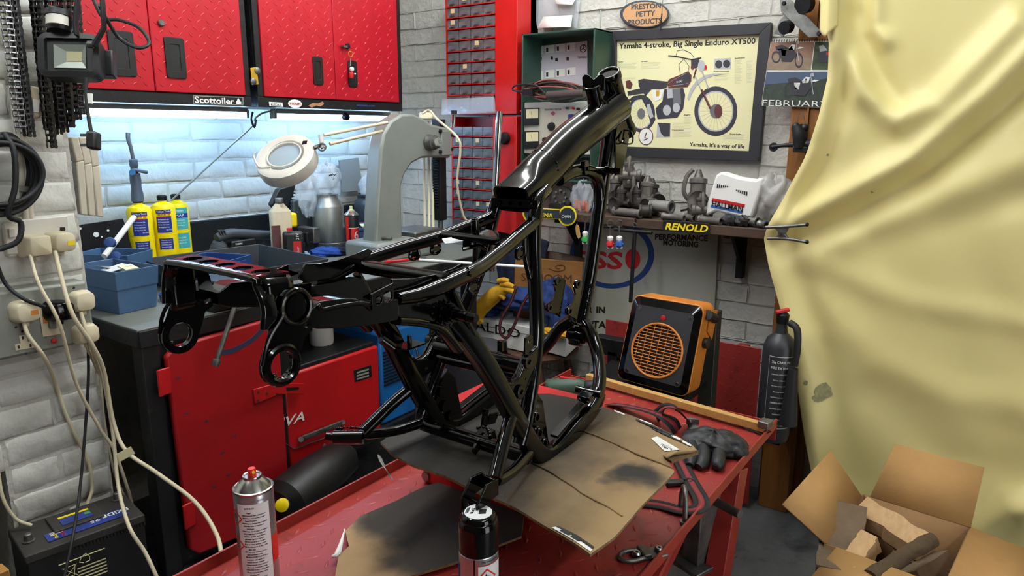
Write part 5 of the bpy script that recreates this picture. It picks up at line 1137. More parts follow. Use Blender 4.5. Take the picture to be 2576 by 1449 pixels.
# angle grinder
p = ony(585, 600, 2.50); ag = thing('angle_grinder', 'black cordless grinder lying on the bench by the wall', 'grinder', p); gm = mat('tool_grey', '3b3f44', .5)
MB().tube([ony(545, 600, 2.5), ony(580, 588, 2.5), ony(640, 590, 2.5), ony(700, 592, 2.5)], [.018, .021, .019, .019], 14, sm=4).build('body', gm, ag); MB().lathe(ony(548, 606, 2.5)+V((0, 0, -.012)), [(.034, -.03), (.036, -.022), (.028, -.004), (.018, .012)], (-.2, -.2, 1), n=20).build('gear_head', gm, ag)
MB().box(ony(608, 618, 2.49), (.11, .035, .05)).build('battery_pack', 'black_plastic', ag, bevel=.006); text('print', 'TORERO', ony(592, 617, 2.47), (1, 0, 0), (0, 0, 1), .010, 'print_white', ag, fit=.032)
for k in range(3): MB().box(ony(553+k*6, 585, 2.485), (.004, .012, .022), (1, 0, .3)).build('vent_fin', gm, ag)
# oily square tin
p = V((1.79, 2.40, BZ)); hz = zat(p, 532)-BZ; ot = thing('oil_tin', 'rust-stained cream oil tin with a screw neck on the bench', 'oil tin', p); X = V((.88, -.47, 0)); Y = V((.47, .88, 0))
mb = MB(); R_ = [[p+X*a+Y*b+V((0, 0, z)) for a, b in rrect(.082*k, .06*k, .016*k, 3)] for k, z in ((1, 0), (1, hz), (.97, hz+.003), (.42, hz+.03), (.40, hz+.032))]; n = len(R_[0])
mb.add([v for r_ in R_ for v in r_], [(j*n+i, j*n+(i+1) % n, (j+1)*n+(i+1) % n, (j+1)*n+i) for j in range(4) for i in range(n)]+[tuple(reversed(range(n))), tuple(range(4*n, 5*n))]); mb.build('body', 'can_rust', ot, ang=30)
MB().lathe(p, [(.014, hz+.03), (.014, hz+.036), (.0155, hz+.037), (.0155, hz+.052), (.014, hz+.054)], n=18).build('neck', 'dull_steel', ot)
MB().box(p-Y*.0305-X*.024+V((0, 0, hz*.42)), (.034, .001, hz*.62), X, Y).build('brown_label', mat('label_brown', '5a3634', .6), ot)
# yellow block, drill battery, holster, vice-like tool
p = ony(727, 553, 2.42); tag(MB().box(p, (.055, .05, .058), (.9, -.3, 0), (.3, .9, 0)).build('tape_measure', 'yellow_can', bevel=.008), 'yellow block-shaped tool on the bench behind the oil tin', 'tool')
p = ony(738, 608, 2.32); db = thing('drill_battery', 'black power-tool battery with red label on the bench', 'battery pack', p); X = V((.85, -.5, 0)); Y = V((.5, .85, 0)); Zt = V((.12, 0, 1))
MB().box(p+V((0, 0, -.012)), (.075, .06, .105), X, Y).build('case', 'black_plastic', db, bevel=.010); MB().box(p+X*.01-Y*.031+V((0, 0, -.025)), (.03, .002, .06), X, Y).build('red_label', 'print_red', db)
text('print', '21V', p+X*.018-Y*.034+V((0, 0, .012)), V((0, 0, 1)), -X, .016, 'print_white', db, fit=.026); text('print', 'Hyper', p+X*.016-Y*.034+V((0, 0, -.052)), V((0, 0, 1)), -X, .014, 'print_white', db, fit=.036); MB().box(p+V((0, 0, .052))-X*.015-Y*.02, (.02, .012, .014), X, Y).build('release_button', 'print_red', db, bevel=.002)
hq = [ony(*q, 2.52) for q in ((683, 516), (702, 476), (745, 463), (738, 490), (722, 528), (700, 534))]
ho_ = thing('black_holster', 'black spiked plastic clip case leaning behind the oil tin', 'case', ony(710, 530, 2.52)); MB().prism(hq, V((.01, .04, 0))).build('case', 'black_plastic', ho_, bevel=.004); MB().ring(ony(712, 527, 2.5), (.2, 1, .2), .010, .003, 16, 6).build('loop', 'black_plastic', ho_)
for k in range(7): MB().cyl(ony(742-k*3.2, 478+k*8, 2.52), ony(748-k*3.2, 479+k*8, 2.52), .004, .001, n=6).build('spike', 'black_plastic', ho_)
p = ony(762, 600, 2.40); sv = thing('drill_vice', 'grey-brown machine vice on the bench in front of the churn', 'vice', V((p.x, p.y, BZ))); MB().bx(p.x-.06, p.x+.05, 2.36, 2.45, BZ, BZ+.06).build('base', 'dark_metal', sv, bevel=.004); MB().bx(p.x+.015, p.x+.05, 2.35, 2.45, BZ+.05, BZ+.115).build('jaw', 'dull_steel', sv, bevel=.004); MB().bx(p.x-.02, p.x-.005, 2.35, 2.45, BZ+.05, BZ+.10).build('moving_jaw', 'dark_metal', sv, bevel=.003)
fq = [ony(*q, 2.50) for q in ((738, 506), (752, 502), (768, 522), (776, 504), (784, 506), (772, 582), (740, 560))]
tag(MB().prism(fq, V((0, .05, 0))).build('plastic_guard', mat('guard_grey', '3f4548', .5), bevel=.004), 'dark grey forked plastic guard standing left of the churn', 'guard')
# aluminium churn with plastic bag, dark jar, blue bowl, aerosol
def lathed(name, label, cat, P0, prof, m, n=36):
    t = thing(name, label, cat, P0); MB().lathe(P0, prof, n=n).build('body', m, t); return t
p = V((2.06, 2.43, BZ)); z0 = zat(p, 520)-BZ; z1 = zat(p, 491)-BZ
ch_ = lathed('metal_churn', 'dented aluminium churn stuffed with a clear plastic bag', 'churn', p, [(.066, 0), (.069, .004), (.069, z0*.18), (.067, z0*.19), (.067, z0), (.064, z0+.006), (.045, z1-.01), (.043, z1), (.045, z1+.006), (.040, z1+.006), (.038, z1-.01), (.001, z1-.012)], 'alu')
mat('clear_bag', 'd6dee4', .2, alpha=.33, spec=.7, bump=.5, bscale=26); mat('foil_bag', 'c9c7c2', .3, alpha=.55, spec=.8, bump=.6, bscale=22)
def bag(name, label, c, rx, ry, rz, m, seed, parent=None, cat='plastic bag'):
    r = random.Random(seed); ph = [r.uniform(0, 6.3) for _ in range(10)]; mb = MB(); c = V(c)
    def fn(u, v):
        a = 2*PI*u; e = PI*v-PI/2
        k = 1+.13*math.sin(4*a+ph[0]+3*e)+.10*math.sin(7*a-5*e+ph[1])+.05*math.sin(11*e+6*a+ph[2])+.03*math.sin(17*a+ph[3])*math.cos(7*e)
        return c+V((rx*k*math.cos(e)*math.cos(a), ry*k*math.cos(e)*math.sin(a), rz*k*math.sin(e)))
    mb.grid(fn, 40, 22, closed_u=True); o = mb.build(name, m, parent, ang=60)
    return tag(o, label, cat) if not parent else o
cbg = bag('clear_bag', 'crumpled clear plastic bag bulging out of the churn', V((p.x, p.y, BZ+z1+.055)), .062, .055, .075, 'clear_bag', 4)
bag('clear_bag', 'clear plastic bag sagging behind the magnifier lamp left of the churn', V((p.x-.08, p.y+.03, BZ+z1+.015)), .045, .04, .09, 'clear_bag', 9)
mb = MB(); c = V((p.x-.02, p.y-.055, BZ+z1+.08))
for k in range(7): mb.box(c+V((rnd.uniform(-.025, .03), -.006, rnd.uniform(-.015, .02))), (.012, .001, .003), (1, 0, rnd.uniform(.2, .8)))
g_ = mb.build('bag_print', 'print_black', cbg); g_['kind'] = 'stuff'
p = V((2.42, 2.56, BZ)); z0 = zat(p, 505)-BZ
jr = lathed('plastic_jar', 'dark plastic jar without lid behind the aerosol, packed with film', 'jar', p, [(.066, 0), (.068, .006), (.068, z0-.02), (.060, z0+.004), (.050, z0+.012), (.050, z0+.022), (.054, z0+.024), (.054, z0+.032), (.048, z0+.034), (.046, z0), (.001, z0-.002)], 'jar_dark')
mb = MB(); q = V((p.x, p.y, BZ+z0)); mb.grid(lambda u, v: q+V((.03*math.cos(6.28*u)*(1+.5*v), .03*math.sin(6.28*u)*(1+.5*v), .02+.085*v*(1+.35*math.sin(9*u+1)))), 18, 7); mb.build('film', 'clear_bag', jr, solid=.0006)
gq = [ony(*r_, 2.66) for r_ in ((855, 403), (902, 397), (914, 478), (862, 484))]; tag(MB().prism(gq, V((0, .012, 0))).build('grey_card', 'print_grey', bevel=.001), 'plain grey card leaning on the wall above the dark jar', 'card')
p = V((2.22, 2.36, BZ)); z0 = zat(p, 566)-BZ
bw = lathed('blue_bowl', 'shallow blue plastic bowl behind the black and red aerosol', 'bowl', p, [(.085, 0), (.092, .004), (.098, z0-.012), (.104, z0-.010), (.104, z0), (.096, z0), (.085, .012), (.001, .010)], 'blue_bin'); MB().cyl(V((p.x+.02, p.y+.03, BZ+z0-.02)), V((p.x+.02, p.y+.03, BZ+z0-.004)), .05, n=20).build('contents', 'print_cream', bw)
for k in range(5): MB().cyl(V((p.x-.06, p.y-.04+.008*k, BZ+z0-.01)), V((p.x-.11+.01*k, p.y-.05+.01*k, BZ+z0+.03+.004*k)), .0025, n=8).build('bolt_shank', 'dull_steel', bw)
p = V((1.985, 2.20, BZ)); z0 = zat(p, 540)-BZ; a = math.atan2(-p.y, -p.x); R = .0285
ae = thing('aerosol_can', 'black and red aerosol can with pale nozzle on the bench', 'aerosol', p)
MB().lathe(p, [(R-.002, 0), (R, .003), (R, z0), (R-.001, z0+.002)], n=28).build('body', 'print_black', ae); MB().lathe(p, [(R+.0006, z0-.002), (R+.0006, z0+.002), (R*.55, z0+.014), (R*.42, z0+.016)], n=28).build('dome', 'can_dome', ae); MB().lathe(p, [(.012, z0+.012), (.012, z0+.020), (.006, z0+.022), (.006, z0+.034), (.004, z0+.036)], n=16).build('nozzle', 'print_cream', ae)
wrap('red_panel', p, R, a-.15, a+1.2, z0*.40, z0*.70, 'can_red', ae); wrap('red_edge', p, R, a-1.0, a-.42, z0*.36, z0*.97, 'can_red', ae); wrap('white_edge', p, R, a-1.0, a-.42, .004, z0*.30, 'can_white', ae); wrap('white_rule', p, R, a-.42, a+1.2, z0*.385, z0*.40, 'can_white', ae); wrap('white_rule', p, R, a-.42, a+1.2, z0*.70, z0*.712, 'can_white', ae)
wtext('numeral', '6', p, R, a+.62, z0*.45, .05, .02, 'can_white', ae)
# rags and gloves
mat('rag_blue', '254a9c', .9, bump=.3, bscale=60); mat('rag_pale', '8fb0c8', .9, bump=.3, bscale=50); mat('rag_dark', '2a2f3c', .9)
for q, rx, m_, lab, sd in (((820, 642), .075, 'rag_blue', 'crumpled blue rag on the bench behind the frame', 3), ((742, 648), .06, 'rag_pale', 'pale blue rag crumpled beside the blue one', 5), ((862, 640), .05, 'rag_dark', 'dark rag below the aerosol can', 8), ((1010, 636), .06, 'rag_pale', 'light grey rag behind the red pliers', 12)):
    p = B(*q); mb = MB(); crumple(mb, V((p.x, p.y, BZ+.014)), rx, rx*.75, .02, (.9, -.4, 0), (.4, .9, 0), sd, amp=.3); tag(mb.build('cleaning_rag', m_, sub=1), lab, 'rag')
for k, q in enumerate(((756, 632), (805, 631))): tag(MB().ring(B(*q)+V((0, 0, .03)), (.3, -.8, .5), .010, .0035, 18, 8).build('white_ring', 'print_white'), ('white plastic ring by the pale rag', 'white plastic ring above the blue rag')[k], 'ring')
pq = thing('pliers', 'red handled pliers lying on the bench right of the seat rail', 'pliers', B(1010, 660))
for k, (a_, b_, c_) in enumerate((((968, 658), (1010, 652), (1052, 650)), ((968, 666), (1010, 664), (1052, 658)))): MB().tube([B(*a_)+V((0, 0, .012)), B(*b_)+V((0, 0, .014)), B(*c_)+V((0, 0, .012))], .0065, 10, sm=4).build('handle', 'red_paint', pq)
MB().box(B(1062, 655)+V((0, 0, .010)), (.03, .018, .012), (.8, -.6, 0), (.6, .8, 0)).build('jaw', 'dull_steel', pq, bevel=.002)
tag(MB().cyl(onz(1050, 653, BZ+.007), onz(1335, 672, BZ+.007), .0055, n=12).build('plastic_rod', 'print_white'), 'long white rod sticking out past the bench end', 'rod')
MB().bx(2.18, 2.34, 1.95, 2.05, BZ, BZ+.001)
# ---------------------------------------------------------------- arbor press
mat('press_grey', '8f948e', .42, .15, c2='7d827c', scale=5, amt=.7, dirt='5b5a52', dscale=8, damt=.68)
ap = thing('arbor_press', 'tall grey cast-iron arbor press on the bench', 'arbor press', V((2.1, 2.05, BZ)))
yA = 2.03; A_ = lambda x, y: ony(x, y, yA)
frame_o = [(1012, 650), (945, 598), (962, 360), (975, 318), (1000, 294), (1030, 286), (1060, 294), (1082, 308), (1126, 320), (1134, 336), (1136, 398), (1110, 400), (1082, 398), (1060, 400), (1040, 415), (1022, 440), (1012, 475), (1010, 540), (1016, 650)]
frame_o = [(945, 600), (948, 540), (958, 380), (966, 335), (985, 303), (1012, 287), (1040, 286), (1066, 298), (1084, 312), (1128, 322), (1134, 336), (1134, 398), (1086, 396), (1062, 398), (1036, 412), (1018, 440), (1010, 470), (1012, 560), (1016, 650), (1000, 660), (945, 650)]
MB().prism([A_(*q) for q in frame_o], V((0, .075, 0))).build('c_frame', 'press_grey', ap, bevel=.010, ang=30)
pb = A_(1015, 650); MB().bx(pb.x-.20, pb.x+.16, yA-.06, yA+.13, BZ, BZ+.085).build('base', 'press_grey', ap, bevel=.015); MB().bx(pb.x+.02, pb.x+.20, yA-.05, yA+.12, BZ+.085, BZ+.105).build('anvil', 'dull_steel', ap, bevel=.006)
q = A_(1110, 360); rx_ = q.x+.0; rk = MB().box(V((A_(1122, 430).x, yA+.037, (zat(A_(1122, 430), 300)+zat(A_(1122, 430), 555))/2)), (.042, .042, zat(A_(1122, 430), 300)-zat(A_(1122, 430), 555))).build('ram', 'dark_metal', ap, bevel=.002)
xr = A_(1122, 430).x-.021; z1_, z0_ = zat(A_(1115, 430), 402), zat(A_(1115, 430), 520); nT = 17; mb = MB()
for k in range(nT):
    z = z0_+(z1_-z0_)*(k+.5)/nT; hh = (z1_-z0_)/nT*.42; mb.prism([V((xr, yA+.022, z-hh)), V((xr-.010, yA+.022, z-hh*.4)), V((xr-.010, yA+.022, z+hh*.4)), V((xr, yA+.022, z+hh))], V((0, .03, 0)))
g_ = mb.build('rack_teeth', 'dark_metal', rk); g_['kind'] = 'stuff'
MB().box(V((A_(1122, 360).x, yA+.036, A_(1122, 360).z)), (.07, .085, .105)).build('ram_guide', 'press_grey', ap, bevel=.004)
p = A_(1078, 358); MB().lathe(p, [(.033, 0), (.033, .012), (.030, .016), (.030, .035), (.026, .037), (.024, .037), (.024, .050), (.001, .050)], (0, -1, 0), n=26).build('pinion_boss', 'dull_steel', ap); MB().lathe(p+V((0, -.048, 0)), [(.0225, 0), (.0225, .006), (.001, .007)], (0, -1, 0), n=8).build('shaft_end', 'chrome', ap)
for qx in ((1106, 330), (1106, 382), (1134, 340), (1134, 375)): MB().lathe(A_(*qx), [(.0085, 0), (.0085, .008), (.007, .010)], (0, -1, 0), n=6).build('bolt', 'dark_metal', ap)
MB().cyl(A_(1140, 320)+V((0, 0, 0)), A_(1142, 285), .010, n=14).build('stop_pin', 'chrome', ap); MB().cyl(A_(1142, 287), A_(1142, 278), .014, n=14).build('stop_cap', 'black_plastic', ap)
MB().cyl(V((A_(1122, 430).x, yA+.037, zat(A_(1122, 430), 600))), V((A_(1122, 430).x, yA+.037, zat(A_(1122, 430), 550))), .012, n=14).build('ram_nose', 'dull_steel', ap)
for k, (qa, qb) in enumerate((((955, 574), (1000, 592)), ((945, 586), (1002, 590)), ((938, 598), (985, 600)))):
    z = BZ+.085+.009; a_ = onz(*qa, z); b_ = onz(*qb, z); a_.y = max(a_.y, yA-.05); t = thing('steel_bolt', ('hex bolt lying rearmost on the press base', 'hex bolt in the middle on the press base', 'headless steel pin lying on the press base edge')[k], 'bolt', a_, 'bolts on the press base')
    MB().cyl(a_, b_, .0065, n=12).build('shank', 'dull_steel', t)
    if k < 2: MB().cyl(a_-(b_-a_).normalized()*.008, a_, .012, n=6).build('head', 'dull_steel', t)
# magnifier lamp
mat('lamp_white', 'dcdcd2', .4, c2='c8c6b8', scale=6); ml = thing('magnifier_lamp', 'white ring magnifier lamp on a sprung arm above the bench', 'magnifier lamp', at(720, 400, 2.35)); tl_ = 2.35; c = at(716, 392, tl_)
Nl = (-CF*.80+CU*.58-CR*.12).normalized(); Xl = (CR-Nl*CR.dot(Nl)).normalized(); sc = tl_/FPX
MB().lathe(c, [(46*sc, -.004), (50*sc, .004), (66*sc, .006), (74*sc, 0), (76*sc, -.02), (74*sc, -.045), (60*sc, -.05), (44*sc, -.05), (43*sc, -.004), (46*sc, -.004)], Nl, n=44, u=Xl, sx=1.02, sy=1.05).build('ring_head', 'lamp_white', ml, ang=50)
MB().ring(c+Nl*.005, Nl, 43*sc, .003, 36, 8).build('lens_bezel', 'lamp_white', ml); mat('lens', 'b9d6e6', .05, spec=.9, alpha=.55)
MB().lathe(c, [(43*sc, -.004), (30*sc, .003), (.001, .006)], Nl, n=36).build('lens', 'lens', ml)
MB().box(c+Xl*.062+Nl.cross(Xl)*.05+Nl*.004, (.016, .016, .004), Xl, Nl.cross(Xl)).build('switch', 'dark_metal', ml)
MB().tube([at(652, 385, tl_)-CF*.02, at(644, 396, tl_)-CF*.02, at(660, 424, tl_)-CF*.03, at(690, 424, tl_)-CF*.035], .0032, 8, sm=4).build('grab_rail', 'lamp_white', ml)
MB().tube([at(790, 372, 2.35), at(806, 366, 2.36), at(812, 372, 2.36)], .007, 8).build('swivel', 'dull_steel', ml); MB().tube([at(806, 340, 2.36), at(812, 372, 2.36)], .008, 10).build('knuckle', 'lamp_white', ml); MB().ring(at(810, 370, 2.35), CF, .012, .003, 16, 6).build('spring_ring', 'dull_steel', ml)
for a_, b_ in (((815, 340), (975, 308)), ((830, 362), (962, 330))): MB().cyl(at(*a_, 2.36), at(*b_, 2.52), .0058, n=10).build('arm_rod', mat('lamp_cream', 'd8d0b0', .4), ml)
for xo, k in ((1065, 0), (1076, 1), (1086, 2)): MB().cyl(at(xo, 300+k*4, 3.12), at(xo+4, 590, 3.10), .006, n=8).build('arm_rod', 'lamp_cream', ml)
MB().box(at(1072, 292, 3.1), (.06, .02, .03), CR, CF).build('elbow', 'lamp_cream', ml, bevel=.006); MB().box(at(1075, 592, 3.08), (.05, .04, .04), CR, CF).build('clamp', 'lamp_cream', ml, bevel=.004)
hc_ = tag(MB().tube([at(1062, 286, 2.6), at(1080, 278, 2.6), at(1100, 300, 2.5), at(1150, 345, 2.42), at(1158, 380, 2.42), at(1150, 460, 2.45), at(1165, 540, 2.5), at(1180, 560, 2.52)], .0042, 8, sm=6).build('draped_cord', 'cream_plastic'), 'cream cord draped over the arbor press', 'cord')
# ---------------------------------------------------------------- below the bench
tb = thing('red_toolbox', 'red metal tool chest with grab handle under the bench', 'tool chest', (1.55, 1.95, .34))
x0_, x1_ = 1.34, 1.755; MB().bx(x0_, x1_, BY, BY+.32, .345, .675).build('case', 'red_paint', tb, bevel=.008)
MB().bx(x0_+.01, x1_-.01, BY+.01, BY+.31, .672, .690).build('lid', 'bench_black', tb, bevel=.004)
MB().tube([ony(760, 1103, BY-.012), ony(858, 1064, BY-.012)], 1., sec=rrect(.018, .010, .003, 2), up=(0, 0, 1)).build('grab_handle', 'dull_steel', tb)
for q in ((757, 1105), (862, 1062)): MB().cyl(ony(*q, BY), ony(*q, BY-.014), .009, n=12).build('handle_boss', 'dull_steel', tb)
MB().prism([ony(*q, BY-.002) for q in ((890, 932), (934, 918), (936, 948), (893, 962))], V((0, .002, 0))).build('maker_plate', 'dark_metal', tb, bevel=.001)
for k in range(3): MB().prism([ony(*q, BY-.003) for q in ((898, 936+k*8), (928, 927+k*8), (928, 931+k*8), (898, 940+k*8))], V((0, .001, 0))).build('plate_line', 'print_grey', tb)
text('chest_print', 'DIVA', ony(672, 1088, BY-.003), ony(750, 1062, BY)-ony(672, 1088, BY), (0, 0, 1), .045, 'print_white', tb, fit=.145, bold=.01, shear=.3)
MB().lathe(ony(815, 1122, BY), [(.008, 0), (.008, .004), (.004, .006)], (0, -1, 0), n=12).build('lock', 'dull_steel', tb); MB().tube([ony(712, 1110, BY-.004), ony(738, 1130, BY-.004), ony(820, 1100, BY-.004)], 1., sec=rrect(.006, .003, .001, 1), up=(0, 1, 0)).build('trim_strip', 'dull_steel', tb)
MB().bx(1.34, 2.3, BY+.02, W1Y-.05, .30, .335).build('shelf', 'bench_black', wbn)
wl = thing('blue_welder', 'blue vented machine standing beside the red tool chest', 'machine', (1.95, 2.0, .34)); bm_ = mat('machine_blue', '1a6db4', .4)
MB().bx(1.80, 2.10, BY+.04, BY+.36, .335, .70).build('case', bm_, wl, bevel=.01)
for k in range(11): MB().bx(1.815, 1.92, BY+.034, BY+.042, .49+k*.013, .496+k*.013).build('vent_slot', 'black_plastic', wl)
MB().bx(2.0, 2.10, BY+.03, BY+.045, .36, .56).build('grille', 'black_plastic', wl, bevel=.003)
for k in range(6): MB().bx(2.005, 2.095, BY+.024, BY+.032, .375+k*.03, .387+k*.03).build('grille_bar', 'dark_metal', wl)
MB().tube([(2.02, BY+.2, .70), (1.96, BY-.0, .60), (1.93, BY-.02, .40), (1.86, BY-.04, .20)], .005, 8, sm=5).build('lead', 'dark_metal', wl)
bk = thing('dark_tank', 'dark rounded plastic tank lying on the floor below the tool chest', 'tank', (1.5, 1.75, 0)); p = ony(812, 1215, 1.72)
mb = MB(); mb.lathe(V((p.x-.17, 1.72, p.z)), [(.001, 0), (.05, .004), (.08, .03), (.085, .16), (.07, .29), (.03, .33), (.001, .335)], (1, .12, .12), n=24, sx=1, sy=.85); mb.build('shell', 'black_plastic', bk); MB().lathe(ony(712, 1268, 1.66), [(.018, 0), (.02, .01), (.02, .022), (.012, .026)], (-.6, -.6, .3), n=16).build('cap', 'yellow_can', bk)
MB().bx(p.x-.12, p.x+.12, 1.66, 1.80, 0, p.z-.06).build('crate', 'black_plastic', bk)
gb_ = thing('grey_bin', 'dark grey swing bin standing at the end of the bench', 'bin', (2.03, 1.60, 0)); MB().lathe((2.03, 1.60, 0), [(.085, 0), (.10, .02), (.118, .62), (.122, .64), (.11, .65), (.001, .65)], n=28).build('body', mat('bin_grey', '33363c', .5), gb_)
bt2 = thing('white_bottle', 'white bottle standing under the bench beside the frame', 'bottle', (1.6, 2.0, .69)); MB().lathe((1.62, 1.98, .69), [(.04, 0), (.042, .01), (.042, .09), (.02, .12), (.02, .14)], n=20).build('body', 'print_white', bt2); MB().cyl((1.62, 1.98, .83), (1.62, 1.98, .85), .022, n=16).build('cap', 'print_blue', bt2)
# ================================================================ red wall cabinets over the bench
CY, CZ0 = 2.35, 1.525
def cabinet(x0, x1, splits, label, locks):
    t = thing('wall_cabinet', label, 'cabinet', ((x0+x1)/2, 2.5, CZ0), 'red wall cabinets')
    MB().bx(x0, x1, CY+.012, W1Y, CZ0, 2.30).build('carcass', 'bench_black', t, bevel=.003)
    MB().bx(x0, x1, CY, CY+.014, CZ0, CZ0+.036).build('bottom_rail', 'bench_black', t, bevel=.002)
    for a, b in ((x0, x0+.024), (x1-.024, x1)): MB().bx(a, b, CY, CY+.014, CZ0+.036, 2.30).build('stile', 'bench_black', t, bevel=.002)
    for k in range(len(splits)-1):
        a, b = splits[k]+.001, splits[k+1]-.001; d = MB().bx(a, b, CY-.006, CY+.012, CZ0+.038, 2.28).build('door', 'cab_red', t, bevel=.003)
        mb = MB(); r = random.Random(k+int(x0*10)); s = .034; i = 0; z = CZ0+.06
        while z < 2.1:
            x = a+.02+(.017 if i % 2 else 0); j = 0
            while x < b-.015:
                an = .75 if (i+j) % 2 else -.75; e = V((math.cos(an), 0, math.sin(an))); f = V((-e.z, 0, e.x)); p = V((x, CY-.006, z)); l, w = .0105, .003
                mb.add([p-e*l, p-f*w, p+e*l, p+f*w, p-e*l*.4-V((0, .0022, 0)), p+e*l*.4-V((0, .0022, 0))], [(0, 1, 4), (1, 5, 4), (1, 2, 5), (2, 3, 5), (3, 4, 5), (3, 0, 4)]); x += s; j += 1
            z += .024; i += 1
        g = mb.build('tread_pattern', 'cab_red', d, ang=80); g['kind'] = 'stuff'
        q = locks[k]; w_, h_ = q[2]/2, q[3]/2; c = ony(q[0], q[1], CY-.008); S = c.y/FPX*1.06
        hn = MB().plate(rrect(q[2]*S*1.25, q[3]*S, .008, 3), [rrect(q[2]*S*.62, q[3]*S*.66, .003, 2)], c, V((1, 0, 0)), V((0, 0, 1)), .006).build('handle', 'black_plastic', d, bevel=.001)
        MB().box(c+V((0, .0002, 0)), (q[2]*S*.7, .002, q[3]*S*.7)).build('handle_recess', 'print_black', hn)
    return t
c1 = cabinet(.885, 1.660, (.905, 1.298, 1.636), 'red chequer plate wall cabinet behind the floodlight, black frame', ((307, 135, 46, 98), (441, 146, 40, 94)))
p = ony(405, 58, CY-.008); MB().lathe(p, [(.011, 0), (.011, .005), (.008, .008), (.001, .008)], (0, -1, 0), n=18).build('lock', 'dull_steel', c1)
c2_ = cabinet(1.690, 2.458, (1.715, 2.062, 2.432), 'red chequer plate wall cabinet with stickers, right of the pair', ((800, 178, 28, 78), (887, 186, 28, 76)))
p = ony(873, 116, CY-.008); MB().lathe(p, [(.011, 0), (.011, .008), (.001, .009)], (0, -1, 0), n=16).build('lock', 'black_plastic', c2_)
# stickers on the cabinet rails
ys = CY-.0012; stp = lambda q, m, par_, nm: MB().prism([ony(*a, ys) for a in q], V((0, -.0008, 0))).build(nm, m, par_)
stp(((486, 240), (612, 244), (612, 265), (486, 262)), 'print_grey', c1, 'sticker_edge')
MB().prism([ony(*a, ys-.0008) for a in ((488, 242), (610, 246), (610, 263), (488, 260))], V((0, -.0006, 0))).build('sticker', 'print_black', c1)
X = ony(600, 262, ys)-ony(490, 257, ys); text('sticker_print', 'Scottoiler', ony(490, 258, ys-.0016), X, (0, 0, 1), .030, 'print_white', c1, fit=(ony(590, 262, ys)-ony(490, 257, ys)).length, bold=.02)
o_ = ony(600, 256, ys-.0016); mb = MB(); mb.add([o_+V((a, 0, b)) for a, b in ((-.008, -.008), (.010, -.008), (.012, -.002), (.006, .004), (0, .014), (-.006, .004), (-.010, -.002))], [tuple(range(7))]); mb.build('drop_mark', 'print_white', c1)
stp(((676, 256), (710, 258), (712, 269), (678, 267)), 'print_white', c2_, 'sticker'); text('sticker_print', 'KEDO', ony(682, 266, ys-.0012), (1, 0, 0), (0, 0, 1), .013, 'print_black', c2_, fit=.045)
mb = MB(); c = ony(742, 261, ys-.0006); mb.lathe(c, [(.026, 0), (.026, .0008), (.001, .0008)], (0, -1, 0), n=26, u=(1, 0, 0), sx=1.25, sy=.62); mb.build('oval_sticker', 'print_white', c2_); text('sticker_print', 'STOLEN', c+V((0, -.0014, -.004)), (1, 0, 0), (0, 0, 1), .012, 'print_red', c2_, fit=.05, align='CENTER', bold=.02)
mb = MB(); mb.prism([ony(*a, ys) for a in ((776, 266), (786, 259), (800, 260), (812, 255), (815, 262), (806, 268), (796, 265), (784, 271))], V((0, -.0008, 0))); mb.build('tan_sticker', mat('sticker_tan', 'a97a58', .6), c2_)
text('sticker_print', 'wemoto.com', ony(897, 267, ys), (1, 0, 0), (0, 0, 1), .014, mat('print_royal', '3a52a8', .5), c2_, fit=(ony(942, 268, ys)-ony(897, 267, ys)).length)
hp = thing('cabinet_latch', 'brass-yellow latch joining the two red wall cabinets', 'latch', ony(640, 190, CY-.01)); MB().prism([ony(*a, CY-.008) for a in ((629, 171), (644, 169), (650, 212), (634, 214))], V((0, -.003, 0))).build('plate', mat('brass', 'c8a030', .4, .5), hp, bevel=.001)
for q in ((646, 178), (636, 205)): MB().lathe(ony(*q, CY-.008), [(.012, 0), (.012, .006), (.004, .009)], (0, -1, 0), n=16).build('screw', 'dull_steel', hp)
ky = thing('key_ring', 'key fob with small red and white figure hanging from the cabinet lock', 'key fob', ony(882, 150, CY-.03)); yk = CY-.03
MB().ring(ony(882, 136, yk), (0, 1, 0), .011, .0016, 20, 6).build('ring', 'brass', ky); MB().tube([ony(882, 146, yk), ony(881, 166, yk)], .0022, 6).build('chain', 'dull_steel', ky); MB().lathe(ony(884, 197, yk), [(.008, 0), (.011, .008), (.010, .022), (.006, .026)], n=14).build('body', 'print_red', ky); MB().ball(ony(885, 174, yk), .010, 12, 8).build('head', 'print_white', ky); MB().ball(ony(893, 186, yk), .004, 8, 6).build('hand', 'print_white', ky); MB().box(ony(866, 117, CY-.02), (.02, .018, .008)).build('key', 'dull_steel', ky)
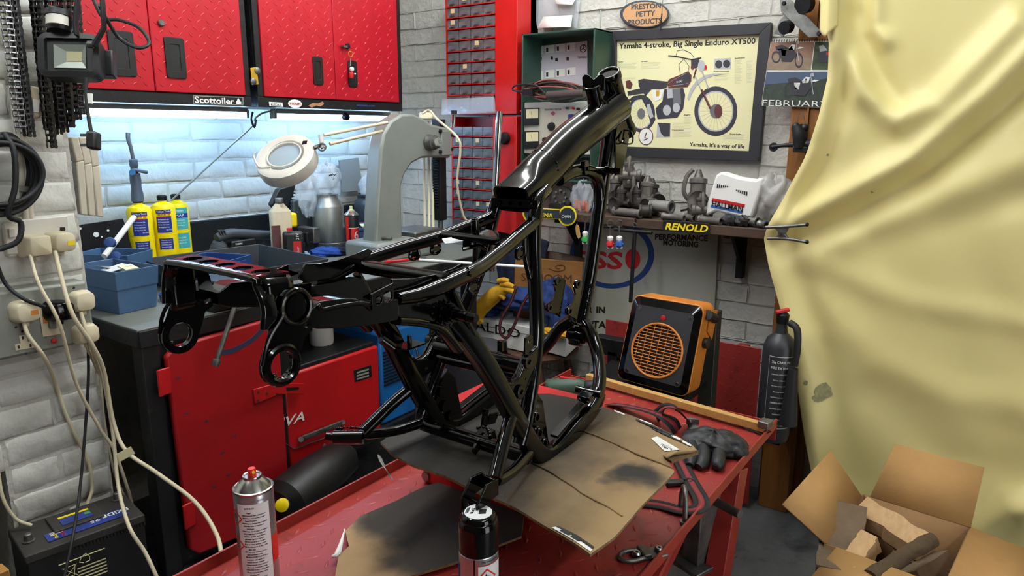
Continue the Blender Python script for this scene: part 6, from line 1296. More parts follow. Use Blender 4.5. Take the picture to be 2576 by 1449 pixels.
# strip lamps under the cabinets
def strip(label, a, b, y=2.50):
    A_, B_ = ony(*a, y), ony(*b, y); B_.z = A_.z; t = thing('strip_lamp', label, 'lamp', (A_+B_)/2, 'strip lamps under the wall cabinets')
    MB().bx(A_.x, B_.x, y-.02, y+.02, A_.z+.012, CZ0-.002).build('batten', 'print_grey', t, bevel=.003); MB().cyl(A_, B_, .0125, n=14).build('tube', LAMP_COOL, t)
    for p in (A_, B_): MB().box(p+V((0, 0, .006)), (.012, .034, .03)).build('end_cap', 'print_grey', t, bevel=.003)
strip('glowing white strip lamp under the left wall cabinet', (208, 282), (618, 293)); strip('glowing white strip lamp under the right wall cabinet', (688, 293), (976, 300))
wc = thing('hanging_flex', 'thin grey flex running diagonally from the cabinets down to the bench', 'flex', ony(640, 300, 2.45)); MB().tube([ony(690, 278, 2.44), ony(660, 285, 2.44), ony(640, 300, 2.45), ony(636, 316, 2.46), ony(560, 385, 2.52), ony(430, 505, 2.62)], .0036, 8, sm=4).build('wire', mat('flex_grey', '8a8f88', .5), wc); MB().tube([ony(636, 282, 2.43), ony(632, 300, 2.43), ony(640, 320, 2.43), ony(644, 300, 2.43)], .004, 8, sm=4).build('hook', 'dark_metal', wc)
MB().lathe(ony(866, 292, 2.44), [(.012, 0), (.018, .006), (.014, .022), (.004, .026)], (0, -1, -.3), n=14).build('hanging_knob', 'dark_metal'); tag(bpy.data.objects['hanging_knob'], 'dark rounded knob hanging in front of the right strip lamp', 'weight')  # dark knob that hangs before the strip lamp
# ================================================================ small-parts drawer cabinets (right wall, corner)
DX = 2.64; mat('rack_red', 'cc1812', .45, c2='b8130f', scale=6); mat('drawer_clear', '8a8f92', .25, alpha=.6, spec=.6, c2='5a5d60', scale=30); mat('drawer_dark', '2c2a29', .7, c2='4a4440', scale=25, amt=.9); mat('card_tab', 'd6bd92', .7)
def parts_cabinet(label, pl, prx, pr_, ytop, ybot, rows, big):
    """pl/prx/pr_ = image columns of the drawer field and of the red door strip"""
    yL = onx(pl, 130, DX).y; yM = onx(prx, 130, DX).y; yR = onx(pr_, 130, DX).y; z1 = onx(1200, ytop, DX).z; z0 = onx(1200, ybot, DX).z
    t = thing('parts_cabinet', label, 'parts cabinet', (DX, (yL+yR)/2, z0), 'red small-parts cabinets')
    MB().bx(DX+.10, W2X, yR, yL, z0, z1).build('back', 'rack_red', t); MB().bx(DX, W2X, yL-.008, yL, z0, z1).build('side', 'rack_red', t); MB().bx(DX-.004, W2X, yR, yM, z0, z1).build('door_strip', 'rack_red', t, bevel=.003)
    MB().bx(DX, W2X, yM, yL, z0, z0+.012).build('floor_panel', 'rack_red', t)
    dw = (yL-.008-yM)/4; dh = .0485; z = z0+.014+(.075 if big else 0); r = random.Random(int(ytop)+9)
    proto = MB().plate(rrect(dw*.94, dh*.80, .003, 2), [], (0, 0, 0), V((0, -1, 0)), V((0, 0, 1)), .003).bx(.001, .09, -dw*.45, dw*.45, -dh*.4, -dh*.37).bx(-.010, 0, -dw*.2, dw*.2, -dh*.26, -dh*.20).build('drawer', 'drawer_clear', flat=True); pm = proto.data; bpy.data.objects.remove(proto)
    pf = MB().bx(.006, .085, -dw*.43, dw*.43, -dh*.38, dh*.10).build('contents', 'drawer_dark'); fm = pf.data; bpy.data.objects.remove(pf)
    ct = MB().bx(-.003, -.002, -dw*.16, dw*.16, -dh*.04, dh*.34).build('card', 'card_tab'); cm = ct.data; bpy.data.objects.remove(ct)
    if big:
        for k in range(2): MB().bx(DX-.006, DX+.09, yM+(yL-yM)*(.02+.49*k), yM+(yL-yM)*(.47+.49*k), z0+.014, z0+.082).build('large_drawer', 'drawer_clear', t, bevel=.002)
    while z+dh < z1:
        MB().bx(DX-.004, DX+.10, yM, yL-.006, z-.0045, z-.0005).build('shelf', 'rack_red', t)
        for k in range(4):
            p = V((DX+.002, yM+dw*(k+.5), z+dh*.42)); o = bpy.data.objects.new('drawer', pm); col.objects.link(o); o.location = p; par(o, t)
            o2 = bpy.data.objects.new('contents', fm); col.objects.link(o2); o2.location = p; par(o2, o)
            if r.random() < .2: o3 = bpy.data.objects.new('card_label', cm); col.objects.link(o3); o3.location = p; par(o3, o)
        z += dh
    return t, yM, yR
pc1, yM, yR = parts_cabinet('upper red cabinet of small clear parts drawers in the corner', 1122, 1246, 1302, -70, 288, 9, True)
pc2, yM2, yR2 = parts_cabinet('lower red cabinet of small clear parts drawers behind the arbor press', 1132, 1240, 1302, 293, 600, 9, True)
MB().lathe(onx(1272, 348, DX-.004), [(.026, 0), (.028, .01), (.022, .022), (.010, .026)], (-1, 0, 0), n=20).build('door_knob', 'dark_metal', pc2)
bg = [onx(*q, DX-.02) for q in ((1118, 250), (1245, 244), (1248, 284), (1116, 290))]; tag(MB().prism(bg, V((-.02, 0, 0))).build('parts_bag', 'clear_bag', bevel=.004), 'clear packet of small parts lying across the gap between the drawer cabinets', 'packet')
tag(MB().cyl(at(1256, 280, 3.0), at(1236, 681, 3.17), .0145, n=18).build('steel_tube', 'chrome'), 'bright steel tube leaning upright in front of the red drawer cabinets', 'tube')
# ================================================================ poster wall
WX = W2X-.012
def wq(px, py, l=0.): return onx(px, py, WX-l)
def flat(name, q, m, parent, l=.001, th=.0005): return MB().prism([wq(*a, l) for a in q], V((-th, 0, 0))).build(name, m, parent, flat=True)
def strokes(name, lines, r, m, parent, l=.0012, kind=True):
    mb = MB()
    for L_ in lines: mb.tube([wq(*a, l) for a in L_], r, 5)
    o = mb.build(name, m, parent)
    if kind and len(lines) > 1: o['kind'] = 'stuff'
    return o
def ell(cx, cy, rx, ry, n=28, a0=0, a1=2*PI): return [(cx+rx*math.cos(a0+(a1-a0)*i/n), cy+ry*math.sin(a0+(a1-a0)*i/n)) for i in range(n)]
def annul(name, cx, cy, rx, ry, k, m, parent, l, n=36):
    mb = MB(); o = ell(cx, cy, rx, ry, n); i = ell(cx, cy, rx*k, ry*k, n); mb.add([wq(*a, l) for a in o]+[wq(*a, l) for a in i], [(j, (j+1) % n, n+(j+1) % n, n+j) for j in range(n)]); return mb.build(name, m, parent, flat=True)
def wtxt(name, s, a, b, h, m, parent, l=.0016, bold=0., shear=0.):
    A_, B_ = wq(*a, l), wq(*b, l); return text(name, s, A_, B_-A_, (0, 0, 1), h, m, parent, depth=.0004, fit=(B_-A_).length, bold=bold, shear=shear)
po = thing('framed_poster', 'black framed cream poster of an enduro motorcycle on the white brick wall', 'poster', wq(1730, 400))
F_o = ((1529, 79), (1940, 56), (1909, 406), (1532, 393)); F_i = ((1548, 102), (1909, 86), (1883, 380), (1548, 368))
mat('frame_black', '2a2a2e', .5)
for k in range(4): MB().prism([onx(*q, W2X-.030) for q in (F_o[k], F_o[(k+1) % 4], F_i[(k+1) % 4], F_i[k])], V((.024, 0, 0))).build('frame_bar', 'frame_black', po, bevel=.0015)
flat('poster_sheet', ((1545, 99), (1912, 83), (1886, 383), (1545, 371)), 'print_cream', po, 0., .002)
Zp = lambda x, y: (1520+x/4.0256, 50+y/4.0256)
def zp(*pts): return [Zp(*p) for p in pts]
wtxt('headline', 'Yamaha 4-stroke, Big Single Enduro XT500', Zp(150, 292), Zp(1530, 240), .030, 'print_black', po, .002, bold=.022); wtxt('slogan', 'Yamaha, It\'s a way of life', Zp(862, 1278), Zp(1420, 1302), .021, 'print_black', po, .002, bold=.022)
dk = mat('ink_dark', '35343c', .55); br_ = mat('ink_brown', '5e2f2e', .55); sl = mat('ink_silver', 'b4b6b8', .5); gy = mat('ink_grey', '6c6c70', .55); go = mat('ink_gold', 'c9962a', .5)
for (cx, cy, rx, ry, nm) in ((375, 950, 140, 190, 'rear'), (1130, 925, 218, 252, 'front')):
    c = Zp(cx, cy); annul(nm+'_tyre', *c, rx/4.0256, ry/4.0256, .82, dk, po, .0022); annul(nm+'_rim', *c, rx*.82/4.0256, ry*.82/4.0256, .93, sl, po, .0024)
    strokes(nm+'_spokes', [[c, (c[0]+rx*.78/4.0256*math.cos(a), c[1]+ry*.78/4.0256*math.sin(a))] for a in [2*PI*i/22 for i in range(22)]], .0003, gy, po, .002); flat(nm+'_hub', ell(c[0], c[1], rx*.28/4.0256, ry*.28/4.0256), gy, po, .0026)
flat('front_brake', ell(*Zp(1155, 925), 10, 17), br_, po, .003)
flat('seat', zp((345, 610), (400, 596), (500, 610), (640, 625), (632, 690), (560, 705), (480, 700), (420, 770), (380, 720), (350, 670)), dk, po, .0026)
flat('tank', zp((632, 640), (660, 600), (760, 560), (850, 520), (885, 560), (880, 620), (845, 680), (760, 685), (650, 690)), br_, po, .0030); flat('tank_panel', zp((720, 620), (770, 580), (850, 535), (872, 580), (850, 650), (760, 672), (722, 660)), dk, po, .0033)
wtxt('tank_print', '500', Zp(728, 640), Zp(792, 628), .010, 'print_white', po, .0037); strokes('tank_trim', [zp((640, 680), (700, 665), (790, 655), (850, 640)), zp((640, 650), (700, 610), (830, 540))], .0007, sl, po, .0036)
flat('side_cover', zp((490, 715), (610, 705), (575, 800), (520, 825), (490, 780)), 'print_white', po, .003); flat('side_badge', zp((525, 715), (560, 712), (556, 772), (526, 776)), go, po, .0034)
flat('engine', zp((610, 700), (800, 690), (820, 760), (800, 900), (740, 990), (540, 1005), (520, 900), (590, 820)), dk, po, .0027); flat('cylinder', zp((700, 700), (770, 690), (780, 850), (700, 860)), gy, po, .003); flat('carburettor', zp((635, 705), (690, 700), (695, 790), (640, 795)), sl, po, .0032); flat('clutch_cover', ell(*Zp(635, 915), 10, 13), sl, po, .0032); flat('engine_cover', ell(*Zp(730, 890), 9, 12), sl, po, .0033)
flat('silencer', zp((430, 860), (460, 850), (500, 980), (470, 1000), (440, 940)), sl, po, .0033); flat('rear_guard', zp((230, 820), (300, 770), (420, 760), (470, 830), (520, 1010), (480, 1080), (430, 900), (380, 800), (280, 820)), dk, po, .0023)
flat('tail_lamp', zp((215, 620), (260, 610), (290, 650), (270, 700), (225, 690)), br_, po, .003); flat('tail_bracket', zp((235, 725), (380, 690), (420, 740), (240, 768)), dk, po, .0028)
flat('front_guard', zp((840, 800), (870, 700), (930, 620), (1020, 560), (1110, 542), (1210, 548), (1100, 566), (1010, 600), (930, 670), (880, 760), (860, 812)), sl, po, .0032)
strokes('fork', [zp((920, 560), (985, 710)), zp((990, 520), (1060, 700))], .0022, sl, po, .0034); strokes('fork_lower', [zp((985, 705), (1075, 895))], .0042, br_, po, .0034)
strokes('handlebar', [zp((650, 362), (725, 368)), zp((725, 368), (880, 400), (980, 385))], .0020, dk, po, .0034); strokes('control_cables', [zp((725, 365), (740, 310), (800, 300), (870, 330), (910, 380)), zp((800, 400), (755, 450), (770, 540)), zp((810, 400), (860, 470), (850, 520))], .0008, dk, po, .0034)
flat('headlamp', ell(*Zp(985, 465), 9, 14), sl, po, .0036); flat('instruments', zp((880, 400), (960, 380), (960, 450), (930, 490), (880, 480)), dk, po, .0034); flat('indicator', ell(*Zp(1028, 482), 3, 6), 'print_red', po, .0036); flat('indicator', ell(*Zp(893, 480), 4, 6), br_, po, .0038); strokes('steering_stem', [zp((930, 500), (905, 590))], .0030, br_, po, .0032)
flat('inset_picture', zp((1115, 395), (1288, 385), (1280, 500), (1112, 500)), sl, po, .002); flat('inset_dial', ell(*Zp(1160, 450), 9, 10), dk, po, .0024); flat('inset_dial', ell(*Zp(1240, 445), 9, 10), dk, po, .0024); flat('inset_picture', zp((540, 1040), (672, 1045), (668, 1190), (528, 1190)), sl, po, .002); flat('inset_engine', zp((545, 1042), (668, 1048), (664, 1180), (610, 1185), (575, 1150)), dk, po, .0024)
annul('round_emblem', *Zp(422, 1180), 18.5, 22, .9, br_, po, .0032); flat('round_emblem_field', ell(*Zp(422, 1180), 16.6, 20), 'print_white', po, .003); strokes('round_emblem_mark', [zp((430, 1140), (410, 1190), (440, 1200), (400, 1220))], .0022, br_, po, .0034)
tl_ = []
for x0, y0, x1, n_ in ((137, 440, 328, 6), (372, 435, 570, 6), (165, 590, 320, 2), (700, 1045, 888, 6), (690, 1130, 885, 6), (1200, 1172, 1425, 5), (1320, 400, 1400, 22), (1440, 415, 1505, 20), (1110, 545, 1265, 7), (810, 985, 890, 5)):
    for k in range(n_): tl_.append(zp((x0, y0+k*11.5), (x1-((k*37) % 29), y0+k*11.5-(x1-x0)*.03)))
strokes('small_print', tl_, .00028, 'print_grey', po, .0021)
for s, a, b in (('Frame', (137, 432), (190, 430)), ('Oil tank', (372, 428), (440, 424)), ('Engine', (808, 968), (872, 966)), ('Transmission', (682, 1120), (805, 1120)), ('Front forks', (1272, 1162), (1388, 1164)), ('Instruments', (1110, 525), (1265, 524)), ('Specifications', (1322, 395), (1425, 388))): wtxt('sub_heading', s, Zp(*a), Zp(*b), .0065, 'print_black', po, .002, bold=.02)
# oval sign, sleeve, hanging pin
ov = thing('oval_sign', 'tan oval wall sign with dark lettering above the poster', 'sign', wq(1623, 36)); mb = MB(); n = 40; o = ell(1623, 36, 62, 35, n); mb.prism([wq(*a, .0) for a in o], V((-.008, 0, 0))); mb.build('plate', mat('sign_dark', '3c4650', .5), ov, bevel=.002); mb = MB(); mb.prism([wq(*a, .008) for a in ell(1623, 36, 56, 31, n)], V((-.001, 0, 0))); mb.build('face', mat('sign_tan', 'c99a6a', .55), ov)
for s, a, b in (('PRESTON', (1588, 24), (1662, 20)), ('PETTY', (1600, 42), (1648, 39)), ('PRODUCTS', (1580, 63), (1664, 58))): wtxt('sign_print', s, a, b, .028, 'sign_dark', ov, .0095, bold=.025)
pn_ = thing('hanging_awl', 'thin steel spike with a dark handle hanging over the oval sign', 'tool', wq(1665, 40)); MB().cyl(wq(1668, -10, .03), wq(1665, 34, .03), .0015, n=6).build('spike', 'dull_steel', pn_); MB().cyl(wq(1665, 34, .03), wq(1661, 78, .03), .0028, n=8).build('handle', 'print_black', pn_)
sv_ = thing('paper_sleeve', 'clear document sleeve with folded white paper on the wall above the green case', 'sleeve', wq(1400, 40)); MB().prism([wq(*a, .004) for a in ((1340, -20), (1462, -20), (1452, 70), (1352, 72))], V((-.002, 0, 0))).build('sleeve', 'clear_bag', sv_); MB().add([wq(1368, 42, .01), wq(1440, 38, .01), wq(1436, 68, .05), wq(1352, 70, .05)], [(0, 1, 2, 3)]).build('folded_paper', 'print_white', sv_, solid=.001); MB().add([wq(1395, -6, .01), wq(1450, -8, .01), wq(1440, 12, .03), wq(1400, 10, .03)], [(0, 1, 2, 3)]).build('folded_paper', 'print_white', sv_, solid=.001)
# ---------------------------------------------------------------- green electric tester case
gcase = mat('case_green', '24483c', .45, c2='1d3c32', scale=8, dirt='4a4a3c', dscale=14, damt=.68); pnl = mat('panel_ivory', 'c9c8b4', .5); ex = 2.62
et = thing('test_set', 'green cased electric tester with dials and open lid on the wall', 'tester', onx(1400, 440, ex)); E = lambda x, y, xx=ex: onx(x, y, xx)
yl, yr = E(1311, 250).y, E(1492, 250).y; zt, zm, zb, zz_ = E(1400, 78).z, E(1400, 256).z, E(1400, 388).z, E(1400, 452).z
MB().bx(W2X-.03, W2X-.005, yr, yl, zz_, zt).build('back', gcase, et); MB().bx(ex, W2X-.01, yl-.008, yl, zz_, zt).build('side', gcase, et, bevel=.002); MB().bx(ex, W2X-.01, yr, yr+.008, zz_, zt).build('side', gcase, et, bevel=.002); MB().bx(ex, W2X-.01, yr, yl, zt-.008, zt).build('top', gcase, et, bevel=.002); MB().bx(ex, W2X-.01, yr, yl, zz_-.008, zz_).build('base', gcase, et, bevel=.002); MB().bx(ex+.02, W2X-.03, yr+.01, yl-.01, zb-.01, zb).build('shelf', gcase, et)
MB().bx(ex+.01, ex+.13, yr+.01, yl-.01, zb, zm).build('instrument_panel', pnl, et, bevel=.003)
ch = MB().prism([onx(*a, W2X-.034) for a in ((1336, 118), (1478, 103), (1478, 215), (1336, 215))], V((-.001, 0, 0))).build('wiring_chart', mat('chart_pale', 'cfcbd6', .5), et)
gcx = W2X-.036
for k in range(4):
    for j in range(2):
        x, y = 1345+k*27, 118+j*62-k*3; q = ((x, y), (x+22, y-2), (x+22, y+18), (x, y+20)); MB().prism([onx(*a, gcx) for a in q], V((-.0004, 0, 0))).build('chart_cell', 'print_white', ch); MB().prism([onx(*a, gcx-.0006) for a in ((x+2, y+5), (x+7, y+5), (x+7, y+16), (x+2, y+16))], V((-.0003, 0, 0))).build('chart_symbol', 'print_black', ch)
for q in ((1360, 148), (1388, 146), (1400, 150), (1428, 148)): MB().prism([onx(q[0]+a, q[1]+b, gcx-.0006) for a, b in ((-3, -4), (3, -4), (3, 4), (-3, 4))], V((-.0003, 0, 0))).build('chart_symbol', 'print_black', ch)
mb = MB(); mb.ring(onx(1467, 122, gcx), (1, 0, 0), .015, .0016, 24, h=.0006)
for a in (PI/2, PI/2+2.09, PI/2+4.19): mb.tube([onx(1467, 122, gcx), onx(1467, 122, gcx)+V((0, .014*math.cos(a), .014*math.sin(a)))], .0012, 5)
mb.build('round_emblem', 'print_black', ch); A_ = onx(1453, 147, gcx); text('chart_print', 'YAMAHA', A_, onx(1480, 146, gcx)-A_, (0, 0, 1), .012, 'print_black', ch, fit=.045)
pX = ex+.0095; PQ = lambda x, y, l=0.: onx(x, y, pX-l)
for y0 in (272, 330):
    m_ = MB().prism([PQ(*a) for a in ((1321, y0), (1357, y0-1), (1357, y0+42), (1321, y0+44))], V((-.012, 0, 0))).build('meter', 'black_plastic', et, bevel=.002); MB().prism([PQ(a, b, .012) for a, b in ((1324, y0+3), (1354, y0+2), (1354, y0+25), (1324, y0+26))], V((-.001, 0, 0))).build('meter_face', 'print_cream', m_); MB().tube([PQ(1339, y0+26, .0135), PQ(1336, y0+8, .0135)], .0005, 5).build('needle', 'print_black', m_)
A_ = PQ(1371, 278); text('panel_print', 'ELECTRO TESTER', A_, PQ(1412, 277)-A_, (0, 0, 1), .010, 'print_black', et, fit=(PQ(1412, 277)-A_).length); MB().prism([PQ(1391+a, 285+b, .0004) for a, b in ((0, -6), (6, 0), (0, 6), (-6, 0))], V((-.0006, 0, 0))).build('red_diamond', mat('ink_pink', 'a8425a', .5), et)
for q, r_ in (((1388, 318), .018), ((1372, 352), .012), ((1428, 272), .005), ((1444, 272), .005), ((1456, 274), .006)): MB().lathe(PQ(*q), [(r_, 0), (r_*.85, .012), (r_*.3, .014)], (-1, 0, 0), n=16).build('knob', 'black_plastic' if r_ > .01 else 'print_red' if q[0] == 1444 else 'black_plastic', et)
MB().prism([PQ(a, b) for a, b in ((1430, 288), (1442, 287), (1442, 302), (1430, 303))], V((-.002, 0, 0))).build('switch', 'print_blue', et); MB().lathe(PQ(1313, 279), [(.006, 0), (.004, .01)], (-1, 0, 0), n=10).build('pilot_lamp', 'print_red', et)
bt3 = thing('white_aerosol', 'white aerosol standing in the foot of the green tester case', 'aerosol', V((ex+.04, yl-.06, zz_))); MB().lathe(V((ex+.04, yl-.06, zz_)), [(.028, 0), (.028, .05), (.012, .066), (.012, .08)], n=20).build('body', 'print_white', bt3); MB().cyl(V((ex+.04, yl-.06, zz_+.08)), V((ex+.04, yl-.06, zz_+.09)), .009, n=12).build('cap', 'print_cream', bt3)
lead = thing('test_leads', 'tangle of brown test leads and a probe on the tester case', 'test leads', onx(1400, 240, ex-.03)); lm = mat('lead_brown', '3e2a26', .6); r = random.Random(11)
for k in range(9):
    cx, cy = 1395+r.uniform(-18, 18), 226+r.uniform(-6, 10); rx, ry = r.uniform(45, 82), r.uniform(14, 34); MB().tube([onx(cx+rx*math.cos(a), cy+ry*math.sin(a)*(.8 if math.sin(a) > 0 else 1), ex-.02-.008*(k % 4)) for a in [2*PI*i/12 for i in range(12)]], .0036, 7, sm=3, closed=True).build('lead_turn', lm if k % 3 else mat('lead_red', '8a4a3c', .6), lead)
MB().tube([onx(1320, 232, ex-.05), onx(1290, 226, ex-.06), onx(1300, 214, ex-.06), onx(1345, 214, ex-.05), onx(1372, 236, ex-.05)], .004, 8, sm=4).build('clip_lead', 'black_rubber', lead); MB().cyl(onx(1378, 240, ex-.06), onx(1470, 234, ex-.06), .017, n=18).build('probe', mat('probe_brown', '4a3f3c', .35), lead); MB().box(onx(1330, 232, ex-.06), (.02, .05, .025)).build('crocodile_clip', 'dark_metal', lead)
# ---------------------------------------------------------------- calendar
ca = thing('wall_calendar', 'February photo calendar with motorcycle pictures beside the poster', 'calendar', wq(2000, 180)); Zc = lambda x, y: (1900+x/7.243, 80+y/7.243)
def zc(*p): return [Zc(*a) for a in p]
WXs = WX; WX = W2X-.085     # it hangs on the timber post
flat('sheet', zc((285, 180), (1500, 165), (1420, 1390), (110, 1352)), 'print_white', ca, 0., .002); flat('photo', zc((285, 190), (1075, 180), (1008, 692), (208, 692)), mat('photo_brick', 'a5694e', .6, c2='8f7a66', scale=40), ca, .002); flat('photo_ground', zc((246, 430), (1035, 480), (1008, 692), (208, 692)), mat('photo_sand', '9c8672', .6, c2='87735f', scale=60), ca, .0026)
flat('photo', zc((1090, 180), (1500, 175), (1460, 695), (1028, 692)), mat('photo_green', '4c5a3c', .6, c2='2e3628', scale=60), ca, .002); flat('photo', zc((205, 728), (1470, 728), (1420, 1385), (112, 1350)), mat('photo_lake', '3f4c3e', .6, c2='2c3430', scale=45), ca, .002); flat('photo_water', zc((203, 740), (1470, 735), (1460, 820), (1150, 880), (180, 960)), mat('photo_blue', '4a5a74', .6), ca, .0026)
def mini(x, y, s, m1):
    G = lambda a, b: (1900+(x+a*s)/7.243, 80+(y+b*s)/7.243)
    for cx, cy, rx, ry in ((-1.6, .4, .55, .75), (1.15, .8, .5, .95)): annul('mini_tyre', *G(cx, cy), rx*s/7.243, ry*s/7.243, .72, dk, ca, .0034, 20)
    for nm, m_, q in (('mini_frame', dk, ((-1.4, -.6), (.4, -.7), (.9, 0), (.2, 1.), (-.9, .9))), ('mini_seat', dk, ((-1.7, -.9), (-.9, -1.1), (-.1, -.7), (-.9, -.5), (-1.6, -.5))), ('mini_tank', m1, ((-.1, -.7), (.3, -1.15), (.75, -1.1), (.6, -.5), (-.05, -.45))), ('mini_flash', 'print_red', ((0, -.65), (.25, -.95), (.42, -.9), (.3, -.55))), ('mini_cover', 'print_white', ((-1.0, -.5), (-.3, -.5), (-.5, .3), (-.9, .2))), ('mini_guard', 'print_white', ((.8, -.6), (1.3, -.85), (1.8, -.75), (1.3, -.6))), ('mini_lamp', sl, ((.85, -1.5), (1.15, -1.6), (1.2, -1.2), (.9, -1.2)))): flat(nm, [G(*a) for a in q], m_, ca, .0038)
    strokes('mini_fork', [[G(.85, -1.4), G(1.15, .8)]], .0016, sl, ca, .0042)
mini(620, 400, 150, 'print_white'); mini(870, 1010, 165, 'print_white'); flat('mini_engine', zc((1130, 400), (1330, 330), (1340, 560), (1150, 560)), dk, ca, .003); flat('mini_rider', zc((1160, 260), (1240, 240), (1320, 340), (1180, 360)), sl, ca, .0034); flat('mini_tank', zc((1290, 370), (1390, 350), (1370, 430), (1290, 420)), 'print_red', ca, .0036)
wtxt('month_print', 'FEBRUARY', Zc(125, 1345), Zc(1330, 1372), .030, 'print_white', ca, .005, bold=.0); mb = MB()
for k in range(26): mb.ring(wq(*Zc(300+k*46, 165-k*.8), .004), (0, 1, .1), .0045, .0008, 8, 4)
g_ = mb.build('wire_binding', 'print_black', ca); g_['kind'] = 'stuff'; WX = WXs
# ---------------------------------------------------------------- timber post, bracket, hung parts
a = onx(1990, 300, 2.73); tp_ = thing('timber_post', 'orange-brown timber post against the right wall beside the curtain', 'post', (2.75, a.y-.07, 0)); MB().bx(2.725, W2X-.002, a.y-.15, a.y, 0, 2.7).build('post', 'wood_post', tp_, bevel=.003); MB().bx(2.715, 2.735, a.y-.062, a.y-.056, 0, 2.7).build('batten_strip', 'wood_post', tp_)
MB().bx(2.66, 2.72, a.y-.13, a.y-.02, 0, .62).build('lower_board', 'wood_post', tp_, bevel=.003)
br = thing('engine_bracket', 'grey flat steel bracket with a round clamp hanging above the calendar', 'bracket', onx(2010, 50, 2.68)); K = lambda x, y, xx=2.66: onx(x, y, xx)
MB().prism([K(*q) for q in ((1962, 0), (1975, -14), (2000, 10), (2066, 78), (2062, 92), (2035, 95), (1965, 30))], V((.005, 0, 0))).build('plate', 'dull_steel', br, bevel=.001); MB().prism([K(*q, 2.68) for q in ((1962, 50), (1975, 36), (1995, 60), (1970, 92), (1948, 84))], V((.005, 0, 0))).build('plate', 'dull_steel', br, bevel=.001)
for q, R_ in (((1972, 70), .022), ((2018, 12), .03)): MB().lathe(K(*q, 2.65), [(R_, 0), (R_, .03), (R_*.6, .034), (R_*.5, .02)], (.9, -.3, .2), n=20).build('clamp_ring', 'dark_metal', br)
for q in ((1972, 8), (2060, 84)): MB().lathe(K(*q, 2.659), [(.008, 0), (.006, .006)], (-1, 0, 0), n=8).build('bolt', 'dark_metal', br)
cb = thing('hanging_casting', 'small black engine casting hung by wire on the timber post', 'casting', K(2000, 340)); cm_ = mat('casting_black', '1d1d1f', .5, .4, c2='2e2e30', scale=30)
MB().tube([K(2003, 320), K(2010, 288), K(2020, 286), K(2026, 318)], .0016, 6, sm=3).build('wire', 'dull_steel', cb); MB().tube([K(2004, 318), K(2012, 340), K(2012, 372)], [.020, .026, .022], 12, sm=3).build('body', cm_, cb)
for q in ((2002, 318), (2024, 322)): MB().ball(K(*q), .014, 10, 7).build('boss', cm_, cb)
MB().tube([K(1942, 370), K(1968, 366), K(2000, 364), K(2040, 362)], [.008, .007, .010, .016], 10, sm=3).build('arm', cm_, cb); MB().ring(K(1946, 370), (1, 0, 0), .011, .005, 16, 6).build('arm_eye', cm_, cb); MB().box(K(2015, 376), (.03, .05, .02)).build('flange', cm_, cb, bevel=.003)
# ================================================================ shelf on the right wall and what stands on it
SX = 2.56; ra, rb_ = onx(1529, 545, SX), onx(1932, 577, SX); SZ = (ra.z+rb_.z)/2; th = .036
mat('shelf_wood', '55402f', .7, c2='38291f', scale=5, amt=.9, stretch=(7, 1, 7), bump=.15, bscale=40)
sh = thing('wooden_shelf', 'rough brown plank shelf full of engine parts below the poster', 'shelf', (2.68, 1.2, SZ)); yl, yr = onx(1370, 545, SX).y, rb_.y
MB().bx(SX, W2X-.004, yr, onx(1600, 550, SX).y, SZ-th, SZ).build('plank', 'shelf_wood', sh, bevel=.003); MB().bx(SX-.012, W2X-.004, onx(1600, 550, SX).y+.002, yl, SZ-th+.004, SZ+.002).build('plank', 'shelf_wood', sh, bevel=.003)
for px_ in (1835, 1410):
    p = onx(px_, 600, SX+.05); MB().bx(SX+.02, W2X-.01, p.y-.014, p.y+.014, SZ-th-.012, SZ-th).build('bracket_arm', 'dark_metal', sh, bevel=.002); MB().bx(W2X-.05, W2X-.012, p.y-.014, p.y+.014, SZ-th-.19, SZ-th-.01).build('bracket_leg', 'dark_metal', sh, bevel=.002); MB().prism([V((SX+.08, p.y-.006, SZ-th-.012)), V((W2X-.03, p.y-.006, SZ-th-.012)), V((W2X-.03, p.y-.006, SZ-th-.15))], V((0, .012, 0))).build('bracket_web', 'dark_metal', sh)
S = lambda px, x=SX+.09: (lambda p: V((x, p.y, SZ)))(onx(px, 540, x))
mat('cast_alu', '7c776f', .5, .45, c2='5a5650', scale=22, dirt='3c3832', dscale=20, damt=.58); mat('cast_dark', '443f3a', .55, .4, c2='2c2926', scale=22)
def carb(p, s, rot, label, m='cast_alu', tall=1.):
    """carburettor: float bowl, throat with flange, slide tower and cap, levers"""
    p = V(p); t = thing('carburettor', label, 'carburettor', p, 'carburettors on the shelf'); X = V((math.cos(rot), math.sin(rot), 0)); Y = V((-X.y, X.x, 0)); Z = V((0, 0, 1))
    MB().lathe(p, [(.020*s, 0), (.024*s, .004*s), (.026*s, .03*s), (.028*s, .032*s)], n=16, u=X, sx=1.2, sy=.9).build('float_bowl', m, t); c = p+Z*.05*s
    MB().lathe(c-X*.045*s, [(.018*s, .006*s), (.026*s, 0), (.026*s, .012*s), (.021*s, .016*s), (.021*s, .07*s), (.025*s, .075*s), (.025*s, .088*s), (.017*s, .088*s), (.016*s, .04*s), (.001, .04*s)], X, n=20).build('throat', m, t)
    MB().lathe(c, [(.019*s, 0), (.019*s, .04*s*tall), (.022*s, .042*s*tall), (.022*s, .052*s*tall), (.012*s, .056*s*tall), (.005*s, .075*s*tall)], (X*.1+Z), n=18).build('slide_tower', m, t)
    MB().tube([c+Y*.022*s, c+Y*.034*s+Z*.02*s, c+Y*.03*s+Z*.055*s, c+Y*.014*s+Z*.075*s], .0055*s, 8, sm=3).build('lever', m, t); MB().cyl(c-Y*.02*s, c-Y*.045*s, .009*s, n=12).build('adjuster', m, t); MB().cyl(c+Y*.02*s-Z*.02*s, c+Y*.04*s-Z*.025*s, .006*s, n=8).build('fuel_union', m, t)
    return t
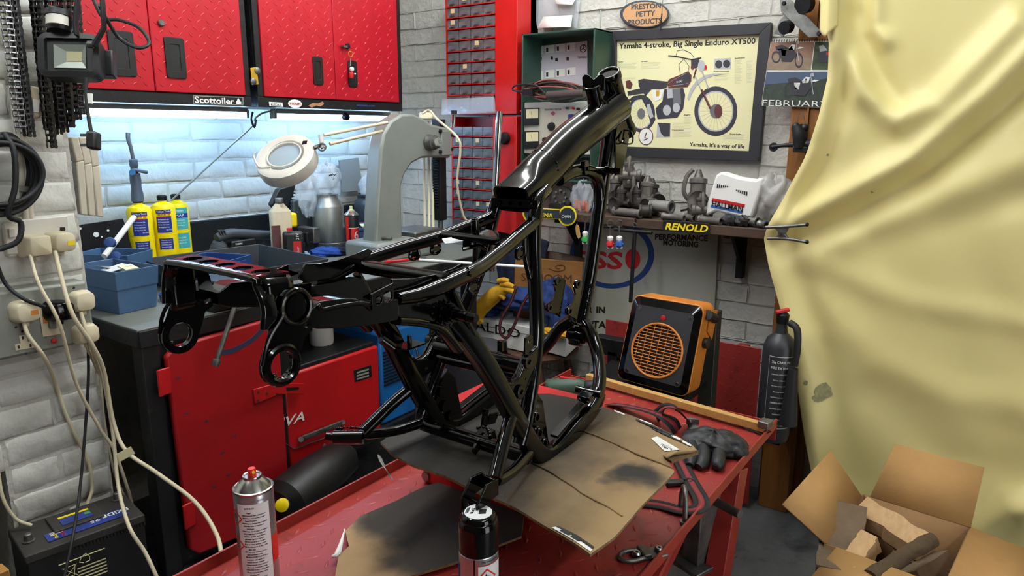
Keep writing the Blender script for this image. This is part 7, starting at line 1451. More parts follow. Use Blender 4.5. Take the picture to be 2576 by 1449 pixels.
for a, x, s, r_, l, m in ((1548, SX+.13, 1.35, .5, 'tall grey carburettor at the back left of the shelf pile', 'cast_alu'), (1585, SX+.14, 1.5, 2.2, 'largest carburettor, highest in the shelf pile behind the frame', 'cast_alu'), (1622, SX+.12, 1.3, -.6, 'grey carburettor with levers right of the highest one', 'cast_alu'), (1600, SX+.07, 1., 1.2, 'carburettor at the front of the shelf pile', 'cast_dark'), (1560, SX+.06, 1., -.3, 'dark carburettor at the front left of the shelf pile', 'cast_dark'), (1640, SX+.15, 1.2, .9, 'dark carburettor against the wall at the right of the pile', 'cast_dark'), (1752, SX+.11, 1.55, .4, 'tall carburettor left of the white plastic shield', 'cast_alu'), (1765, SX+.06, .9, 2.0, 'small carburettor in front of the white plastic shield', 'cast_alu')): carb(S(a, x), s, r_, l, m)
carb(S(1580, SX+.11)+V((0, 0, .11)), 1.0, 1.9, 'carburettor balanced on top of the shelf pile')
def stub(a, b, r, x, label, m='cast_alu', nm='intake_stub', z=.02):
    A_, B_ = S(a, x)+V((0, 0, z)), S(b, x-.02)+V((0, 0, z)); t = thing(nm, label, 'engine part', A_, 'loose engine parts on the shelf'); d = (B_-A_).normalized(); L = (B_-A_).length
    MB().lathe(A_, [(r*.8, .004), (r*1.25, 0), (r*1.25, .008), (r, .012), (r, L-.01), (r*1.12, L-.008), (r*1.12, L), (r*.75, L), (r*.7, .02)], d, n=20).build('tube', m, t); MB().box(A_+d*.006, (.008, r*2.9, r*1.2), d, V((-d.y, d.x, 0))).build('flange', m, t, bevel=.003)
stub(1545, 1612, .016, SX+.03, 'ribbed metal shaft lying at the shelf front left'); stub(1640, 1608, .024, SX+.05, 'dark cone-shaped intake stub with open end on the shelf', 'cast_dark', z=.028); stub(1640, 1688, .024, SX+.10, 'pale grey pipe stub lying tilted on the shelf', mat('pipe_grey', '8f8e8a', .5, .4), z=.045); stub(1668, 1722, .012, SX+.04, 'short union bolt lying on the shelf behind the yellow sign', z=.014); stub(1725, 1748, .013, SX+.06, 'small brass-grey collar standing behind the yellow sign', z=.014); stub(1760, 1815, .013, SX+.03, 'thin clamp pipe lying on the shelf edge right of the yellow sign', z=.014); stub(1880, 1908, .017, SX+.05, 'stacked steel collar near the shelf end', 'dull_steel', z=.018); stub(1912, 1930, .012, SX+.03, 'small steel bush at the very end of the shelf', 'dull_steel', z=.014)
for px_, sd in ((1835, 4), (1868, 7)):
    mb = MB(); crumple(mb, S(px_, SX+.03)+V((0, 0, .018)), .022, .03, .02, (1, 0, 0), (0, 1, 0), sd, 16, 10, .4); tag(mb.build('rubber_boot', 'glove_black'), 'black crumpled rubber boot on the shelf, %s of two' % ('left' if sd == 4 else 'right'), 'rubber part')
p = S(1408, SX+.07); fp_ = thing('chain_sprocket_case', 'black round engine cover standing on the shelf behind the frame', 'engine cover', p)
MB().lathe(p+V((.02, 0, .052)), [(.046, .012), (.05, .01), (.05, 0), (.03, -.008), (.01, -.010)], (-1, -.1, .25), n=26).build('cover', 'cast_dark', fp_); MB().lathe(p+V((0, 0, 0)), [(.045, 0), (.05, .004), (.05, .026), (.04, .03)], n=26).build('base_ring', 'black_plastic', fp_)
for k in range(8): MB().cyl(p+V((.008, .028*math.cos(k*.785), .055+.028*math.sin(k*.785))), p+V((-.002, .028*math.cos(k*.785), .058+.028*math.sin(k*.785))), .005, n=8).build('bolt_boss', 'cast_alu', fp_)
p = S(1462, SX+.06); ob = thing('orange_clip_bag', 'orange plastic clips in a clear bag on the shelf behind the frame', 'bag of clips', p)
for k in range(4): MB().box(p+V((rnd.uniform(-.01, .01), .018*(k-1.5), .026+.006*(k % 2))), (.012, .014, .04), (1, .2, 0), (-.2, 1, 0)).build('clip', mat('clip_orange', 'd8622c', .5), ob, bevel=.003)
bag('film', '', p+V((.01, 0, .06)), .03, .05, .065, 'clear_bag', 15, ob)
# white chest-protector shell in a bag
hx = SX+.05; HQ = lambda x, y, l=0.: onx(x, y, hx-l)
hl = thing('white_shield', 'white moulded plastic shield with red and blue lettering in a clear bag', 'plastic shield', HQ(1850, 545)); out_ = [(1775, 545), (1772, 530), (1800, 440), (1816, 432), (1860, 446), (1900, 452), (1912, 446), (1920, 456), (1892, 548), (1880, 552), (1800, 532)]
MB().prism([HQ(*q) for q in out_], V((.05, 0, 0))).build('shell', 'print_white', hl, bevel=.012)
for k in range(6):
    for bx_, by_, sx_ in ((1804, 463, 1), (1852, 477, -1)):
        hgt = (10-k*1.4) if sx_ > 0 else (3+k*1.4); MB().prism([HQ(a, b, .002) for a, b in ((bx_+k*5, by_+k*1.0), (bx_+k*5+3, by_+k*1.0), (bx_+k*5+2, by_+k*1.0+hgt), (bx_+k*5-1, by_+k*1.0+hgt))], V((.001, 0, 0))).build('vent_slot', 'print_black', hl)
MB().prism([HQ(*q, .002) for q in ((1792, 498), (1874, 514), (1872, 522), (1790, 506))], V((.001, 0, 0))).build('red_bar', 'print_red', hl); MB().prism([HQ(*q, .002) for q in ((1788, 515), (1868, 531), (1866, 537), (1787, 521))], V((.001, 0, 0))).build('blue_bar', mat('ink_blue2', '2f63b4', .5), hl); A_ = HQ(1791, 518, .003); text('shield_print', 'HALLMAN', A_, HQ(1866, 533, .003)-A_, (0, 0, 1), .030, 'print_black', hl, fit=(HQ(1868, 533, .003)-A_).length, bold=.02)
bag('film', '', HQ(1935, 500)+V((.05, 0, 0)), .05, .085, .075, 'foil_bag', 21, hl)
# signs on the shelf edge
rn = thing('yellow_letter_sign', 'black sign with bold yellow lettering on the shelf edge', 'sign', onx(1728, 575, SX-.004)); RQ = lambda x, y, l=0.: onx(x, y, SX-.004-l)
MB().prism([RQ(*q) for q in ((1669, 553), (1786, 562), (1785, 589), (1668, 580))], V((-.005, 0, 0))).build('board', 'print_black', rn, bevel=.001); A_ = RQ(1673, 577, .0055); text('sign_print', 'RENOLD', A_, RQ(1782, 584, .0055)-A_, (0, 0, 1), .036, 'print_yellow', rn, fit=(RQ(1781, 584, .0055)-A_).length, bold=.03, shear=.2)
rg = thing('chain_sign', 'dark sign shaped like a chain link with yellow border hung on the shelf edge', 'sign', onx(1395, 540, SX-.03)); gx = SX-.03; GQ = lambda x, y, l=0.: onx(x, y, gx-l)
def link(k): return [(1352-26*k*math.cos(a), 544+24*k*math.sin(a)) for a in [PI*.55*(1-2*i/10) for i in range(11)]]
for k, m_, l in ((1., 'print_yellow', 0.), (.82, mat('sign_slate', '24303a', .5), .004)):
    w_ = 12*k; MB().prism([GQ(*q, l) for q in ((1330, 534-w_), (1408, 538-w_), (1408, 540+w_), (1330, 536+w_))], V((-.004, 0, 0))).build('bar', m_, rg); MB().prism([GQ(*q, l+.0004) for q in ell(1428, 543, 23*k, 25*k)], V((-.004, 0, 0))).build('disc', m_, rg); MB().prism([GQ(*q, l+.0004) for q in ell(1338, 536, 22*k, 24*k)], V((-.004, 0, 0))).build('disc', m_, rg)
A_ = GQ(1338, 545, .009); text('sign_print', 'REGINA', A_, GQ(1404, 548, .009)-A_, (0, 0, 1), .026, 'print_yellow', rg, fit=.105, bold=.01); A_ = GQ(1413, 548, .009); text('sign_print', 'CHAIN', A_, GQ(1444, 549, .009)-A_, (0, 0, 1), .018, 'print_white', rg, fit=.044)
# key fobs hanging from the shelf
for (x, y, m_, l) in ((1472, 600, mat('fob_green', '2c9a3c', .4), 'small green and white figure key fob hanging from the shelf'), (1535, 612, 'print_red', 'small red and white figure key fob hanging from the shelf'), (1558, 612, mat('fob_blue', '2456a8', .4), 'small blue and white figure key fob hanging from the shelf')):
    kx = SX-.02; t = thing('key_fob', l, 'key fob', onx(x, y, kx), 'figure key fobs under the shelf'); R_ = lambda a, b: onx(a, b, kx); MB().ring(R_(x, y-50), (1, .3, 0), .013, .0016, 20, 6).build('ring', 'dull_steel', t); MB().tube([R_(x, y-42), R_(x-1, y-20)], .0025, 6).build('chain', 'dull_steel', t)
    MB().lathe(R_(x, y+10), [(.010, 0), (.015, .006), (.014, .022), (.010, .028)], n=16).build('body', m_, t); MB().lathe(R_(x, y-8), [(.009, -.004), (.012, .004), (.012, .012), (.007, .017), (.001, .018)], n=16).build('head', 'print_white', t)
    for s_ in (-1, 1): MB().ball(R_(x+s_*8, y+2), .0048, 8, 6).build('arm', m_, t); MB().ball(R_(x+s_*5, y+11), .0055, 8, 6).build('foot', 'print_white', t)
t = thing('key_fob', 'narrow brown leather key fob hanging beside the green one', 'key fob', onx(1453, 590, SX-.02), 'figure key fobs under the shelf'); MB().prism([onx(*q, SX-.02) for q in ((1450, 562), (1456, 570), (1460, 596), (1455, 602), (1449, 590), (1447, 572))], V((.004, 0, 0))).build('tag', 'batten', t, bevel=.001); MB().tube([onx(1451, 540, SX-.02), onx(1452, 563, SX-.02)], .0016, 6).build('cord', 'dark_metal', t)
th_ = thing('t_bar', 'black T-shaped bar hanging from the shelf in front of the advertising board', 't-bar', onx(1590, 600, SX-.01)); tx = SX-.012; MB().cyl(onx(1546, 577, tx), onx(1640, 586, tx), .0075, n=12).build('crossbar', 'dark_metal', th_); MB().cyl(onx(1597, 582, tx), onx(1586, 760, tx), .0078, n=12).build('shaft', 'dark_metal', th_); MB().ring(onx(1597, 566, tx), (1, 0, 0), .008, .002, 14, 6).build('hook', 'dull_steel', th_)
# ---------------------------------------------------------------- advertising board
es = thing('advert_board', 'pale enamel board with blue oval and red lettering on the wall under the shelf', 'board', wq(1650, 830)); mat('board_pale', 'b3b2a4', .55, c2='a5a494', scale=4, dirt='6f6c60', dscale=6, damt=.68)
flat('panel', ((1440, 570), (1808, 585), (1795, 845), (1440, 845)), 'board_pale', es, 0., .006); annul('blue_oval', 1540, 640, 106, 86, .86, mat('ink_royal', '25427c', .5), es, .0068, 48)
A_ = wq(1452, 672, .0068); text('board_print', 'ESS', A_, wq(1564, 676, .0068)-A_, (0, 0, 1), .105, 'print_red', es, fit=(wq(1566, 676, .0068)-A_).length, bold=.03); flat('red_disc', ell(1592, 652, 19, 26), 'print_red', es, .0066); flat('disc_bar', ell(1592, 652, 4, 14), 'board_pale', es, .0074)
for s, a, b, h in (('PERFORMANCE', (1648, 602), (1780, 606), .032), ('MOTORING', (1668, 616), (1756, 622), .032), ('IN', (1500, 787), (1522, 788), .042), ('TANK!', (1490, 824), (1568, 828), .046), ('YOUR', (1445, 786), (1490, 787), .042)): wtxt('board_print', s, a, b, h, 'print_black', es, .0068, bold=.035)
# ---------------------------------------------------------------- spring clamp on the curtain edge
cl_ = thing('spring_clamp', 'grey metal spring clamp pinching the curtain to the shelf end', 'clamp', onx(1960, 580, SX-.05)); L_ = lambda x, y, xx=SX-.07: onx(x, y, xx)
MB().tube([L_(1926, 572), L_(1950, 571), L_(1990, 569), L_(2030, 565)], .0055, 10, sm=3).build('upper_handle', 'dull_steel', cl_); MB().tube([L_(1930, 600), L_(1955, 600), L_(1990, 602), L_(2030, 609)], .0055, 10, sm=3).build('lower_handle', 'dull_steel', cl_); MB().prism([L_(*q) for q in ((1945, 572), (1985, 571), (1975, 590), (1986, 602), (1944, 600), (1962, 588))], V((.014, 0, 0))).build('body', 'dull_steel', cl_, bevel=.002); MB().cyl(L_(1962, 586, SX-.085), L_(1962, 586, SX-.05), .006, n=12).build('pivot', 'steel', cl_)
for q in ((2030, 565), (2030, 609)): MB().ball(L_(*q), .007, 10, 6).build('grip', 'dark_metal', cl_)
# ================================================================ yellow sheet hung as a curtain
EDGE = [(-80, 2050), (0, 2062), (60, 2078), (110, 2092), (200, 2084), (290, 2064), (400, 2026), (480, 1984), (560, 1942), (600, 1926), (660, 1936), (740, 1956), (820, 1976), (880, 1994), (1000, 2011), (1100, 2026), (1200, 2046), (1300, 2066), (1430, 2080)]
def edge(y):
    for (a, xa), (b, xb) in zip(EDGE, EDGE[1:]):
        if y <= b: return xa+(xb-xa)*(y-a)/(b-a)
    return EDGE[-1][1]
RID = [([(1958, 577), (2100, 502), (2300, 398), (2480, 245), (2640, 80)], 26, .050), ([(1990, 606), (2150, 540), (2330, 436), (2640, 170)], 24, -.045), ([(2040, 612), (2300, 540), (2640, 380)], 42, .030), ([(2200, 600), (2640, 470)], 34, -.018), ([(2110, -60), (2128, 120), (2180, 232), (2262, 300), (2360, 262), (2560, 60)], 26, .042), ([(2160, -60), (2175, 120), (2240, 250)], 24, -.03), ([(2205, -60), (2200, 70), (2230, 100)], 16, .02), ([(2105, 40), (2098, 200), (2052, 380), (1965, 545)], 13, .022), ([(2140, 40), (2130, 220), (2080, 400), (1990, 545)], 16, -.02), ([(1946, 640), (2010, 860), (2050, 1060), (2085, 1260)], 22, .022), ([(1985, 640), (2070, 900), (2130, 1200)], 30, -.02), ([(2000, 640), (2300, 760), (2640, 820)], 26, .012), ([(2000, 680), (2200, 900), (2400, 1000), (2640, 1020)], 34, .014), ([(2200, 1000), (2350, 1150), (2640, 1200)], 40, -.012), ([(2560, 560), (2600, 900), (2580, 1300)], 40, .02), ([(2460, 1330), (2540, 1270), (2640, 1260)], 24, .035)]
def dseg(px, py, L):
    best = 1e9
    for (ax, ay), (bx, by) in zip(L, L[1:]):
        dx, dy = bx-ax, by-ay; t = max(0, min(1, ((px-ax)*dx+(py-ay)*dy)/(dx*dx+dy*dy))); d = math.hypot(px-ax-dx*t, py-ay-dy*t); best = min(best, d)
    return best
def cur(u, v):
    y = -330+1730*v; e = edge(max(-80, y)); x = e+(3250-e)*(u**1.3); d = 0
    for L, w, a in RID:
        q = dseg(x, y, L)
        if q < w*3.2: d += a*math.exp(-(q/w)**2*.5)
    d += .004*math.sin(x*.012+y*.007)+.0015*math.sin(x*.031-y*.022); back = .06*max(0, 1-abs(y-585)/260)*max(0, 1-(x-e)/260)
    base = onx(x, y, 2.52+back)
    return base+V((-d, 0, 0))
mb = MB(); mb.grid(cur, 165, 180); ct = mb.build('hanging_sheet', 'cloth_yellow', ang=180, solid=.0012); tag(ct, 'pale yellow cotton sheet hung as a curtain on the right', 'curtain')
mb = MB(); mb.grid(lambda u, v: onx(2066+46*u-4*v, -40+135*v*(1-.35*abs(u-.35)), 2.47)+V((-.02*math.sin(PI*u), 0, 0)), 12, 16); mb.build('folded_corner', 'cloth_yellow', ct, solid=.0012)
# dark mould stains printed into the cloth as it hangs
mat('stain', '77785a', .8, c2='a8a070', scale=60)
for px_, py_, s_ in ((2072, 985, 24), (2056, 1000, 12), (2030, 960, 7), (2090, 1165, 10), (2080, 1150, 8), (2098, 1190, 7), (2110, 1240, 14), (2080, 390, 4), (2262, 1125, 4), (2195, 483, 4)):
    r = random.Random(px_); n_ = 14; P_ = []
    for k in range(n_): a = 2*PI*k/n_; q = s_*r.uniform(.5, 1.1); P_.append((px_+q*math.cos(a), py_+q*math.sin(a)*1.1))
    def onc(x, y):
        v = (y+330)/1730; e = edge(y); u = max(0., (x-e)/(3250-e))**(1/1.3); return cur(u, v)+V((-.0022, 0, 0))
    c_ = onc(px_, py_); MB().add([onc(*q) for q in P_]+[c_], [(k, (k+1) % n_, n_) for k in range(n_)]).build('stain', 'stain', ct)
# ================================================================ heater, ramp, extinguisher
ramp = thing('loading_ramp', 'red chequer plate loading ramp leaning against the wall behind the heater', 'ramp', (2.66, 1.1, 0)); rx = 2.60
R0 = [onx(*q, rx) for q in ((1518, 800), (1560, 800), (1700, 855), (1795, 858), (1912, 872), (1880, 1280))]; yA_, yB_ = onx(1500, 900, rx).y, onx(1905, 1000, rx).y; zT = onx(1850, 866, rx).z
MB().bx(rx, rx+.006, yB_, onx(1700, 900, rx).y, .02, zT).build('plate', 'lift_red', ramp, bevel=.002); MB().bx(rx+.02, rx+.026, onx(1585, 900, rx).y, onx(1515, 900, rx).y, .02, onx(1540, 806, rx+.02).z).build('plate', 'lift_red', ramp, bevel=.002); MB().bx(rx+.007, rx+.03, yB_+.05, yB_+.09, .02, zT).build('rib', 'lift_red', ramp)
mb = MB(); i = 0; z = .04
while z < zT-.02:
    y = yB_+.02+(.02 if i % 2 else 0); j = 0
    while y < onx(1700, 900, rx).y-.02:
        an = .7 if (i+j) % 2 else -.7; e = V((0, math.cos(an), math.sin(an))); f = V((0, -e.z, e.y)); p = V((rx, y, z)); l, w = .011, .003
        mb.add([p-e*l, p-f*w, p+e*l, p+f*w, p-e*l*.4-V((.0014, 0, 0)), p+e*l*.4-V((.0014, 0, 0))], [(0, 1, 4), (1, 5, 4), (1, 2, 5), (2, 3, 5), (3, 4, 5), (3, 0, 4)]); y += .04; j += 1
    z += .028; i += 1
g_ = mb.build('tread_bars', 'lift_red', ramp, ang=80); g_['kind'] = 'stuff'
ht = thing('fan_heater', 'orange and black workshop fan heater with round wire grille', 'heater', onx(1650, 1000, 2.12)); hm = mat('heater_black', '232427', .45, c2='2f3033', scale=12, dirt='8f8c84', dscale=16, damt=.74)
TL, TR, BR, BL = onx(1595, 740, 2.17), onx(1774, 770, 2.14), onx(1730, 1002, 2.06), onx(1550, 950, 2.09); D = V((.095, .0, -.01))
def hp_(u, v, l=0.): p = (TL*(1-u)+TR*u)*(1-v)+(BL*(1-u)+BR*u)*v; return p-D.normalized()*l
def rr(r_, n=6, ins=0.):
    o = []
    for cx, cy, a in ((1-r_-ins, r_+ins, -90), (1-r_-ins, 1-r_-ins, 0), (r_+ins, 1-r_-ins, 90), (r_+ins, r_+ins, 180)):
        for k in range(n+1): t = math.radians(a+90*k/n); o.append((cx+r_*math.cos(t), cy+r_*math.sin(t)))
    return o
MB().prism([hp_(*q) for q in rr(.10)], D).build('case', 'orange', ht, bevel=.002); o1, o2 = rr(.09, 6, .012), rr(.05, 6, .10); n = len(o1)
MB().add([hp_(*q, .002) for q in o1]+[hp_(*q, .012) for q in o2], [(i, (i+1) % n, n+(i+1) % n, n+i) for i in range(n)]).build('bezel', GB, ht); e_ = lambda k, u=.5, v=.57: [(u+.345*k*math.cos(2*PI*i/40), v+.30*k*math.sin(2*PI*i/40)) for i in range(40)]
fo = [hp_(*q, .012) for q in o2]; fi = [hp_(*q, .012) for q in e_(1)]
bm = bmesh.new(); va = [bm.verts.new(p) for p in fo]; vb_ = [bm.verts.new(p) for p in fi]; es_ = [bm.edges.new((L[i], L[(i+1) % len(L)])) for L in (va, vb_) for i in range(len(L))]; bmesh.ops.triangle_fill(bm, use_beauty=True, edges=es_); bm.verts.index_update(); MB().add([v.co for v in bm.verts], [[v.index for v in f.verts] for f in bm.faces]).build('front_panel', hm, ht, flat=True); bm.free()
MB().add([hp_(*q, .004) for q in e_(1)], [tuple(range(40))]).build('duct', 'print_black', ht); MB().tube([hp_(*q, .013) for q in e_(1)], .0036, 8, closed=True).build('grille_ring', 'orange', ht)
for k in range(17):
    v = .57+.30*(-.94+1.88*k/16); s = math.sqrt(max(0, 1-((v-.57)/.30)**2))*.345; MB().tube([hp_(.5-s, v, .012), hp_(.5+s, v, .012)], .0015, 6).build('grille_bar', 'orange', ht)
for k in range(7):
    u = .5+.345*(-.82+1.64*k/6); s = math.sqrt(max(0, 1-((u-.5)/.345)**2))*.30; MB().tube([hp_(u, .57-s, .009), hp_(u, .57+s, .009)], .0012, 6).build('grille_stay', 'orange', ht)
for q in ((.15, .15), (.85, .15), (.15, .87), (.85, .87)): MB().lathe(hp_(*q, .012), [(.006, 0), (.005, .003)], -D, n=12).build('screw', 'steel', ht)
MB().lathe(hp_(.5, .2, .012), [(.0085, 0), (.0085, .003), (.005, .004), (.001, .004)], -D, n=16).build('pilot_lamp', 'print_red', ht); MB().lathe(hp_(1.02, .42)+D*.55, [(.018, 0), (.018, .012), (.008, .014)], TR-TL, n=16).build('dial', 'black_plastic', ht); MB().cyl(hp_(1.02, .10)+D*.25, hp_(1.02, .17)+D*1.05, .016, n=16).build('carry_handle', 'black_plastic', ht)
MB().prism([hp_(1.005, .06)+D*.6, hp_(1.005, .08)+D*1.25, hp_(1.005, .42)+D*1.25, hp_(1.005, .30)+D*.6], (TR-TL)*.012).build('side_web', 'orange', ht)
hs = thing('steel_stand', 'dark square-tube stand carrying the heater behind the lift', 'stand', (2.3, 1.1, 0)); mat('stand_olive', '33352c', .5, .3)
a = onx(1798, 780, 2.34); MB().bx(2.31, 2.36, a.y-.02, a.y+.03, .05, a.z).build('post', 'stand_olive', hs, bevel=.003); MB().bx(2.31, 2.36, onx(1500, 860, 2.33).y, a.y+.03, onx(1530, 890, 2.33).z, onx(1530, 848, 2.33).z).build('crossbar', 'dark_metal', hs, bevel=.003); b_ = onx(1545, 900, 2.33); MB().bx(2.31, 2.36, b_.y-.02, b_.y+.02, .05, b_.z+.03).build('post', 'dark_metal', hs, bevel=.003); zb_ = hp_(.5, 1.03).z-.012
MB().bx(2.05, 2.36, a.y, b_.y, zb_-.03, zb_).build('platform', 'dark_metal', hs, bevel=.003)
for y in (a.y-.02, b_.y-.02): MB().bx(2.15, 2.5, y, y+.05, 0, .05).build('foot', 'dark_metal', hs)
exx = thing('fire_extinguisher', 'black fire extinguisher with white lettering beside the timber post', 'fire extinguisher', (2.44, .6, .3)); c0 = onx(1957, 930, 2.46); zB = onx(1940, 1105, 2.46).z; zS = onx(1957, 850, 2.46).z; zN = onx(1965, 805, 2.46).z; R = .056; c = V((c0.x, c0.y, 0))
MB().lathe(c, [(R-.02, zB), (R-.004, zB+.008), (R, zB+.03), (R, zS-.03), (R*.8, zS), (R*.4, zS+.02), (.018, zN-.02), (.018, zN)], n=32).build('cylinder', 'heater_black', exx); MB().lathe(c, [(.02, zN-.01), (.022, zN+.02), (.012, zN+.03)], n=14).build('valve', 'dark_metal', exx); MB().box(c+V((-.01, 0, zN+.035)), (.045, .016, .012), (.5, -.8, .25), (.8, .5, 0)).build('lever', 'print_red', exx, bevel=.003)
MB().tube([c+V((-.02, -.03, zN)), c+V((-.035, -.058, zN-.015)), c+V((-.04, -.066, zN-.08)), c+V((-.04, -.062, zN-.14))], .012, 10, sm=4).build('hose', 'black_rubber', exx); MB().lathe(c+V((-.045, -.06, zN-.15)), [(.016, 0), (.022, .10), (.03, .20), (.028, .20), (.016, .03)], (0, 0, -1), n=18).build('discharge_horn', 'black_rubber', exx); a = math.atan2(-c.y, -c.x)
P0 = V((c.x, c.y, zB)); hL = zS-zB
for k, (s, sz, f) in enumerate((('2kg CARBON', .013, .06), ('FIRE EXTING', .013, .062), ('OPERATING INSTRUCTIONS', .006, .055), ('Pull out safety pin', .006, .04), ('Aim horn at base of fire', .006, .05), ('Squeeze lever', .006, .035), ('CAUTION do not hold horn', .006, .05), ('CARBON DIOXIDE', .008, .05), ('ELECTRICAL EQUIPMENT', .006, .05), ('WARNING', .007, .03), ('RECHARGE AFTER USE', .007, .055), ('CHECK WEIGHT YEARLY', .006, .055))): wtext('label_print', s, P0, R, a+.15, hL*(.80-.055*k), sz, f, 'print_white', exx)
for a0, a1, z0_, z1_ in ((a-.55, a+1.0, .86, .865), (a-.55, a+1.0, .17, .175), (a-.56, a-.55, .17, .865)): wrap('label_rule', P0, R, a0, a1, hL*z0_, hL*z1_, 'print_white', exx, .0006)
MB().bx(c.x-.01, 2.66, c.y-.03, c.y+.03, zB-.012, zB).build('wall_bracket', 'dark_metal', exx)
# ================================================================ chair with box, overalls and gloves
mat('chair_wood', '5a3d28', .5, c2='3c2718', scale=5, amt=.9, stretch=(2, 9, 2)); sc_ = onz(1338, 868, .47); cx, cy = sc_.x, sc_.y
chr_ = thing('wooden_chair', 'brown wooden kitchen chair against the wall under the overalls', 'chair', (cx, cy, 0)); MB().lathe((cx, cy, .44), [(.17, 0), (.205, .008), (.21, .022), (.195, .032), (.001, .026)], n=36, u=(1, 0, 0), sx=1., sy=1.05).build('seat', 'chair_wood', chr_)
for a, b in ((-.13, -.14), (-.13, .14), (.13, -.14), (.13, .14)): MB().tube([(cx+a*.8, cy+b*.8, .45), (cx+a*1.05, cy+b*1.05, .25), (cx+a*1.3, cy+b*1.3, 0)], [.015, .021, .014], 12, sm=4).build('leg', 'chair_wood', chr_)
MB().tube([(cx-.145, cy-.155, .2), (cx+.145, cy-.155, .2)], .011, 8).build('stretcher', 'chair_wood', chr_); zc_ = .88; bx_ = min(2.74, cx+.19)
MB().add([V((bx_-.02+.03*(abs(t)**2), cy+.21*t, z+.02*(1-t*t)*(z > .84))) for z in (.80, .885) for t in [-1+.2*i for i in range(11)]], [(i, i+1, 12+i, 11+i) for i in range(10)]).build('crest_rail', 'chair_wood', chr_, solid=.02)
for k in range(5): MB().tube([(bx_-.05, cy-.15+.075*k, .465), (bx_-.02, cy-.17+.085*k, .815)], .009, 8).build('spindle', 'chair_wood', chr_)
jk = thing('blue_jacket', 'dark navy jacket hanging over the chair back', 'jacket', (bx_, cy+.1, .8)); jc = onx(1335, 640, bx_-.02); mb = MB(); r = random.Random(4)
mb.grid(lambda u, v: V((bx_-.05+.02*math.sin(9*u+3*v)-.03*math.sin(PI*u), onx(1262, 640, bx_).y+(onx(1392, 640, bx_).y-onx(1262, 640, bx_).y)*u+.01*math.sin(7*v), onx(1330, 588, bx_).z-(.02*(2*u-1)**2)-(.36)*v)), 24, 18); mb.build('cloth', mat('navy', '1c2638', .9, bump=.3, bscale=70), jk, solid=.012)
pq_ = bx_-.10; pl_ = thing('carved_plaque', 'carved pine plaque with outlined lettering standing on the chair', 'plaque', onx(1380, 780, pq_)); MB().prism([onx(*q, pq_) for q in ((1296, 646), (1466, 660), (1456, 800), (1290, 800))], V((.018, 0, 0))).build('board', mat('pine_board', 'a9763e', .6, c2='8f5f2c', scale=5, stretch=(1, 1, 8)), pl_, bevel=.002)
cv = mat('carve_dark', '5e3c1c', .8); G_ = lambda x, y: onx(x, y, pq_-.001)
for s, a, b, h in (('SS NOOM', (1312, 706), (1438, 712), .052), ('OKING', (1372, 755), (1445, 758), .052)): text('carved_letters', s, G_(*a), G_(*b)-G_(*a), (0, 0, 1), h, cv, pl_, fit=(G_(*b)-G_(*a)).length)
MB().tube([G_(*q) for q in ((1380, 675), (1400, 682), (1420, 678), (1418, 668), (1402, 668), (1398, 674), (1408, 676))], .0016, 6, sm=4).build('carved_scroll', cv, pl_)
bxx = cx-.06; bo = thing('shoe_box', 'white shoe box on the chair under the overalls', 'box', (bxx, cy, .475)); xF = bxx-.06; bl_, br2 = onx(1182, 835, xF), onx(1345, 852, xF); MB().bx(xF, xF+.20, br2.y, bl_.y, .475, .475+.115).build('carton', 'print_white', bo, bevel=.002); MB().bx(xF-.003, xF+.203, br2.y-.003, bl_.y+.003, .56, .593).build('lid', 'print_white', bo, bevel=.002)
A_ = onx(1195, 828, xF-.004); text('box_print', 'ALDO', A_, V((0, -1, 0)), (0, 0, 1), .062, 'print_black', bo, fit=(onx(1308, 838, xF-.004)-A_).length); b2_ = thing('shoe_box', 'second pale box tilted on the right of the chair', 'box', (bxx+.03, cy-.16, .475)); MB().box((bxx+.05, br2.y-.075, .54), (.17, .12, .09), (1, .1, .15), (-.1, 1, .1)).build('carton', 'print_white', b2_, bevel=.002)
mat('denim', '26407c', .9, c2='1e3468', scale=9, bump=.4, bscale=40); ov_ = thing('blue_overalls', 'crumpled blue overalls piled on the shoe box on the chair', 'overalls', (bxx, cy, .6))
for q, rx_, ry_, rz_, sd in (((1300, 752), .10, .13, .05, 3), ((1225, 775), .06, .07, .045, 6), ((1395, 760), .07, .075, .10, 8), ((1412, 800), .05, .055, .09, 11)): mb = MB(); crumple(mb, onx(*q, bxx-.0), rx_, ry_, rz_, (1, 0, 0), (0, 1, 0), sd, 32, 20, .28, 6); mb.build('cloth_fold', 'denim', ov_, sub=1)
mat('leather_yellow', 'd9a51c', .75, c2='b9851a', scale=14, dirt='5c4a28', dscale=12, damt=.62, bump=.2, bscale=60); xg = bxx-.11; gy_ = thing('leather_glove', 'yellow leather glove lying on the blue overalls', 'glove', onx(1240, 760, xg)); G2 = lambda x, y, d=0.: onx(x, y, xg-d)
MB().tube([G2(1196, 800), G2(1215, 770), G2(1245, 742), G2(1275, 722)], [.030, .036, .036, .024], 14, sm=5).build('palm', 'leather_yellow', gy_)
for a, b in (((1262, 716), (1292, 722)), ((1268, 728), (1298, 738)), ((1255, 708), (1280, 708)), ((1240, 735), (1270, 752))): MB().tube([G2(*a, .01), G2((a[0]+b[0])/2, (a[1]+b[1])/2-3, .014), G2(*b, .008)], [.014, .014, .010], 10, sm=3).build('finger', 'leather_yellow', gy_)
MB().tube([G2(1188, 795, .0), G2(1200, 812, .01), G2(1212, 806, .01)], .012, 10, sm=3).build('cuff', 'leather_yellow', gy_); g3_ = thing('leather_glove', 'second yellow glove squashed beside the box on the chair seat', 'glove', onx(1395, 838, xg+.04)); mb = MB(); crumple(mb, onx(1396, 838, xg+.05), .03, .075, .018, (1, 0, 0), (0, 1, 0), 5); mb.build('glove', 'leather_yellow', g3_, sub=1)
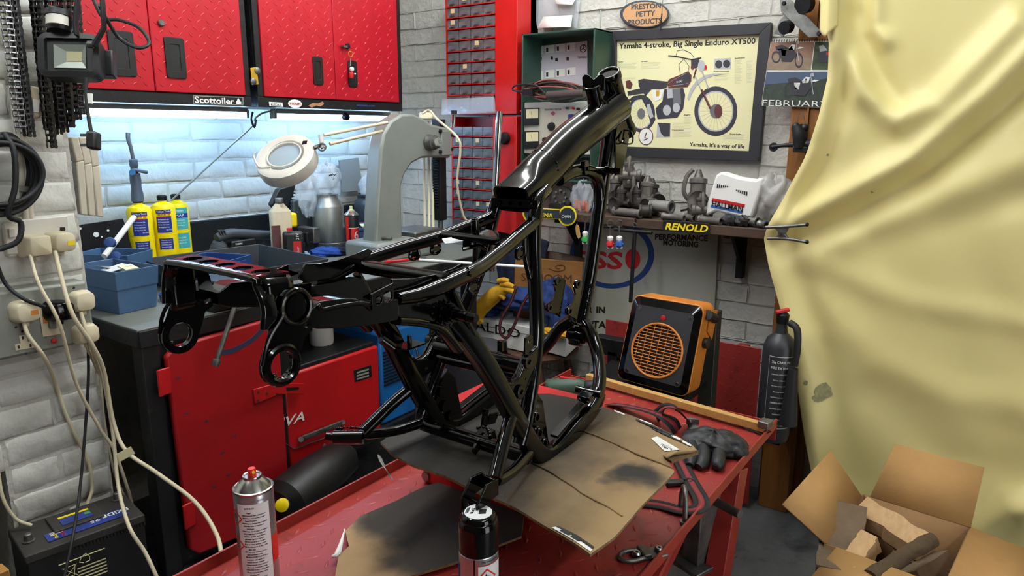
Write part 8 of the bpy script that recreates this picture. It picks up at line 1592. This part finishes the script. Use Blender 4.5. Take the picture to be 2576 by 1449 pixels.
rs_ = thing('bungee_strap', 'red and black strap looped over the shoe box', 'strap', onx(1270, 800, xg)); ribbon([G2(1300, 720, .02), G2(1285, 760, .02), G2(1262, 800, .02), G2(1258, 835, .02), G2(1275, 850, .02), G2(1295, 815, .02), G2(1315, 765, .02), G2(1335, 735, .02)], .014, [V((-1, 0, 0))]*8, 'webbing', rs_)
# ================================================================ firewood box
FZ_ = .34; bA, bB, bC = onz(2172, 1244, FZ_), onz(2442, 1328, FZ_), onz(2070, 1440, FZ_); ub = (bB-bA); ub.z = 0; lw = ub.length; ub.normalize(); vb2 = V((ub.y, -ub.x, 0));
if vb2.x > 0: vb2 = -vb2
ld = .36; kb = thing('firewood_box', 'open cardboard carton full of firewood before the yellow curtain', 'carton', bA+ub*lw/2+vb2*ld/2-V((0, 0, FZ_))); mat('carton', 'b98f58', .85, c2='a9804c', scale=4, bump=.05, bscale=120); mat('carton_in', 'a17c52', .85, c2='93704a', scale=4); dn = V((0, 0, -FZ_+.004)); cD = bA+vb2*ld; cC = bB+vb2*ld
for nm, p, q in (('back_wall', bA, bB), ('left_wall', bA, cD), ('right_wall', bB, cC), ('front_wall', cD, cC)): MB().add([p, q, q+dn, p+dn], [(0, 1, 2, 3)]).build(nm, 'carton_in', kb, solid=.006)
MB().add([bA+dn, bB+dn, cC+dn, cD+dn], [(0, 1, 2, 3)]).build('bottom', 'carton_in', kb, solid=.006); bd_ = -vb2
f1 = bd_*.10+V((0, 0, .15)); MB().add([bA+ub*.02, bB, bB+f1, bA+ub*.05+f1], [(0, 1, 2, 3)]).build('back_flap', 'carton', kb, solid=.006); f2 = -ub*.10+V((0, 0, .13)); MB().add([bA+vb2*.02, cD, cD+f2*.55-ub*.07, bA+vb2*.04+f2], [(0, 1, 2, 3)]).build('left_flap', 'carton', kb, solid=.006)
f3 = ub*.20-V((0, 0, .02)); MB().add([bB, cC, cC+f3, bB+f3], [(0, 1, 2, 3)]).build('right_flap', 'carton', kb, solid=.006); f4 = vb2*.16+V((0, 0, -.05)); MB().add([cD+ub*.03, cC, cC+f4, cD+f4], [(0, 1, 2, 3)]).build('front_flap', 'carton', kb, solid=.006)
mat('log_pale', 'd4b184', .75, c2='b58f62', scale=7, amt=.9, stretch=(2, 9, 9), bump=.25, bscale=50); mat('log_dark', '7d6a54', .85, c2='5c4c3a', scale=8, amt=.9, bump=.4, bscale=40); mat('bark', '5f4c34', .9, c2='3e3122', scale=12, amt=.9, bump=.8, bscale=35)
def log(a, b, sec, label, m, r_=.0, roll=0.):
    a, b = V(a), V(b); r = random.Random(len(label)); n = 9; P_ = [a.lerp(b, i/n)+V((r.uniform(-1, 1), r.uniform(-1, 1), r.uniform(-1, 1)))*.003 for i in range(n+1)]; cr, sr = math.cos(roll), math.sin(roll); s2 = [(x*cr-y*sr, x*sr+y*cr) for x, y in sec]
    return tag(MB().tube(P_, [1+r.uniform(-.06, .06) for _ in range(n+1)], sec=s2, up=(0, 0, 1)).build('firewood_log', m, ang=35), label, 'log', 'firewood in the carton')
W_ = lambda x, y, z: onz(x, y, z)
log(W_(2165, 1285, FZ_-.02), W_(2330, 1385, FZ_-.05), [(.04, .03), (.0, .045), (-.035, .03), (-.04, -.03), (.0, -.045), (.035, -.035)], 'largest pale split log lying across the carton', 'log_pale', roll=.5); log(W_(2345, 1358, FZ_+.03)+V((0, 0, 0)), W_(2190, 1450, FZ_-.02), circ(0, 0, .021, 12), 'round bark-covered branch lying on top of the firewood', 'bark'); log(W_(2190, 1360, FZ_+.0), W_(2130, 1440, FZ_-.04), [(.03, .02), (-.02, .028), (-.03, -.02), (.02, -.03)], 'short split log with tan end grain in the carton', 'log_pale', roll=.3)
log(W_(2130, 1275, FZ_+.01), W_(2105, 1440, FZ_-.03), [(.012, .055), (-.012, .055), (-.012, -.055), (.012, -.055)], 'grey weathered plank end standing at the left of the carton', 'log_dark'); log(W_(2370, 1415, FZ_-.08), W_(2290, 1470, FZ_-.08), [(.03, .03), (-.03, .03), (-.03, -.03), (.03, -.03)], 'dark square log end at the right inside the carton', 'log_dark', roll=.6); log(W_(2240, 1400, FZ_-.1), W_(2380, 1460, FZ_-.12), [(.035, .03), (-.03, .03), (-.03, -.03), (.03, -.03)], 'brown log lying beneath the bark-covered branch', 'log_dark', roll=.2)
log(W_(2150, 1330, FZ_-.16), W_(2350, 1420, FZ_-.18), circ(0, 0, .05, 10), 'thick log at the bottom of the carton', 'bark')
# steel fittings below the end of the lift
jk_ = thing('jack_leg', 'steel channel and handle bar below the right edge of the lift', 'jack leg', onz(1780, 1310, .02)); p = ony(1795, 1275, TY0+.06); MB().cyl(ony(1800, 1262, TY0+.05), ony(1862, 1294, TY0-.02), .011, n=14).build('handle', 'dull_steel', jk_); MB().box(p+V((0, .02, -.05)), (.10, .05, .20), (.9, -.3, 0), (.3, .9, 0)).build('channel', 'dull_steel', jk_, bevel=.003); MB().box(p+V((0, .02, -.15-p.z*.0)), (.16, .10, .012), (.9, -.3, 0), (.3, .9, 0)).build('foot_plate', 'dull_steel', jk_, bevel=.002); MB().bx(p.x-.02, p.x+.02, p.y, p.y+.04, 0, p.z-.14).build('leg', 'dull_steel', jk_)
